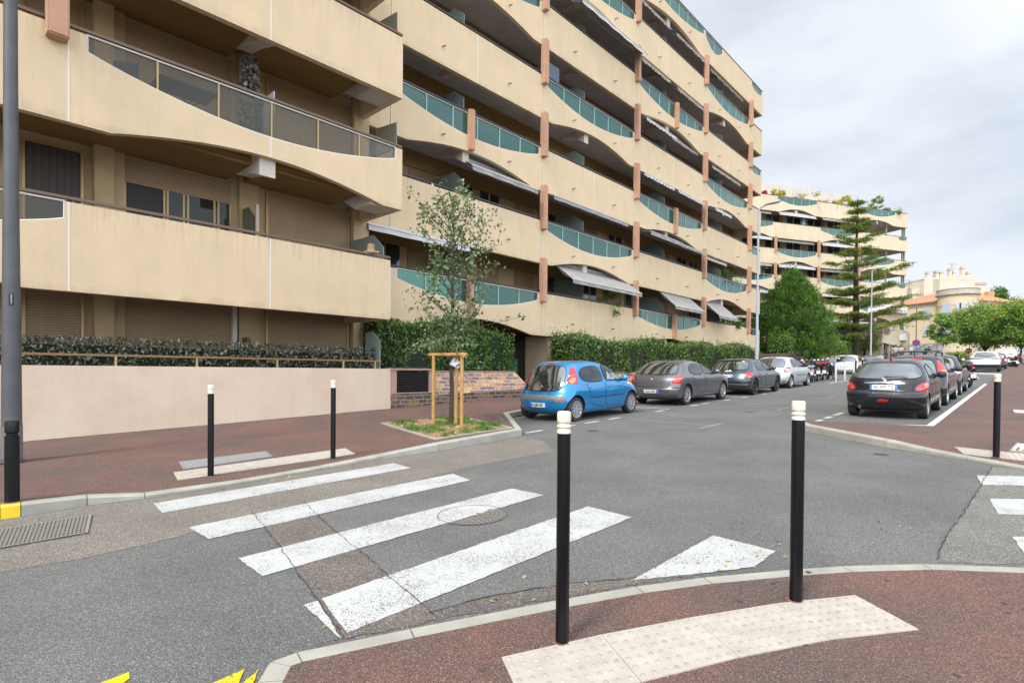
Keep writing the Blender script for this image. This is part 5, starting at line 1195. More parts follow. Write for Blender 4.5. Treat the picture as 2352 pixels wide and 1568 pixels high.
rb = empty('railing', W(8.85, T1-.3, 1.45), ANG, 'short black spiked railing above the louvred vent', 'railing')
mb = MB(); 
for i in range(15): mb.tube([(.1*i, 0, -.0), (.1*i, 0, .40)], .009, 5)
mb.build('bar', black, rb); MB().box(0, 1.4, -.012, .012, .02, .045).box(0, 1.4, -.012, .012, .30, .32).build('rail', black, rb)
brickwall(sv+.002, 14.55, 'sloped wall of mixed red and ochre bricks behind the young tree')
brickwall(17.0, 38, 'long sloped brick wall behind the blue and grey parked cars', slopeend=False)
# entrance steps and returns
structure(sheet('entrance_path', [(14.5, -16), (17, -16), (17, -12.3), (14.5, -12.3)], redpave, .26))
# fence and far brick wall
fn = empty('fence', W(38.6, -12.9, G(38.6)), ANG, 'dark brown slatted metal fence left of the rounded conifer', 'fence')
br_ = mat('fence_brown', (.085, .05, .035), .6)
mb = MB()
for i in range(56): x = i*.13; z = K*x; mb.box(x, x+.05, -.015, .015, z+.2, z+1.65)
mb.build('slat', br_, fn)
for x in (0, 3.6, 7.2): MB().box(x-.06, x+.06, -.05, .05, K*x, K*x+1.75).build('post', br_, fn)
mb = MB(); mb.add([(0, -.03, 1.5), (7.2, -.03, 1.5+K*7.2), (7.2, -.03, 1.56+K*7.2), (0, -.03, 1.56), (0, .03, 1.5), (7.2, .03, 1.5+K*7.2), (7.2, .03, 1.56+K*7.2), (0, .03, 1.56)], [(0, 1, 2, 3), (7, 6, 5, 4), (3, 2, 6, 7), (0, 4, 5, 1)]); mb.build('rail', br_, fn)
mb = MB(); mb.add([(0, -.04, 0), (7.2, -.04, K*7.2), (7.2, -.04, .35+K*7.2), (0, -.04, .35), (0, .2, 0), (7.2, .2, K*7.2), (7.2, .2, .35+K*7.2), (0, .2, .35)], [(0, 1, 2, 3), (3, 2, 6, 7), (1, 5, 6, 2)]); mb.build('plinth', brick_low, fn)
b2 = empty('brick_wall', W(46.2, -12.2, G(46.2)), ANG, 'rough sloped reddish stone wall below the neat bright hedge', 'wall', 'brick garden walls')
mb = MB(); L_ = 24.9; q = K*L_
mb.add([(0, 0, -.2), (L_, 0, q-.2), (L_, 0, q+.8), (0, 0, .8), (0, 1.0, 1.5), (L_, 1.0, q+1.5)], [(0, 1, 2, 3)]); mb.build('base', brickmat('rough_stone', [(.25, .15, .09), (.30, .19, .11), (.18, .12, .09), (.34, .22, .13)], (.2, .15, .11), .35, .2), b2)
MB().add([(0, -.1, .82), (L_, -.1, q+.82), (L_, 1.0, q+1.5), (0, 1.0, 1.5), (0, -.1, .76), (L_, -.1, q+.76)], [(0, 1, 2, 3), (4, 5, 1, 0), (0, 3, 4)]).build('tiled_slope', mat('slope_tiles', (.30, .18, .14), .85, c2=(.2, .13, .11), sc=3, bump=.5, bsc=8), b2)
gt = empty('gate', W(45.2, -12.6, G(45.2)), ANG, 'small dark iron gate at the foot of the rounded conifer', 'gate')
mb = MB(); mb.box(0, .08, -.04, .04, 0, 1.9).box(1.1, 1.18, -.04, .04, 0, 1.9); mb.build('post', black, gt)
mb = MB(); [mb.box(.12+.12*i, .14+.12*i, -.01, .01, .1, 1.7) for i in range(8)]; mb.build('bar', black, gt)
pf = empty('planter', W(72, -5.6, G(72)), 0, 'round woven planter by the conifer mound', 'planter')
MB().lathe([(.5, 0), (.85, .5), (.95, 1.0), (.9, 1.02), (.5, .9)], 24).build('bowl', mat('planter_brown', (.30, .24, .16), .8, c2=(.15, .13, .09), sc=14), pf)

# fallen leaves along the kerbs
Cf = []
for i in range(130):
    if random.random() < .6: s_ = random.uniform(-1, 9); t_ = -7.4+abs(random.gauss(0, .25)); z = G(s_)+.012
    else: s_ = random.uniform(1.5, 6); t_ = -2.9+.55*(s_-1.2)*.9-abs(random.gauss(0, .25)); z = G(s_)+.012
    Cf.append(tuple(W(s_, t_, z)))
fl_ = leaves('fallen_leaves', np.array(Cf), .035, mat('leaf_fallen', (.25, .15, .06), .8, isl=(.42, .33, .16)), None, A=np.tile([1, 0, 0.], (len(Cf), 1)), N_=np.tile([0, 0, 1.], (len(Cf), 1)), jit=.5, asp=.5)
tag(fl_, 'small dry fallen leaves scattered along the kerbs', 'leaves', kind='stuff')
# ------------------------------------------------------------------ vehicles
def carpaint(name, c, metal=.55, rough=.28, c2=None):
    return mat(name, c, rough, metal, c2=c2 or tuple(x*.88 for x in c), sc=2, coat=.9, spec=.6)
tyre_m = mat('tyre', (.018, .018, .019), .75, c2=(.03, .028, .026), sc=20)
rim_s = mat('rim_silver', (.55, .55, .56), .3, .7); rim_d = mat('rim_dark', (.05, .05, .055), .3, .6)
carglass = mat('car_glass', (.022, .028, .028), .03, spec=1.0, coat=1.0)
carglass.node_tree.nodes['Principled BSDF'].inputs['IOR'].default_value = 2.0
sideglass = mat('car_side_glass', (.03, .038, .036), .03, spec=.7, c2=(.006, .007, .007), sc=2.8)
trim = mat('black_trim', (.02, .02, .022), .5); gap_m = mat('panel_gap', (.006, .006, .006), .8)
redl = mat('red_lamp', (.52, .008, .012), .12, coat=1.); redd = mat('red_reflector', (.35, .01, .01), .25); orangel = mat('orange_lamp', (.60, .22, .10), .15, coat=1.); clearl = mat('clear_lamp', (.75, .70, .66), .12, coat=1.)
chrome = mat('chrome', (.70, .70, .70), .12, 1.); platem = mat('plate_white', (.74, .74, .70), .4); plateb = mat('plate_blue', (.03, .16, .55), .4); ink = mat('plate_ink', (.02, .02, .02), .5)
greyplast = mat('grey_plastic', (.16, .165, .175), .5)

def interp(tab, z):
    """smooth (Catmull-like) interpolation of rows (z, a, b, c)"""
    n = len(tab)
    if z <= tab[0][0]: return tab[0][1:]
    if z >= tab[-1][0]: return tab[-1][1:]
    for i in range(n-1):
        if z <= tab[i+1][0]: break
    z0, z1 = tab[i][0], tab[i+1][0]; u = (z-z0)/(z1-z0); out = []
    for k in range(1, len(tab[0])):
        d = (tab[i+1][k]-tab[i][k])/(z1-z0)
        dp = (tab[i][k]-tab[i-1][k])/(z0-tab[i-1][0]) if i else d; dn = (tab[i+2][k]-tab[i+1][k])/(tab[i+2][0]-z1) if i < n-2 else d
        m0 = 0 if d*dp <= 0 else 2*d*dp/(d+dp); m1 = 0 if d*dn <= 0 else 2*d*dn/(d+dn)
        h = z1-z0; out.append(tab[i][k]*(1+2*u)*(1-u)**2+m0*h*u*(1-u)**2+tab[i+1][k]*u*u*(3-2*u)+m1*h*u*u*(u-1))
    return out
class Car:
    def __init__(c, sp): c.sp = sp; f = sp.get('lx', 1.09); c.f = f; c.tab = [(z, a*f, b*f, w_) for z, a, b, w_ in sp['tab']]; c.RR = sp.get('RR', .34); c.RF = sp.get('RF', .55); c.n = sp.get('nr', 2.6); c.cache = {}
    def outline(c, z, N_=14):
        """half outline (y>=0) from rear centre to front centre at height z"""
        key = (round(z, 4), N_)
        if key in c.cache: return c.cache[key]
        xr, xf, w_ = interp(c.tab, z); L_ = xf-xr; rr_, rf = min(c.RR, L_*.4), min(c.RF, L_*.45); e = 2/c.n; P = []
        for i in range(N_+1):
            a = math.pi/2*i/N_; P.append((xr+rr_*(1-math.cos(a)**e if i < N_ else 1), w_*math.sin(a)**e))
        m_ = 22
        for i in range(1, m_): P.append((xr+rr_+(L_-rr_-rf)*i/m_, w_))
        for i in range(N_+1):
            a = math.pi/2*(1-i/N_); P.append((xf-rf*(1-math.cos(a)**e if i > 0 else 1), w_*math.sin(a)**e if i < N_ else 0))
        c.cache[key] = P; return P
    def rear(c, q, z):          # chart over the rear: arc length q from the centre line
        P = c.outline(z, 24); s_ = 0; a = abs(q)
        for i in range(len(P)-1):
            d = math.hypot(P[i+1][0]-P[i][0], P[i+1][1]-P[i][1])
            if s_+d >= a: u = (a-s_)/d if d else 0; return Vector((P[i][0]+(P[i+1][0]-P[i][0])*u, math.copysign(P[i][1]+(P[i+1][1]-P[i][1])*u, q if q else 1), z))
            s_ += d
        return Vector((P[-1][0], 0, z))
    def front(c, q, z):
        P = c.outline(z, 24)[::-1]; s_ = 0; a = abs(q)
        for i in range(len(P)-1):
            d = math.hypot(P[i+1][0]-P[i][0], P[i+1][1]-P[i][1])
            if s_+d >= a: u = (a-s_)/d if d else 0; return Vector((P[i][0]+(P[i+1][0]-P[i][0])*u, math.copysign(P[i][1]+(P[i+1][1]-P[i][1])*u, q if q else 1), z))
            s_ += d
        return Vector((P[-1][0], 0, z))
    def side(c, x, z, sg):
        xr, xf, w_ = interp(c.tab, z); L_ = xf-xr; rr_, rf = min(c.RR, L_*.4), min(c.RF, L_*.45)
        def g__(d, r_): d = max(0, min(1, d/r_)); return (1-(1-d)**c.n)**(1/c.n)
        return Vector((x, sg*w_*g__(x-xr, rr_)*g__(xf-x, rf), z))
    def decal(c, name, poly, m, parent, chart, sg=1, h=.004, edge=None, step=.07, xs=True):
        """panel following the body: poly in (x,z) for 'side' or (q,z) for 'rear'/'front', raised by h"""
        f = c.f if chart == 'side' else 1
        fn = {'side': lambda a, z: c.side(a, z, sg), 'rear': lambda a, z: c.rear(a, z), 'front': lambda a, z: c.front(a, z)}[chart]
        P = [(a*f, z) for a, z in poly]; D = []
        for i in range(len(P)):
            a, b = P[i], P[(i+1) % len(P)]; k = max(1, int(math.dist(a, b)/step)); D += [(a[0]+(b[0]-a[0])*j/k, a[1]+(b[1]-a[1])*j/k) for j in range(k)]
        nb_ = len(D); x0, x1, z0, z1 = min(p[0] for p in D), max(p[0] for p in D), min(p[1] for p in D), max(p[1] for p in D)
        def inside(p):
            r = False
            for i in range(nb_):
                a, b = D[i], D[i-1]
                if (a[1] > p[1]) != (b[1] > p[1]) and p[0] < (b[0]-a[0])*(p[1]-a[1])/(b[1]-a[1])+a[0]: r = not r
            return r
        I = []
        gx = x0+step*.5
        while gx < x1:
            gz_ = z0+step*.5
            while gz_ < z1:
                if inside((gx, gz_)) and min(math.dist((gx, gz_), q) for q in D) > step*.35: I.append((gx, gz_))
                gz_ += step
            gx += step
        V = [Vector(p) for p in D+I]
        vo, _, fo, _, _, _ = delaunay_2d_cdt(V, [(i, (i+1) % nb_) for i in range(nb_)], [], 1, 1e-5)
        fo = [t for t in fo]
        if edge is None: edge = h
        out = []; e = .01
        for i, v in enumerate(vo):
            p = fn(v.x, v.y); du = fn(v.x+e, v.y)-fn(v.x-e, v.y); dz = fn(v.x, v.y+e)-fn(v.x, v.y-e); nn = du.cross(dz)
            if nn.length < 1e-9: nn = Vector((-1, 0, 0))
            nn.normalize(); ctr = Vector(((c.tab[4][1]+c.tab[4][2])/2, 0, .5))
            if nn.dot(p-ctr) < 0: nn = -nn
            bd = min(math.dist((v.x, v.y), q) for q in D) < 1e-3
            out.append(p+nn*(edge if bd else h))
        fo2 = [t for t in fo if inside((sum(vo[k].x for k in t)/3, sum(vo[k].y for k in t)/3))]
        me = bpy.data.meshes.new(name); me.from_pydata([tuple(v) for v in out], [], [tuple(t) for t in fo2]); me.update(); me.materials.append(m)
        bm = bmesh.new(); bm.from_mesh(me); bmesh.ops.recalc_face_normals(bm, faces=bm.faces)
        if bm.faces and sum(f_.normal.dot(f_.calc_center_median()-ctr)*f_.calc_area() for f_ in bm.faces) < 0: bmesh.ops.reverse_faces(bm, faces=bm.faces)
        bm.to_mesh(me); bm.free(); me.polygons.foreach_set('use_smooth', [True]*len(me.polygons))
        o = bpy.data.objects.new(name, me); col.objects.link(o); o.parent = parent; return o
    def body(c, m, root, wheels, R_arch):
        tab = c.tab; zs = []
        for a, b in zip(tab, tab[1:]):
            k = max(1, int(math.ceil((b[0]-a[0])/.035)), int(math.ceil(abs(b[2]-a[2])/.12)), int(math.ceil(abs(b[1]-a[1])/.08)))
            zs += [a[0]+(b[0]-a[0])*j/k for j in range(k)]
        zs.append(tab[-1][0]); vs = []; fs = []
        for z in zs:
            P = c.outline(z); vs += [(x, y, z) for x, y in P]+[(x, -y, z) for x, y in P[1:-1][::-1]]
        k = len(c.outline(zs[0]))*2-2
        for i in range(len(zs)-1):
            for j in range(k): fs.append((i*k+j, i*k+(j+1) % k, (i+1)*k+(j+1) % k, (i+1)*k+j))
        h_ = k//2
        for base in (0, (len(zs)-1)*k):
            for j in range(h_): 
                a, b, c_, d_ = base+j, base+j+1, base+(k-j-1) % k, base+(k-j) % k
                q = [a, b, c_, d_]; q2 = []
                for v in q:
                    if v not in q2: q2.append(v)
                if len(q2) > 2: fs.append(tuple(q2))
        mb = MB(); mb.add(vs, fs); o = mb.build('body', m, root)
        cut = MB()
        w_ = c.sp['w']
        for x in wheels:
            for sg in (1, -1): cut.lathe([(R_arch, sg*(w_-.27)), (R_arch, sg*(w_+.3))], 36, 'y', (x, 0, c.sp['r']))
        co = cut.build('cutter', trim, root); bpy.context.view_layer.update(); md = o.modifiers.new('arches', 'BOOLEAN'); md.operation = 'DIFFERENCE'; md.object = co; md.solver = 'EXACT'
        o.data.materials.append(trim); md.material_mode = 'TRANSFER'
        dg = bpy.context.evaluated_depsgraph_get(); me = bpy.data.meshes.new_from_object(o.evaluated_get(dg)); o.modifiers.clear(); o.data = me; bpy.data.objects.remove(co)
        me.polygons.foreach_set('use_smooth', [True]*len(me.polygons)); me.set_sharp_from_angle(angle=R(32)); return o

def wheel(root, x, y, r, wd, rim, style, sg):
    w = empty('wheel', (x, y, r)); w.parent = root
    MB().lathe([(r*.66, -wd/2*.9), (r*.93, -wd/2), (r*.985, -wd*.42), (r, -wd*.2), (r, wd*.2), (r*.985, wd*.42), (r*.93, wd/2), (r*.66, wd/2*.9)], 36, 'y', cap=False).build('tyre', tyre_m, w, smooth=35)
    R_ = r*.70; y0 = sg*wd*.32
    mb = MB(); mb.lathe([(R_*.99, sg*wd*.46), (R_, sg*wd*.5), (R_*.93, sg*wd*.49), (R_*.90, sg*wd*.30), (R_*.86, sg*wd*.28)], 36, 'y')
    mb.f = [f_ for f_ in mb.f if len(f_) < 10]; mb.mi = [0]*len(mb.f)
    mb.lathe([(R_*.16, sg*wd*.40), (R_*.15, sg*wd*.46), (R_*.02, sg*wd*.47)], 16, 'y')
    def spoke(a0, w0, w1, y_, twist=0, wmul=1):
        a1 = a0+twist; vs = []
        for rr_, a, ww in ((R_*.12, a0, w0), (R_*.55, (a0+a1)/2, (w0+w1)/2), (R_*.93, a1, w1)):
            c_, s_ = math.cos(a), math.sin(a); q = y_*(1 if rr_ < R_*.8 else 1.04)
            vs += [(rr_*c_-ww*s_, q, rr_*s_+ww*c_), (rr_*c_+ww*s_, q, rr_*s_-ww*c_), (rr_*c_-ww*s_*.8, q-sg*.03, rr_*s_+ww*c_*.8), (rr_*c_+ww*s_*.8, q-sg*.03, rr_*s_-ww*c_*.8)]
        mb.add(vs, [(0, 1, 5, 4), (4, 5, 9, 8), (0, 4, 6, 2), (4, 8, 10, 6), (1, 3, 7, 5), (5, 7, 11, 9)])
    if style == 'cap':
        for i in range(11): spoke(2*math.pi*i/11, .012, .030, sg*wd*.44)
    elif style == 'double':
        for i in range(7): spoke(2*math.pi*i/7-.12, .016, .012, sg*wd*.42); spoke(2*math.pi*i/7+.12, .016, .012, sg*wd*.42)
    elif style == 'five':
        for i in range(5): spoke(2*math.pi*i/5, .035, .022, sg*wd*.42, .25)
    else:
        for i in range(9): spoke(2*math.pi*i/9, .014, .024, sg*wd*.43)
    mb.build('rim', rim, w, smooth=40)
    MB().lathe([(R_*.88, sg*wd*.05), (R_*.88, sg*wd*.12)], 24, 'y').build('brake_disc', mat('brake_dark', (.03, .03, .032), .5, .4), w)
    return w
def plate(car, root, z, txt, h=.11, wd=.52, q=0, blue2=True):
    p = car.rear(q, z); e = empty('number_plate', p+Vector((-.012, 0, 0))); e.parent = root
    t_ = math.atan2(car.rear(0, z+.05).x-car.rear(0, z-.05).x, .1); e.rotation_euler = (0, t_, 0)
    MB().box(-.008, .02, -wd/2, wd/2, -h/2, h/2).build('plate', platem, e)
    MB().box(-.010, -.0085, wd/2-.045, wd/2, -h/2, h/2).build('plate_strip', plateb, e)
    if blue2: MB().box(-.010, -.0085, -wd/2, -wd/2+.045, -h/2, h/2).build('plate_strip', plateb, e)
    text_mesh(txt, h*.92, ink, e, (-.011, 0, -.002), (R(90), 0, R(-90)), 'lettering', .001, .80 if len(txt) > 8 else .9, .0025)
def circ(cx_, cz_, rx_, rz_, n=20, sq=1.): return [(cx_+rx_*math.copysign(abs(math.cos(2*math.pi*i/n))**sq, math.cos(2*math.pi*i/n)), cz_+rz_*math.copysign(abs(math.sin(2*math.pi*i/n))**sq, math.sin(2*math.pi*i/n))) for i in range(n)]
def chaikin(P, n=2):
    for _ in range(n):
        Q = []
        for i in range(len(P)):
            a, b = P[i], P[(i+1) % len(P)]; d = math.dist(a, b)
            if d < .05: Q.append(((a[0]+b[0])/2, (a[1]+b[1])/2)); continue
            k = min(.25, .06/d); Q += [(a[0]+(b[0]-a[0])*k, a[1]+(b[1]-a[1])*k), (b[0]+(a[0]-b[0])*k, b[1]+(a[1]-b[1])*k)]
        P = Q
    return P
def mirror_(p): return [(-a, z) for a, z in p][::-1]

def build_car(sp, s, t_right, label, group='cars parked along the street', name='parked_car', gh=.004):
    w_ = sp['w']; base = W(s, t_right-w_, G(s)+gh)
    root = empty(name, base, ANG, label, 'car', group, ry=-math.atan(K)); C = Car(sp); f = C.f; paint = sp['paint']
    xs_ = [sp['ax'][0]*f, sp['ax'][1]*f]; r_ = sp['r']
    body = C.body(paint, root, xs_, r_+.055)
    for x in xs_:
        for sg in (1, -1): wheel(root, x, sg*(w_-.115), r_, .19, sp.get('rim', rim_s), sp.get('style', 'cap'), sg)
    # under tray keeps light out from below
    MB().box(xs_[0]-.3, xs_[1]+.3, -w_+.3, w_-.3, .16, .22).build('underbody', trim, root)
    for sg in (1, -1):
        for (nm, dp, wp, hd) in sp['doors']:
            dp = chaikin(dp, 1) if len(dp) > 4 else dp
            C.decal('door_gap', [(a, z) for a, z in grow(dp, .010)], gap_m, root, 'side', sg, .0015)
            d = C.decal('door', dp, paint, root, 'side', sg, .0045, .0035)
            if hd:
                p = C.side(hd[0]*f, hd[1], sg); MB().tube([(p.x-.08, p.y-sg*.0, p.z), (p.x-.06, p.y+sg*.03, p.z), (p.x+.06, p.y+sg*.03, p.z+.003), (p.x+.08, p.y, p.z)], .013, 8).build('door_handle', sp.get('handle', paint), d, smooth=60)
        for wp in sp['sidewin']:
            wp = chaikin(wp)
            fr = C.decal('window_frame', grow(wp, .014), gap_m, root, 'side', sg, .006)
            C.decal('window', wp, sideglass, fr, 'side', sg, .010)
        for dn in sp.get('sidetrim', ()): C.decal(dn[0], dn[1], dn[2], root, 'side', sg, .016, .010)
        mxx, mz = sp['mirror']; p = C.side(mxx*f, mz, sg)
        mr = MB().lathe([(.03, .0), (.075, .04), (.085, .10), (.075, .17), (.03, .20)], 14, 'y', (0, 0, 0)).build('mirror', sp.get('mirm', paint), root, loc=(p.x, p.y-(0 if sg > 0 else .0), p.z+.04), smooth=60); mr.scale = (.75, sg, 1)
    rw = chaikin(sp['rearwin']); frm = C.decal('window_frame', grow(rw, .014), gap_m, root, 'rear', 1, .004); C.decal('rear_window', rw, carglass, frm, 'rear', 1, .008)
    if 'wiper' in sp:
        a, b = sp['wiper']; p, q = C.rear(*a), C.rear(*b); MB().tube([p+Vector((-.03, 0, 0)), q+Vector((-.03, 0, .0))], [.016, .008], 8).build('wiper', trim, root)
    for dn in sp.get('reartrim', ()): C.decal(dn[0], dn[1], dn[2], root, 'rear', 1, dn[3] if len(dn) > 3 else .012, .006)
    if sp.get('tg', True) and 'reartrim' in sp:
        zt_ = sp['rearwin'][0][1]; qg = .60*w_/.87; zb_ = sp.get('tgz', .60)
        for P_ in ([(-qg, zb_), (-qg+.008, zb_), (-qg-.02, zt_), (-qg-.028, zt_)], [(qg-.008, zb_), (qg, zb_), (qg+.028, zt_), (qg+.02, zt_)], [(-qg, zb_), (qg, zb_), (qg, zb_+.008), (-qg, zb_+.008)]): C.decal('tailgate_gap', P_, gap_m, root, 'rear', 1, .0025, .0025)
    for lp in sp['lights']:
        lp = chaikin(lp)
        for k, pl_ in enumerate((lp, mirror_(lp))):
            lo = C.decal('tail_light', pl_, redl, root, 'rear', 1, .016, .001)
            for lm, lc in sp.get('lightin', ()): C.decal('lamp_lens', lm if k == 0 else mirror_(lm), lc, lo, 'rear', 1, .024, .016, step=.03)
    fl = sp.get('headlight')
    if fl:
        for pl_ in (fl, mirror_(fl)): C.decal('headlight', pl_, clearl, root, 'front', 1, .012, .001)
    C.decal('windscreen', sp['windscreen'], carglass, root, 'front', 1, .006)
    if 'plate' in sp: plate(C, root, *sp['plate'])
    if 'badge' in sp:
        bz_, sz, kind = sp['badge']; p = C.rear(0, bz_)
        if kind == 'round':
            e = empty('badge', p+Vector((-.012, 0, 0))); e.parent = root; MB().lathe([(sz, -.006), (sz, .006)], 24, 'x').build('rim', chrome, e); MB().lathe([(sz*.72, -.009), (sz*.72, .0)], 24, 'x').build('disc', mat('badge_blue', (.05, .15, .4), .3), e)
            MB().box(-.0105, -.0095, 0, sz*.68, 0, sz*.68).box(-.0105, -.0095, -sz*.68, 0, -sz*.68, 0).build('quarter', platem, e)
        elif kind == 'rings':
            mb = MB()
            for k in range(4):
                cy = (k-1.5)*sz*1.35; mb.tube([(p.x-.015, cy+sz*math.cos(a_*math.pi/10), p.z+sz*math.sin(a_*math.pi/10)) for a_ in range(21)], .006, 6, cap=False)
            mb.build('badge', chrome, root)
        elif kind == 'lion':
            mb = MB(); 
            for P_ in ([(-.6, .9), (-.1, .7), (.3, .9), (.6, .5), (.2, .3), (0, -.1), (.3, -.4), (.1, -.9)], [(0, .2), (-.5, .0), (-.7, -.4)], [(.1, .2), (.7, .1)], [(-.1, -.2), (-.3, -.9)]): mb.tube([(p.x-.012, -a*sz, p.z+b*sz) for a, b in P_], .008, 6)
            mb.build('badge', chrome, root)
    if 'antenna' in sp: 
        p = sp['antenna']; MB().tube([(p[0]*f, 0, p[1]-.02), (p[0]*f-.02, 0, p[1]+.03), (p[0]*f-.12, 0, p[1]+p[2])], [.03, .012, .004], 8).build('antenna', trim, root)
    for y in sp.get('exhaust', ()): MB().lathe([(.035, -.1), (.035, .12), (.025, .12), (.025, -.1)], 14, 'x').build('exhaust', chrome, root, loc=(.12, y, .27))
    if sp.get('rails'):
        for sg in (1, -1): x0, x1, zr, yr = sp['rails']; MB().tube([(x0*f, sg*yr, zr-.04), (x0*f+.15, sg*yr, zr+.05), (x1*f-.15, sg*yr, zr+.06), (x1*f, sg*yr, zr-.04)], .022, 8).build('roof_rail', sp.get('railm', trim), root, smooth=60)
        for x in (sp['rails'][0]*f+.5, sp['rails'][1]*f-.5): MB().tube([(x, -yr, zr+.10), (x, yr, zr+.10)], .024, 8).build('roof_bar', trim, root) if sp.get('bars') else None
    root['_x'] = 0; del root['_x']
    return root, C
def grow(poly, e):
    n = len(poly); cx_, cz_ = sum(p[0] for p in poly)/n, sum(p[1] for p in poly)/n; A = sum(poly[i-1][0]*poly[i][1]-poly[i][0]*poly[i-1][1] for i in range(n)); sgn = 1 if A > 0 else -1; out = []
    for i in range(n):
        a, b, c = Vector(poly[i-1]), Vector(poly[i]), Vector(poly[(i+1) % n]); d1 = (b-a).normalized() if (b-a).length > 1e-6 else Vector((1, 0)); d2 = (c-b).normalized() if (c-b).length > 1e-6 else d1
        n1, n2 = Vector((d1.y, -d1.x)), Vector((d2.y, -d2.x)); v = n1+n2; v = v.normalized() if v.length > 1e-3 else n1; k = 1/max(.6, v.dot(n1)); q = b+v*e*k*sgn; out.append((q.x, q.y))
    return out

SP = {}
SP['city'] = dict(tg=False, w=.815, r=.295, ax=(.50, 2.84), style='cap', RR=.42, RF=.6, nr=2.4, lx=1.09,
    tab=[(.17, .22, 3.2, .70), (.24, .08, 3.36, .765), (.36, .01, 3.42, .80), (.50, .0, 3.43, .815), (.62, .03, 3.41, .815), (.72, .10, 3.34, .812), (.82, .15, 3.18, .80), (.90, .18, 2.98, .79), (.97, .22, 2.78, .772), (1.08, .28, 2.60, .74), (1.20, .35, 2.42, .70), (1.32, .43, 2.18, .65), (1.39, .50, 1.98, .605), (1.43, .60, 1.80, .55), (1.46, .78, 1.58, .44), (1.473, 1.0, 1.40, .28)],
    doors=[('rear', [(.88, .92), (1.0, .72), (1.02, .42), (1.45, .30), (1.62, .30), (1.62, .93), (1.3, .92)], 0, (1.0, .80)), ('front', [(1.66, .30), (2.42, .30), (2.46, .5), (2.45, .93), (1.66, .93)], 0, (1.78, .80))],
    sidewin=[[(.68, 1.12), (.74, 1.02), (.88, .965), (1.1, .95), (1.58, .955), (1.50, 1.31), (1.2, 1.33), (.85, 1.28), (.72, 1.20)], [(1.66, .96), (2.52, .95), (2.36, 1.10), (2.08, 1.26), (1.85, 1.33), (1.62, 1.35)]],
    sidetrim=[('door_strip', [(1.05, .535), (2.42, .535), (2.42, .565), (1.05, .565)], trim)],
    mirror=(2.40, .95), rearwin=[(-.60, .80), (-.52, .76), (-.3, .74), (0, .735), (.3, .74), (.52, .76), (.60, .80), (.585, 1.05), (.52, 1.24), (.44, 1.33), (0, 1.35), (-.44, 1.33), (-.52, 1.24), (-.585, 1.05)],
    wiper=((-.05, .80), (.25, 1.0)),
    reartrim=[('bumper_insert', [(-.74, .63), (0, .65), (.74, .63), (.78, .54), (.70, .46), (.5, .47), (.38, .53), (-.38, .53), (-.5, .47), (-.70, .46), (-.78, .54)], greyplast, .02), ('brake_lamp', [(-.13, 1.375), (.13, 1.375), (.13, 1.405), (-.13, 1.405)], redl, .03), ('reflector', [(-.68, .53), (-.56, .53), (-.56, .57), (-.68, .57)], redd, .032), ('reflector', [(.56, .53), (.68, .53), (.68, .57), (.56, .57)], mat('fog_dark', (.05, .03, .03), .3), .032)],
    lights=[[(.63, .90), (.98, .89), (.93, 1.02), (.84, 1.16), (.72, 1.28), (.60, 1.36), (.60, 1.24), (.64, 1.10)]],
    lightin=[(circ(.79, .99, .075, .07), orangel), (circ(.76, 1.12, .06, .055), mat('red_lamp_bright', (.68, .03, .03), .1, coat=1.))],
    headlight=[(.62, .70), (.95, .72), (1.05, .85), (.85, .88), (.65, .8)], windscreen=[(-.62, .99), (0, 1.0), (.62, .99), (.50, 1.32), (0, 1.36), (-.50, 1.32)],
    plate=(.40, 'DL-382-WR', .10, .46, 0, False), badge=(.83, .035, 'lion'))
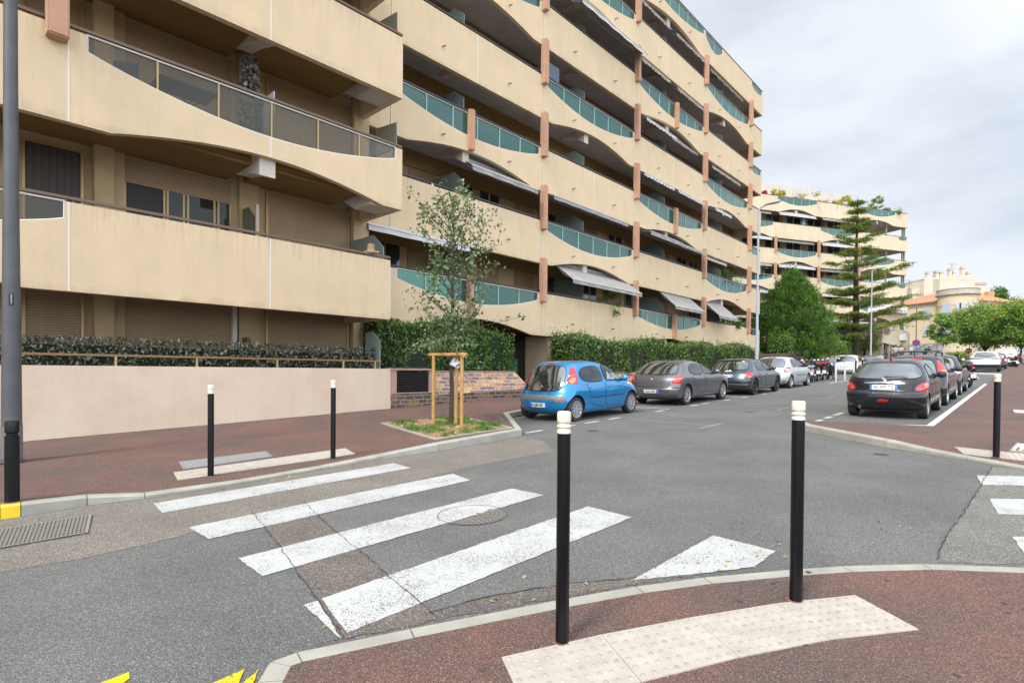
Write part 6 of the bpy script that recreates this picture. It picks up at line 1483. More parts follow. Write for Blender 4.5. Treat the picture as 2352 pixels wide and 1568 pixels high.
SP['hatchA'] = dict(w=.875, r=.315, ax=(.78, 3.44), style='double', RR=.36, RF=.6, nr=2.7, lx=1.07,
    tab=[(.19, .25, 4.0, .77), (.27, .08, 4.15, .84), (.38, .01, 4.22, .868), (.52, .0, 4.24, .875), (.60, .045, 4.22, .876), (.72, .07, 4.17, .873), (.82, .10, 4.02, .868), (.90, .15, 3.70, .86), (.96, .20, 3.2, .845), (1.02, .27, 2.98, .82), (1.12, .40, 2.76, .785), (1.24, .57, 2.48, .73), (1.32, .72, 2.24, .675), (1.37, .86, 2.02, .61), (1.40, 1.05, 1.84, .52), (1.42, 1.3, 1.62, .34)],
    doors=[('rear', [(1.12, .93), (1.2, .78), (1.34, .60), (1.45, .40), (1.95, .34), (1.97, .935)], 0, (1.32, .82)), ('front', [(2.01, .34), (3.0, .34), (3.02, .6), (2.98, .92), (2.01, .935)], 0, (2.15, .82))],
    sidewin=[[(.98, 1.10), (1.02, 1.02), (1.18, .97), (1.86, .965), (1.74, 1.28), (1.4, 1.30), (1.12, 1.24)], [(1.94, .965), (2.84, .955), (2.60, 1.12), (2.3, 1.26), (2.05, 1.32), (1.84, 1.315)]],
    mirror=(2.75, .97), rearwin=[(-.72, 1.0), (0, .975), (.72, 1.0), (.64, 1.20), (.56, 1.31), (0, 1.335), (-.56, 1.31), (-.64, 1.20)], wiper=((-.05, .985), (-.35, .995)),
    reartrim=[('bumper_strip', [(-1.02, .555), (0, .565), (1.02, .555), (1.02, .585), (0, .60), (-1.02, .585)], trim, .012), ('plate_recess', [(-.30, .38), (.30, .38), (.30, .51), (-.30, .51)], mat('recess_grey', (.06, .06, .065), .5), .003)],
    lights=[[(.66, .70), (.94, .70), (1.10, .80), (1.08, .90), (.98, .955), (.74, .93), (.68, .85)]], lightin=[([(.70, .81), (.96, .82), (.99, .865), (.72, .86)], orangel)],
    headlight=[(.62, .68), (.98, .70), (1.08, .82), (.8, .84)], windscreen=[(-.68, 1.0), (0, 1.01), (.68, 1.0), (.54, 1.30), (0, 1.34), (-.54, 1.30)],
    plate=(.45, 'AG-814-BZ', .10, .50), badge=(.835, .042, 'round'), exhaust=(.45,), antenna=(1.15, 1.40, .04))
SP['hatchB'] = dict(w=.87, r=.315, ax=(.72, 3.19), style='five', rim=rim_d, RR=.34, RF=.55, nr=2.8, lx=1.06,
    tab=[(.18, .22, 3.75, .77), (.26, .06, 3.88, .84), (.40, .01, 3.94, .865), (.55, .0, 3.95, .87), (.68, .04, 3.93, .87), (.80, .10, 3.75, .865), (.88, .15, 3.5, .855), (.95, .22, 3.0, .84), (1.01, .29, 2.8, .82), (1.12, .42, 2.6, .775), (1.24, .55, 2.36, .72), (1.32, .60, 2.15, .67), (1.365, .58, 1.98, .62), (1.385, .66, 1.86, .57), (1.41, .95, 1.66, .44), (1.42, 1.15, 1.5, .3)],
    doors=[('rear', [(1.02, .92), (1.1, .74), (1.24, .56), (1.35, .38), (1.75, .33), (1.77, .925)], 0, (1.22, .80)), ('front', [(1.81, .33), (2.68, .33), (2.72, .6), (2.70, .91), (1.81, .925)], 0, (1.95, .80))],
    sidewin=[[(.95, .97), (1.66, .965), (1.58, 1.27), (1.2, 1.29), (.92, 1.25)], [(1.74, .965), (2.60, .955), (2.38, 1.12), (2.1, 1.26), (1.9, 1.315), (1.66, 1.31)]],
    mirror=(2.52, .97), rearwin=[(-.70, 1.0), (0, .99), (.70, 1.0), (.64, 1.18), (.57, 1.29), (0, 1.31), (-.57, 1.29), (-.64, 1.18)], wiper=((-.05, .995), (-.34, 1.0)),
    reartrim=[('bumper_line', [(-.84, .415), (0, .425), (.84, .415), (.84, .44), (0, .45), (-.84, .44)], mat('trim_silver', (.35, .36, .38), .3, .6), .014), ('diffuser', [(-.72, .26), (.72, .26), (.74, .39), (.70, .41), (-.70, .41), (-.74, .39)], trim, .008), ('reflector', [(-.62, .31), (-.46, .31), (-.46, .345), (-.62, .345)], redd, .02), ('reflector', [(.46, .31), (.62, .31), (.62, .345), (.46, .345)], redd, .02)],
    lights=[[(.62, .80), (.76, .67), (.98, .655), (1.03, .72), (1.02, .865), (.80, .875), (.63, .86)]], lightin=[([(.80, .70), (.96, .685), (.96, .73), (.78, .755)], orangel)],
    headlight=[(.62, .68), (.98, .70), (1.05, .80), (.8, .82)], windscreen=[(-.68, .99), (0, 1.0), (.68, .99), (.52, 1.30), (0, 1.33), (-.52, 1.30)],
    plate=(.755, 'DP-968-WK', .11, .50), badge=(.905, .048, 'rings'), antenna=(.78, 1.40, .1))
SP['hatchC'] = dict(w=.855, r=.30, ax=(.62, 3.2), style='plain', RR=.46, RF=.6, nr=2.3, lx=1.07,
    tab=[(.18, .22, 3.8, .74), (.26, .06, 3.95, .81), (.40, .0, 4.02, .845), (.55, .01, 4.03, .855), (.68, .05, 4.0, .855), (.80, .11, 3.82, .85), (.90, .15, 3.5, .84), (.98, .19, 3.12, .825), (1.06, .25, 2.9, .80), (1.18, .36, 2.64, .75), (1.30, .48, 2.36, .69), (1.38, .58, 2.12, .63), (1.43, .66, 1.92, .57), (1.46, .85, 1.7, .45), (1.485, 1.1, 1.45, .28)],
    doors=[('front', [(1.5, .32), (2.78, .32), (2.84, .6), (2.80, .94), (1.5, .95)], 0, (1.68, .84))],
    sidewin=[[(.80, 1.05), (.95, .985), (1.48, .98), (1.36, 1.33), (1.1, 1.34), (.86, 1.28)], [(1.56, .98), (2.74, .97), (2.5, 1.13), (2.2, 1.28), (1.95, 1.36), (1.46, 1.37)]],
    sidetrim=[('door_strip', [(1.4, .56), (2.75, .56), (2.75, .60), (1.4, .60)], trim)],
    mirror=(2.62, .99), mirm=trim, rearwin=[(-.66, 1.02), (-.5, .965), (0, .955), (.5, .965), (.66, 1.02), (.64, 1.2), (.55, 1.35), (0, 1.38), (-.55, 1.35), (-.64, 1.2)],
    reartrim=[('brake_lamp', [(-.16, 1.405), (.16, 1.405), (.16, 1.435), (-.16, 1.435)], redl, .03), ('reflector', [(-.78, .33), (-.62, .33), (-.62, .365), (-.78, .365)], redd, .02), ('reflector', [(.62, .33), (.78, .33), (.78, .365), (.62, .365)], redd, .02)],
    lights=[[(.63, .78), (.70, .74), (.88, .76), (.97, .84), (1.0, .94), (.92, 1.0), (.78, .99), (.68, .90)]], lightin=[(circ(.80, .85, .10, .055), clearl)],
    headlight=[(.62, .68), (.98, .70), (1.08, .84), (.8, .86)], windscreen=[(-.66, 1.04), (0, 1.05), (.66, 1.04), (.5, 1.36), (0, 1.4), (-.5, 1.36)], plate=(.42, 'BK-203-TD', .10, .50), antenna=(1.0, 1.47, .05))
SP['hatchD'] = dict(tgz=.655, w=.826, r=.285, ax=(.66, 3.10), style='plain', RR=.44, RF=.6, nr=2.35, lx=1.05, rim=mat('rim_beige', (.40, .36, .31), .4, .4),
    tab=[(.20, .25, 3.6, .70), (.27, .10, 3.74, .78), (.38, .02, 3.80, .815), (.52, .0, 3.82, .826), (.62, .03, 3.81, .826), (.66, .10, 3.79, .824), (.78, .14, 3.6, .82), (.86, .17, 3.36, .81), (.93, .21, 3.0, .80), (.98, .26, 2.85, .785), (1.08, .42, 2.62, .75), (1.18, .60, 2.4, .70), (1.28, .76, 2.15, .635), (1.34, .86, 1.96, .58), (1.38, .98, 1.8, .5), (1.415, 1.2, 1.55, .33)],
    doors=[('rear', [(1.0, .90), (1.08, .74), (1.2, .56), (1.3, .38), (1.70, .32), (1.72, .905)], 0, (1.2, .80)), ('front', [(1.76, .32), (2.6, .32), (2.64, .6), (2.62, .9), (1.76, .905)], 0, (1.9, .80))],
    sidewin=[[(.90, 1.06), (.98, .96), (1.62, .945), (1.54, 1.24), (1.25, 1.26), (1.0, 1.2)], [(1.70, .945), (2.56, .94), (2.34, 1.09), (2.05, 1.23), (1.85, 1.29), (1.62, 1.29)]],
    sidetrim=[('door_strip', [(1.1, .50), (2.55, .50), (2.55, .54), (1.1, .54)], trim)], mirror=(2.45, .95), mirm=trim,
    rearwin=[(-.76, 1.01), (-.6, .955), (0, .94), (.6, .955), (.76, 1.01), (.70, 1.14), (.55, 1.28), (0, 1.31), (-.55, 1.28), (-.70, 1.14)], wiper=((.0, 1.00), (-.45, .97)),
    reartrim=[('brake_lamp', [(-.14, 1.33), (.14, 1.33), (.13, 1.35), (-.13, 1.35)], redd, .03), ('chrome_strip', [(-.40, .835), (0, .85), (.40, .835), (.42, .85), (0, .875), (-.42, .85)], chrome, .02), ('bumper_strip', [(-.86, .59), (0, .60), (.86, .59), (.86, .64), (0, .65), (-.86, .64)], mat('bumper_dark', (.025, .025, .03), .35, coat=.4), .014), ('reflector', circ(0, .44, .12, .035, 16), redd, .016), ('lower_bumper', [(-.6, .24), (.6, .24), (.64, .36), (-.64, .36)], trim, .004)],
    lights=[[(.60, .71), (.66, .665), (.80, .66), (.98, .70), (1.04, .79), (.96, .855), (.80, .86), (.66, .80)]], lightin=[(circ(.70, .715, .035, .035, 14), mat('lamp_green_glint', (.02, .22, .16), .1, coat=1.)), (circ(.85, .80, .05, .035, 14), orangel)],
    headlight=[(.62, .66), (.95, .68), (1.0, .80), (.8, .82)], windscreen=[(-.64, .97), (0, .98), (.64, .97), (.5, 1.27), (0, 1.31), (-.5, 1.27)],
    plate=(.745, 'AF-597-TG', .12, .54), badge=(.905, .05, 'lion'), exhaust=(.47,), antenna=(1.05, 1.40, .22))
SP['suv'] = dict(tgz=.70, w=.925, r=.35, ax=(.86, 3.54), style='five', rim=rim_d, RR=.40, RF=.6, nr=2.7, lx=1.0,
    tab=[(.24, .25, 4.2, .80), (.34, .08, 4.36, .88), (.50, .0, 4.44, .92), (.70, .02, 4.45, .925), (.85, .06, 4.4, .92), (.98, .12, 4.15, .91), (1.06, .17, 3.7, .90), (1.12, .23, 3.3, .88), (1.22, .35, 3.0, .84), (1.36, .52, 2.72, .77), (1.48, .60, 2.42, .70), (1.56, .56, 2.2, .64), (1.59, .66, 2.05, .58), (1.62, .95, 1.85, .45), (1.635, 1.2, 1.6, .3)],
    doors=[('rear', [(1.15, 1.05), (1.25, .85), (1.4, .6), (1.5, .45), (2.0, .40), (2.02, 1.06)], 0, (1.4, .95)), ('front', [(2.06, .40), (3.05, .40), (3.1, .7), (3.05, 1.05), (2.06, 1.06)], 0, (2.2, .95))],
    sidewin=[[(1.0, 1.14), (1.9, 1.12), (1.82, 1.45), (1.3, 1.47), (1.0, 1.38)], [(1.98, 1.12), (3.0, 1.11), (2.7, 1.3), (2.35, 1.46), (1.9, 1.49)]], mirror=(2.85, 1.12),
    rearwin=[(-.74, 1.17), (0, 1.15), (.74, 1.17), (.64, 1.36), (.56, 1.45), (0, 1.47), (-.56, 1.45), (-.64, 1.36)], wiper=((0, 1.17), (-.3, 1.2)),
    reartrim=[('light_bar', [(-.95, 1.0), (.95, 1.0), (.93, 1.10), (-.93, 1.10)], trim, .01), ('lower_bumper', [(-1.0, .32), (1.0, .32), (1.02, .60), (-1.02, .60)], trim, .012)],
    lights=[[(.58, 1.015), (.88, 1.015), (.86, 1.085), (.58, 1.085)]], windscreen=[(-.7, 1.16), (0, 1.17), (.7, 1.16), (.55, 1.46), (0, 1.5), (-.55, 1.46)], plate=(.80, '', .11, .52), badge=(1.05, .05, 'lion'))
SP['van'] = dict(tg=False, w=.905, r=.33, ax=(.75, 3.45), style='plain', RR=.22, RF=.6, nr=3.2, lx=1.0,
    tab=[(.24, .2, 4.1, .80), (.34, .06, 4.26, .87), (.50, .0, 4.36, .90), (.75, .03, 4.36, .905), (.95, .05, 4.1, .90), (1.10, .06, 3.6, .89), (1.25, .08, 3.25, .87), (1.45, .11, 2.95, .83), (1.62, .16, 2.7, .79), (1.74, .22, 2.5, .74), (1.80, .30, 2.35, .66), (1.83, .5, 2.1, .5)],
    doors=[('front', [(2.0, .45), (3.0, .45), (3.05, .7), (3.0, 1.1), (2.0, 1.1)], 0, (2.15, 1.0))], sidewin=[[(2.1, 1.15), (2.95, 1.13), (2.7, 1.35), (2.5, 1.52), (2.1, 1.53)]], mirror=(2.8, 1.2), mirm=trim,
    rearwin=[(-.10, 1.69), (.10, 1.69), (.10, 1.72), (-.10, 1.72)], reartrim=[('bumper', [(-.98, .28), (.98, .28), (.98, .52), (-.98, .52)], trim, .03), ('door_gap', [(-.006, .55), (.006, .55), (.006, 1.70), (-.006, 1.70)], gap_m, .004)],
    lights=[[(.82, .80), (1.0, .80), (1.0, 1.15), (.82, 1.15)]], lightin=[([(.85, .88), (.97, .88), (.97, .97), (.85, .97)], clearl)], windscreen=[(-.7, 1.2), (.7, 1.2), (.6, 1.6), (-.6, 1.6)])
def var(k, **kw): d = dict(SP[k]); d.update(kw); return d
P_blue = carpaint('paint_blue', (.002, .215, .50), .4, .3); P_grey = carpaint('paint_grey', (.14, .135, .14), .6, .3); P_dark = carpaint('paint_bluegrey', (.055, .068, .08), .6, .25)
P_silver = carpaint('paint_silver', (.50, .53, .54), .35, .32); P_black = mat('paint_black', (.010, .011, .014), .2, .2, coat=.5); P_brown = mat('paint_blackbrown', (.022, .019, .019), .22, .3, coat=.6)
P_white = carpaint('paint_white', (.68, .68, .66), 0, .3); P_mid = carpaint('paint_midgrey', (.30, .32, .34), .5, .3)
c1_, C1 = build_car(var('city', paint=P_blue), 10.42, -7.93, 'bright blue small hatchback, first in the row beside the tree bed')
e1 = empty('sunshade', (0, 0, 0)); bpy.data.objects.remove(e1)
for sg in (1, -1): C1.decal('sunshade', [(1.75, .97), (2.44, .965), (2.30, 1.10), (2.2, 1.06), (2.05, 1.14), (1.9, 1.1), (1.8, 1.2)], mat('foil', (.55, .62, .58), .25, .85, c2=(.08, .10, .09), sc=9), c1_, 'side', sg, .013)
c2_, C2_ = build_car(var('hatchA', paint=P_grey), 15.9, -7.80, 'dark grey five door hatchback parked directly ahead of the blue car')
build_car(var('hatchB', paint=P_dark), 21.65, -7.66, 'blue grey hatchback with dark star wheels, third in the left hand row')
build_car(var('hatchC', paint=P_silver, mirm=trim), 27.0, -7.85, 'pale silver three door hatchback before the parked scooters')
build_car(var('hatchC', paint=P_white, plate=(.62, 'CW-118-QE', .10, .5)), 48.5, -9.2, 'white hatchback parked beyond the scooters')
build_car(var('hatchB', paint=P_mid, rim=rim_s), 55.5, -8.6, 'mid grey hatchback half hidden beyond the white hatchback')
d1_, CD = build_car(var('hatchD', paint=P_black), 15.6, -1.60, 'black hatchback with rounded red lamps, first in the right hand row')
build_car(var('city', paint=P_brown, w=.86, r=.31, tab=[(z*1.02, a*1.22, b*1.22, q*1.05) for z, a, b, q in SP['city']['tab']], ax=(.62, 3.42), style='five', doors=[('rear', [(a*1.22, z*1.02) for a, z in SP['city']['doors'][0][1]], 0, (1.22, .82)), ('front', [(a*1.22, z*1.02) for a, z in SP['city']['doors'][1][1]], 0, (2.17, .82))], sidewin=[[(a*1.22, z*1.02) for a, z in p] for p in SP['city']['sidewin']], sidetrim=(), mirror=(2.93, .97), mirm=trim, rails=(.9, 2.5, 1.50, .52), bars=1, plate=(.75, 'BR-640-HY', .11, .5), antenna=(.9, 1.48, .22), reartrim=[('brake_lamp', [(-.22, 1.365), (.22, 1.365), (.22, 1.39), (-.22, 1.39)], redl, .03)]), 20.0, -1.58, 'dark car with roof bars, second in the right hand row')
build_car(var('hatchC', paint=P_brown, rim=rim_s), 25.3, -1.60, 'black brown car third in the right hand row, beside the motorcycles')
build_car(var('suv', paint=P_white), 57.0, -1.25, 'white sports utility car with a dark light bar, parked past the side road')
build_car(var('hatchC', paint=P_brown), 63.5, -.95, 'dark car squeezed between the white sports utility car and the white van')
v_, CV = build_car(var('van', paint=P_white), 75.0, -.35, 'white delivery van with red lettering on its rear door, farthest in the right hand row')
p = CV.rear(-.45, 1.38); text_mesh('ess', .30, mat('letter_red', (.65, .02, .03), .5), v_, (p.x-.02, -.38, 1.36), (R(90), 0, R(-90)), bold=.006)
bx_ = empty('car_badge', (0, 0, 0)); bpy.data.objects.remove(bx_)

# ------------------------------------------------------------------ scooters and motorcycles
def bike(s, t, heading, paint, label, box_=True, sport=False, h=.0, seat=(.02, .02, .022), side='hill'):
    root = empty('scooter' if not sport else 'motorcycle', W(s, t, G(s)+h), heading, label, 'scooter' if not sport else 'motorcycle', 'scooters and motorcycles parked between the cars')
    sm = mat('seat_%d' % int(seat[0]*100), seat, .6); r_ = .26 if not sport else .31; wb = 1.32
    for x, nm in ((0, 1), (wb, 2)):
        w = empty('wheel', (x, 0, r_)); w.parent = root
        MB().lathe([(r_*.64, -.05), (r_*.9, -.06), (r_, -.02), (r_, .02), (r_*.9, .06), (r_*.64, .05)], 28, 'y', cap=False).build('tyre', tyre_m, w, smooth=40)
        mb = MB(); mb.lathe([(r_*.64, -.045), (r_*.58, -.03), (r_*.58, .03), (r_*.64, .045)], 24, 'y'); mb.f = [q for q in mb.f if len(q) < 10]; mb.mi = [0]*len(mb.f)
        for k in range(5): a = 2*math.pi*k/5; mb.tube([(0, 0, 0), (r_*.6*math.cos(a), 0, r_*.6*math.sin(a))], .018, 6)
        mb.lathe([(.04, -.05), (.04, .05)], 12, 'y'); mb.build('rim', rim_s if not sport else rim_d, w)
    def blob(name, secs, m, n=14, par=root):
        vs = []; fs = []
        for x, z, wy, hz in secs:
            for j in range(n): a = 2*math.pi*j/n; c_, s__ = math.cos(a), math.sin(a); vs.append((x, wy*math.copysign(abs(c_)**.75, c_), z+hz*math.copysign(abs(s__)**.75, s__)))
        for i in range(len(secs)-1):
            for j in range(n): fs.append((i*n+j, i*n+(j+1) % n, (i+1)*n+(j+1) % n, (i+1)*n+j))
        fs += [tuple(range(n)), tuple(range((len(secs)-1)*n, len(secs)*n))]; mb = MB(); mb.add(vs, fs); return mb.build(name, m, par, smooth=50)
    if not sport:
        blob('body', [(-.34, .66, .08, .06), (-.2, .62, .17, .13), (.1, .58, .21, .17), (.4, .50, .19, .20), (.6, .36, .17, .12)], paint)
        blob('footboard', [(.5, .28, .17, .05), (.95, .28, .17, .05)], trim)
        blob('front_shield', [(.9, .45, .22, .22), (1.02, .62, .24, .33), (1.12, .80, .18, .20), (1.22, .78, .08, .08)], paint)
        blob('seat', [(-.36, .80, .10, .04), (-.1, .82, .15, .06), (.25, .79, .14, .06), (.52, .74, .08, .05)], sm)
        blob('mudguard', [(1.08, .50, .07, .05), (1.32, .56, .08, .04), (1.56, .46, .06, .03)], paint)
        MB().tube([(wb, .07, r_), (1.16, .07, .6), (1.05, 0, .98)], .022, 8).tube([(wb, -.07, r_), (1.16, -.07, .6)], .022, 8).build('fork', trim, root)
        MB().tube([(.0, .11, r_), (.35, .12, .32)], .06, 8).build('engine', mat('engine_grey', (.18, .18, .18), .45, .5), root)
        hb = (1.02, 1.02)
        MB().add([(1.12, -.2, .95), (1.12, .2, .95), (.98, .14, 1.32), (.98, -.14, 1.32)], [(0, 1, 2, 3)]).build('windshield', glassmat('screen_smoke', (.3, .3, .32), .1, gl=(.05, .05, .05)), root)
    else:
        blob('body', [(.35, .80, .10, .08), (.6, .86, .17, .15), (.95, .88, .18, .14), (1.15, .84, .10, .10)], paint)
        blob('engine', [(.35, .42, .15, .18), (.65, .46, .19, .22), (.95, .44, .15, .18)], mat('engine_dark', (.04, .04, .042), .4, .5))
        blob('seat', [(-.30, .90, .07, .03), (-.05, .86, .13, .05), (.25, .80, .14, .05), (.45, .80, .08, .04)], sm)
        blob('tail_fairing', [(-.42, .88, .05, .03), (-.2, .84, .10, .06), (.2, .76, .12, .06)], paint)
        blob('front_fairing', [(1.05, .84, .12, .12), (1.2, .92, .16, .15), (1.38, .86, .08, .09)], paint)
        MB().tube([(wb, .08, r_), (1.1, .08, .95)], .026, 8).tube([(wb, -.08, r_), (1.1, -.08, .95)], .026, 8).build('fork', chrome, root)
        MB().tube([(0, .08, r_), (.45, .1, .42)], .03, 8).build('swing_arm', trim, root)
        hb = (1.03, 1.03)
    MB().tube([(hb[0]-.1, -.36, hb[1]+.02), (hb[0]+.04, -.2, hb[1]+.04), (hb[0]+.05, .2, hb[1]+.04), (hb[0]-.1, .36, hb[1]+.02)], .016, 8).build('handlebar', trim, root)
    for sg in (1, -1):
        o = MB().tube([(hb[0]+.03, sg*.24, hb[1]+.04), (hb[0]+.06, sg*.30, hb[1]+.22)], .008, 6).build('mirror', trim, root); MB().lathe([(.01, -.01), (.055, -.01), (.055, .01), (.01, .012)], 12, 'x', (hb[0]+.06, sg*.31, hb[1]+.25), sy=.7).build('mirror_glass', chrome, o)
    MB().tube([(.1, -.17, .30), (-.1, -.2, .38), (-.35, -.2, .44)], [.03, .055, .05], 10).build('exhaust', mat('exhaust_steel', (.3, .3, .3), .3, .9), root, smooth=50)
    blob('tail_light', [(-.43, .78 if not sport else .88, .05, .03), (-.36, .77 if not sport else .87, .08, .045)], redl)
    MB().box(-.42, -.41, -.10, .10, .44, .60).build('number_plate', platem, root); MB().tube([(-.3, 0, .66), (-.41, 0, .6)], .012, 6).tube([(0, .05, r_), (-.25, .05, .5), (-.36, 0, .62)], .01, 6).build('bracket', trim, root)
    MB().tube([(.5, .1, .25), (.42, .30, .02)], .014, 6).build('side_stand', trim, root)
    if box_:
        tb_ = empty('top_case', (-.42, 0, 1.02)); tb_.parent = root
        blob('shell', [(-.22, 0, .14, .10), (-.14, .01, .24, .15), (.08, .01, .26, .16), (.20, 0, .18, .12)], trim, par=tb_); blob('reflector', [(-.235, .02, .12, .03), (-.19, .02, .2, .045)], redd, par=tb_)
        MB().tube([(-.1, 0, .85), (-.3, 0, .9)], .03, 6).build('rack', trim, root)
    return root
bike(33.6, -8.6, ANG+.35+math.pi*.0, carpaint('paint_palesilver', (.45, .45, .44), .4, .3), 'pale silver scooter tilted beside the silver hatchback', False, seat=(.12, .05, .05))
bike(35.3, -8.7, ANG+.45, carpaint('paint_lightblue', (.16, .27, .36), .2, .3), 'light blue scooter with a black and red top case', True)
bike(36.9, -8.8, ANG+.5, P_black, 'black scooter behind the light blue one, with a black top case', True)
bike(38.6, -8.9, ANG+math.pi+.5, carpaint('paint_bikeblue', (.035, .05, .08), .5, .25), 'dark blue maxi scooter facing the street behind the steel bollards', False)
bike(34.4, -9.4, ANG+.4, P_mid, 'grey scooter at the back of the parked group', False)
bike(30.4, -2.0, ANG+.55, carpaint('paint_red', (.55, .03, .015), .2, .3), 'black and red motorcycle with a big black top case in the right hand row', True, True)
bike(31.6, -1.75, ANG+.5, P_black, 'black and red motorcycle without a case behind the other one in the right hand row', False, True)
bike(71.5, -.45, ANG+.3, P_black, 'dark motorcycle with a top case beside the white van', True, True)

# ------------------------------------------------------------------ signs
def disc(name, P, zc, r_, faces, label, cat='traffic sign', yaw=0, pole=True, h=.1):
    """faces: list of (shape fn) parts; the sign looks back towards the camera"""
    s_ = P.dot(DV); z0 = G(s_)+h; a = math.atan2(-P.y, -P.x); rt = empty(name, Vector((P.x, P.y, z0)), a+yaw, label, cat, 'traffic signs'); MB().tube([(-.05, 0, -.1), (-.05, 0, zc-z0+r_*1.0)], .035, 10).build('pole', galv, rt)
    for i, (nm, kind, rr_, m, off) in enumerate(faces):
        mb = MB(); x0 = i*.012
        if kind == 'disc': mb.lathe([(rr_, x0), (rr_, x0+.01)], 32, 'x', (0, off[0], zc-z0+off[1]))
        elif kind == 'bar': a_, b_, w2, rot = rr_; c_, s__ = math.cos(rot), math.sin(rot); q = [(x*c_-y*s__+off[0], x*s__+y*c_+zc-z0+off[1]) for x, y in ((-a_, -w2), (a_, -w2), (a_, w2), (-a_, w2))]; mb.prism(q, x0, x0+.01, 'x')
        else: q = [(rr_*math.cos(R(t_))+off[0], rr_*math.sin(R(t_))+zc-z0+off[1]) for t_ in (-90, 30, 150)]; mb.prism(q, x0, x0+.01, 'x')
        mb.build(nm, m, rt)
    return rt
sred = mat('sign_red_face', (.60, .01, .02), .35); sblue = mat('sign_blue_face', (.03, .07, .32), .35); swhite = mat('sign_white_face', (.8, .8, .8), .35)
p = at(2104.5, 787, 60); disc('no_parking_sign', p, p.z, .38, [('face', 'disc', .36, sred, (0, 0)), ('field', 'disc', .28, sblue, (0, 0)), ('slash', 'bar', (.27, 0, .035, R(-45+90)), sred, (0, 0))], 'round blue no parking sign with a red slash, before the villa')
p = at(2225, 805, 74); disc('no_entry_sign', p, p.z, .36, [('face', 'disc', .36, sred, (0, 0)), ('bar', 'bar', (.25, 0, .055, 0), swhite, (0, 0))], 'round red no entry sign above the conifer mound')
p = at(2344, 786, 66); disc('yield_sign', p, p.z, .45, [('face', 'tri', .50, sred, (0, 0)), ('field', 'tri', .28, swhite, (0, 0))], 'red and white triangular give way sign at the right edge')
p = at(2312, 782, 82); q = empty('street_sign', Vector((p.x, p.y, G(p.dot(DV)))), 0, 'pale blue panel sign standing behind the white van', 'sign', 'traffic signs')
MB().box(-.5, .5, -.05, 0, p.z-q.location.z-.6, p.z-q.location.z+.6).build('panel', mat('panel_paleblue', (.42, .55, .62), .5), q); MB().tube([(0, .05, 0), (0, .05, p.z-q.location.z)], .05).build('pole', galv, q)
MAST = at(2104, 800, 64); ms = empty('lamp_mast', Vector((MAST.x, MAST.y, G(MAST.dot(DV)))), 0, 'thin dark mast standing before the villa wall', 'mast')
MB().tube([(0, 0, 0), (0, 0, at(2104, 700, 64).z-ms.location.z)], [.07, .05], 10).build('pole', mat('mast_dark', (.1, .1, .11), .5), ms)

# ------------------------------------------------------------------ shopping trolleys by the supermarket
wire = mat('trolley_wire', (.45, .47, .5), .35, .8)
def trolley(P, rz, lab):
    rt = empty('shopping_trolley', P, rz, lab, 'trolley', 'cage trolleys outside the supermarket'); mb = MB()
    A = [(-.25, .45), (-.28, 1.0)]
    def ring(x0, x1, y, z): return [(x0, -y, z), (x1, -y*.8, z), (x1, y*.8, z), (x0, y, z), (x0, -y, z)]
    for z, e in ((.45, .0), (.6, .03), (.75, .06), (.9, .09), (1.0, .11)): mb.tube(ring(-.40-e*.3, .40+e, .24+e*.3, z), .009, 4, cap=False)
    for i in range(6):
        y = -.24+.48*i/5; mb.tube([(-.4, y, .45), (-.43, y*1.1, 1.0)], .006, 4); mb.tube([(.4, y*.8, .45), (.51, y*.85, 1.0)], .006, 4); mb.tube([(-.4, y, .45), (.4, y*.8, .45)], .006, 4)
    mb.build('basket', wire, rt)
    MB().tube([(-.42, -.24, .15), (.40, -.2, .15), (.40, .2, .15), (-.42, .24, .15), (-.42, -.24, .15)], .014, 6, cap=False).tube([(-.42, -.24, .15), (-.52, -.26, 1.05)], .014, 6).tube([(-.42, .24, .15), (-.52, .26, 1.05)], .014, 6).build('frame', wire, rt)
    MB().tube([(-.52, -.26, 1.05), (-.52, .26, 1.05)], .02, 8).build('handle', mat('handle_blue', (.05, .12, .4), .4), rt)
    for x in (-.4, .38):
        for y in (-.2, .2): MB().lathe([(.06, -.015), (.06, .015)], 12, 'y', (x, y, .06)).build('castor', trim, rt)
    return rt
tr0 = None; DS = ['first', 'second', 'third', 'fourth', 'fifth', 'sixth', 'seventh', 'eighth']
for i in range(8):
    px_ = 2100+i*8.5; P = at(px_, 812, 57+(i % 2)*1.6); P.z = G(P.dot(DV))+.625
    lab = 'tall wire cage trolley, %s from the left in the row by the supermarket' % DS[i]
    if tr0 is None: tr0 = trolley(P, .4, lab)
    else: o = copy_tree(tr0, None, lab); o.location = P; o.rotation_euler.z = .4+random.gauss(0, .15)
tr_all = [o for o in col.objects if o.name.startswith('shopping_trolley')]
for i, o in enumerate(tr_all): o.scale = (1.15, 1.15, 1.55+.15*math.sin(i*2.1))
P = at(2133, 812, 56); rk_ = empty('trolley_rail', Vector((P.x, P.y, G(P.dot(DV))+.62)), .3, 'grey tubular rail in front of the trolleys', 'railing')
mb = MB(); [mb.tube([(-2.2, 0, z), (2.2, 0, z)], .025, 6) for z in (.5, 1.0)]; [mb.tube([(x, 0, 0), (x, 0, 1.0)], .025, 6) for x in (-2.2, -.7, .8, 2.2)]; mb.build('rail', wire, rk_)

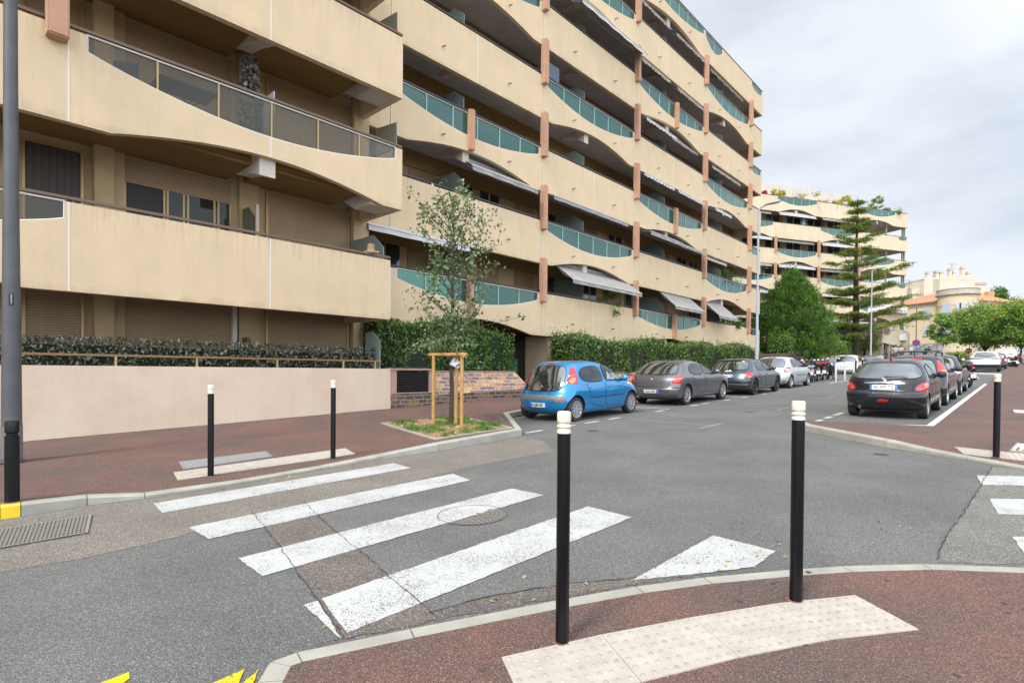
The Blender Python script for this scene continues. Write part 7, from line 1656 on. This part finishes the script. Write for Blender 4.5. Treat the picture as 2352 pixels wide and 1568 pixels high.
# ------------------------------------------------------------------ people
skin = mat('skin', (.45, .26, .18), .55); hairm = mat('hair_dark', (.03, .02, .015), .8)
def person(P, rz, shirt, pants, label, pose='stand', hair=True, beard=False, skin_m=None):
    rt = empty('person', P, rz, label, 'person', 'people on the pavement'); sk = skin_m or skin
    lean = .9 if pose == 'bend' else 0
    V = {'pel': (0, 0, .95), 'sp': (.02+lean*.12, 0, 1.12), 'ch': (.03+lean*.34, 0, 1.34-lean*.08), 'nk': (.03+lean*.5, 0, 1.50-lean*.14), 'hd': (.04+lean*.58, 0, 1.60-lean*.16), 'top': (.04+lean*.64, 0, 1.74-lean*.2)}
    for sg, k in ((1, 'l'), (-1, 'r')):
        V['h'+k] = (0, sg*.09, .92); V['kn'+k] = (.04 if sg > 0 else .0, sg*.11, .50); V['an'+k] = (-.02+(.10 if sg > 0 else -.06), sg*.12, .08); V['to'+k] = (.14+(.10 if sg > 0 else -.06), sg*.13, .04)
        V['sh'+k] = (.02+lean*.36, sg*.19, 1.42-lean*.1); V['el'+k] = (.02+lean*.5, sg*.25, 1.14-lean*.1); V['wr'+k] = (.18+lean*.45, sg*.20, .96-lean*.05)
    def skinned(name, verts, edges, rad, m, sub=1):
        me = bpy.data.meshes.new(name); me.from_pydata([V[v] if isinstance(v, str) else v for v in verts], [], edges); o = bpy.data.objects.new(name, me); col.objects.link(o)
        md = o.modifiers.new('skin', 'SKIN'); o.modifiers.new('sub', 'SUBSURF').levels = sub
        for i, v in enumerate(me.skin_vertices[0].data if me.skin_vertices else []): v.radius = rad[i]; v.use_root = (i == 0)
        if not me.skin_vertices:
            bm = bmesh.new(); bm.from_mesh(me); l = bm.verts.layers.skin.verify()
            for i, v in enumerate(bm.verts): v[l].radius = rad[i]; v[l].use_root = (i == 0)
            bm.to_mesh(me); bm.free()
        dg = bpy.context.evaluated_depsgraph_get(); m2 = bpy.data.meshes.new_from_object(o.evaluated_get(dg)); bpy.data.objects.remove(o)
        m2.materials.clear(); m2.materials.append(m); m2.polygons.foreach_set('use_smooth', [True]*len(m2.polygons)); o2 = bpy.data.objects.new(name, m2); col.objects.link(o2); o2.parent = rt; return o2
    hands = []
    vn = ['pel', 'sp', 'ch', 'nk', 'hd', 'top', 'shl', 'ell', 'wrl', 'shr', 'elr', 'wrr', 'hl', 'knl', 'anl', 'tol', 'hr', 'knr', 'anr', 'tor']
    ed = [(0, 1), (1, 2), (2, 3), (3, 4), (4, 5), (2, 6), (6, 7), (7, 8), (2, 9), (9, 10), (10, 11), (0, 12), (12, 13), (13, 14), (14, 15), (0, 16), (16, 17), (17, 18), (18, 19)]
    rd = [(.13, .10), (.12, .09), (.14, .10), (.055, .055), (.085, .075), (.06, .06), (.055, .055), (.042, .042), (.03, .03), (.055, .055), (.042, .042), (.03, .03), (.085, .085), (.06, .06), (.042, .042), (.035, .03), (.085, .085), (.06, .06), (.042, .042), (.035, .03)]
    vv = list(vn)
    for k, wi in (('l', 8), ('r', 11)):
        w0 = Vector(V['wr'+k]); d = (w0-Vector(V['el'+k])).normalized(); sd = Vector((0, 1 if k == 'l' else -1, 0))
        for fi in range(5):
            off = (fi-2)*.018; a = len(vv); vv.append(tuple(w0+d*.07+Vector((off, 0, off*.3)))); ed.append((wi, a)); rd.append((.012, .012)); vv.append(tuple(w0+d*(.15 if fi else .10)+Vector((off*1.3, -sd.y*.02, -.01)))); ed.append((a, a+1)); rd.append((.008, .008))
    skinned('body', vv, ed, rd, sk)
    skinned('shirt', ['pel', 'sp', 'ch', 'nk', 'shl', 'ell', 'shr', 'elr'], [(0, 1), (1, 2), (2, 3), (2, 4), (4, 5), (2, 6), (6, 7)], [(.19, .15), (.185, .145), (.20, .155), (.075, .075), (.10, .10), (.075, .075), (.10, .10), (.075, .075)], shirt)
    skinned('trousers', ['pel', 'hl', 'knl', 'anl', 'hr', 'knr', 'anr'], [(0, 1), (1, 2), (2, 3), (0, 4), (4, 5), (5, 6)], [(.15, .125), (.105, .105), (.075, .075), (.06, .06), (.105, .105), (.075, .075), (.06, .06)], pants)
    h = Vector(V['hd'])+Vector((0, 0, .05)); 
    MB().lathe([(.02, -.012), (.018, .01)], 8, 'x', tuple(h+Vector((.09, 0, -.01)))).build('nose', sk, rt)
    for sg in (1, -1): MB().lathe([(.012, .08), (.010, .094)], 8, 'x', (h.x, h.y+sg*.03, h.z+.015)).build('eye', ink, rt); MB().lathe([(.028, -.01), (.02, .012)], 8, 'y', (h.x, h.y+sg*.085, h.z)).build('ear', sk, rt)
    MB().box(h.x+.085, h.x+.093, -.025, .025, h.z-.055, h.z-.045).build('mouth', mat('lips', (.3, .1, .08), .5), rt)
    if hair: MB().lathe([(.02, .125), (.07, .10), (.098, .05), (.10, .0)], 14, 'z', (h.x-.015, h.y, h.z+.01)).build('hair', hairm, rt, smooth=60)
    if beard: MB().lathe([(.05, -.10), (.075, -.07), (.078, -.03)], 12, 'z', (h.x+.015, h.y, h.z)).build('beard', hairm, rt, smooth=60)
    for k in 'lr': a = Vector(V['to'+k]); MB().tube([a+Vector((-.22, 0, .015)), a+Vector((-.1, 0, .015)), a+Vector((.06, 0, 0))], [.045, .055, .04], 8).build('shoe', trim, rt, smooth=60)
    return rt
structure(sheet('raised_pavement', [(62.5, -11.2), (75, -11.2), (75, -5.2), (67, -6.6), (62.5, -7.9)], redpave, .62, thick=.7))
def pp(x, Y): P = at(x, 812, Y); P.z = G(P.dot(DV))+(.62 if Y < 70 else .12); return P
person(pp(2057, 53), math.pi*1.25, mat('shirt_grey', (.32, .31, .34), .85), mat('jeans_dark', (.05, .06, .09), .8), 'bearded man in a grey t-shirt standing by the supermarket ramp', beard=True)
person(pp(2069, 54.5), math.pi*1.2, mat('shirt_sand', (.40, .33, .25), .85), mat('jeans_dark', (.05, .06, .09), .8), 'person in a sand coloured top behind the man in the grey t-shirt')
person(pp(2124, 54), math.pi*.1, mat('shirt_black', (.02, .02, .022), .85), mat('trousers_black', (.03, .03, .035), .8), 'person in a black shirt bending over the shopping trolleys', 'bend')
person(pp(2292, 92), math.pi*1.3, mat('shirt_pink', (.60, .18, .22), .85), mat('trousers_black', (.03, .03, .035), .8), 'pedestrian in a pink top walking beneath the yellow blossomed trees')

# ------------------------------------------------------------------ small things on the balconies
def bchair(s, t, z, rz, m, lab):
    rt = empty('chair', W(s, t, z), ANG+rz, lab, 'chair', 'chairs on the balconies'); MB().box(-.22, .22, -.22, .22, .42, .46).build('seat', m, rt); MB().box(-.22, .22, .20, .23, .46, .88).build('backrest', m, rt)
    for x in (-.2, .2):
        for y in (-.2, .2): MB().tube([(x, y, 0), (x, y, .43)], .014, 6).build('leg', m, rt)
    return rt
wh = mat('chair_white', (.7, .7, .68), .4); dk = mat('chair_dark', (.03, .04, .045), .5)
zr = HZ[2]-.985; bchair(S1+10.2, T2-.7, zr, .5, dk, 'dark chair behind the green glass, left of the small table'); bchair(S1+12.0, T2-.7, zr, 2.2, wh, 'white chair behind the green glass above the blue car')
bchair(S1+15.7, T2-.6, HZ[1]-.985, .8, wh, 'white chair behind the lowest green glass beside the tilted awning'); bchair(S1+5.6, T2-.6, HZ[1]-.985, 1.8, dk, 'dark chair on the lowest balcony behind the young tree')
zr = H1[2]-.985; tbn = empty('table', W(S0+2.0, T1-.55, zr), ANG, 'dark folding table behind the smoked glass of the near building', 'table')
MB().box(-.55, .55, -.35, .35, .70, .74).build('tabletop', dk, tbn, rot=(0, 0, 0)); [MB().tube([(x, y, 0), (-x, y, .70)], .015, 6).build('leg', dk, tbn) for x in (-.4, .4) for y in (-.25, .25)]
bchair(S0+1.1, T1-.7, zr, 2.5, dk, 'dark green folding chair behind the smoked glass, left of the table')
xc = S0+12.6; cr = empty('drying_rack', W(S1+5.0, T2-.55, HZ[3]-.985), ANG, 'white wire laundry rack behind the green glass', 'laundry rack')
mb = MB(); [mb.tube([(-.4+.1*i, -.3, .9), (-.4+.1*i, .3, .75)], .008, 5) for i in range(9)]; mb.build('wires', wh, cr); MB().tube([(-.4, -.3, 0), (-.4, .3, .9)], .01, 5).tube([(.4, -.3, 0), (.4, .3, .9)], .01, 5).tube([(-.4, -.3, .9), (.4, -.3, .9)], .01, 5).tube([(-.4, .3, 0), (-.4, -.3, .9)], .01, 5).build('frame', wh, cr)
ac = empty('storage_box', W(S1+8.2, T2-.5, HZ[4]-.985), ANG, 'dark blue grey cabinet beside a pillar on the fourth balcony row', 'cabinet'); MB().box(-.3, .5, -.3, .3, 0, 1.75).build('case', mat('cabinet_blue', (.07, .09, .13), .5), ac); MB().box(.09, .11, -.32, -.30, .8, 1.0).build('handle', chrome, ac)
um = fA+fD*8.2+Vector((-fD.y, fD.x, 0))*.7; ub = empty('parasol', Vector((um.x, um.y, FZ(6)-1)), 0, 'closed pale blue parasol on a balcony of the farther building', 'parasol'); MB().lathe([(.02, 2.35), (.10, 2.0), (.28, 1.2), (.3, 1.1)], 12).build('canopy', mat('parasol_blue', (.25, .42, .55), .8), ub); MB().tube([(0, 0, 0), (0, 0, 2.4)], .02, 8).build('pole', wh, ub)
pot = empty('flower_pot', W(S0+6.25, T1-.04, H1[1]), 0, 'small brown upturned pot with a yellow cord on the handrail end', 'pot'); MB().lathe([(.12, 0), (.10, .12), (.085, .24)], 16).build('pot', mat('pot_brown', (.28, .18, .11), .8), pot); MB().tube([(.2*math.cos(a), .1*math.sin(a), .04+.02*math.sin(3*a)) for a in [i*.5 for i in range(13)]], .012, 6).build('cord', yellow, pot)
peg = empty('stake', W(*gp(921, 978, .15), 0), 0, 'thin black peg leaning in the corner of the tree bed', 'peg'); peg.location.z = hl(*gp(921, 978, .15)); MB().tube([(0, 0, -.02), (.04, .0, .11)], .014, 8).build('peg', black, peg)

lab = [(2, 5.2, 'far left bay', 1), (2, 11.0, '', 2), (3, 2.2, '', 1), (3, 17.5, '', 3), (3, 21.0, '', 0), (4, 9.9, '', 0), (4, 26.0, '', 2), (5, 17.8, '', 3), (1, 19.2, '', 0), (2, 25.5, '', 3)]
texts = ['pale folding chair on the second row, above the young tree', 'white plastic chair near the middle of the long green glass on the second row', 'dark chair behind the glass on the third row, left of the pillar', 'leafy pot plant behind the third row glass near the scalloped awning', 'dark chair behind the third row glass right of its short pillar', 'pale chair behind the fourth row glass beside the blue grey cabinet', 'white chair behind the fourth row glass far along the facade', 'leafy pot plant on the fifth row above the striped awning', 'pale chair behind the lowest glass between two awnings', 'leafy pot plant behind the second row glass near the far end']
for (r_, x_, _n, k_), tx in zip(lab, texts):
    z_ = HZ[r_]-.985
    if k_ == 3: plant(S1+x_, T2-.6, z_, 1.5, 1.0, leaf_con, tx, 500, .11, .45, 10+r_)
    else: bchair(S1+x_, T2-.65, z_, x_, (wh, dk, wh)[k_], tx)
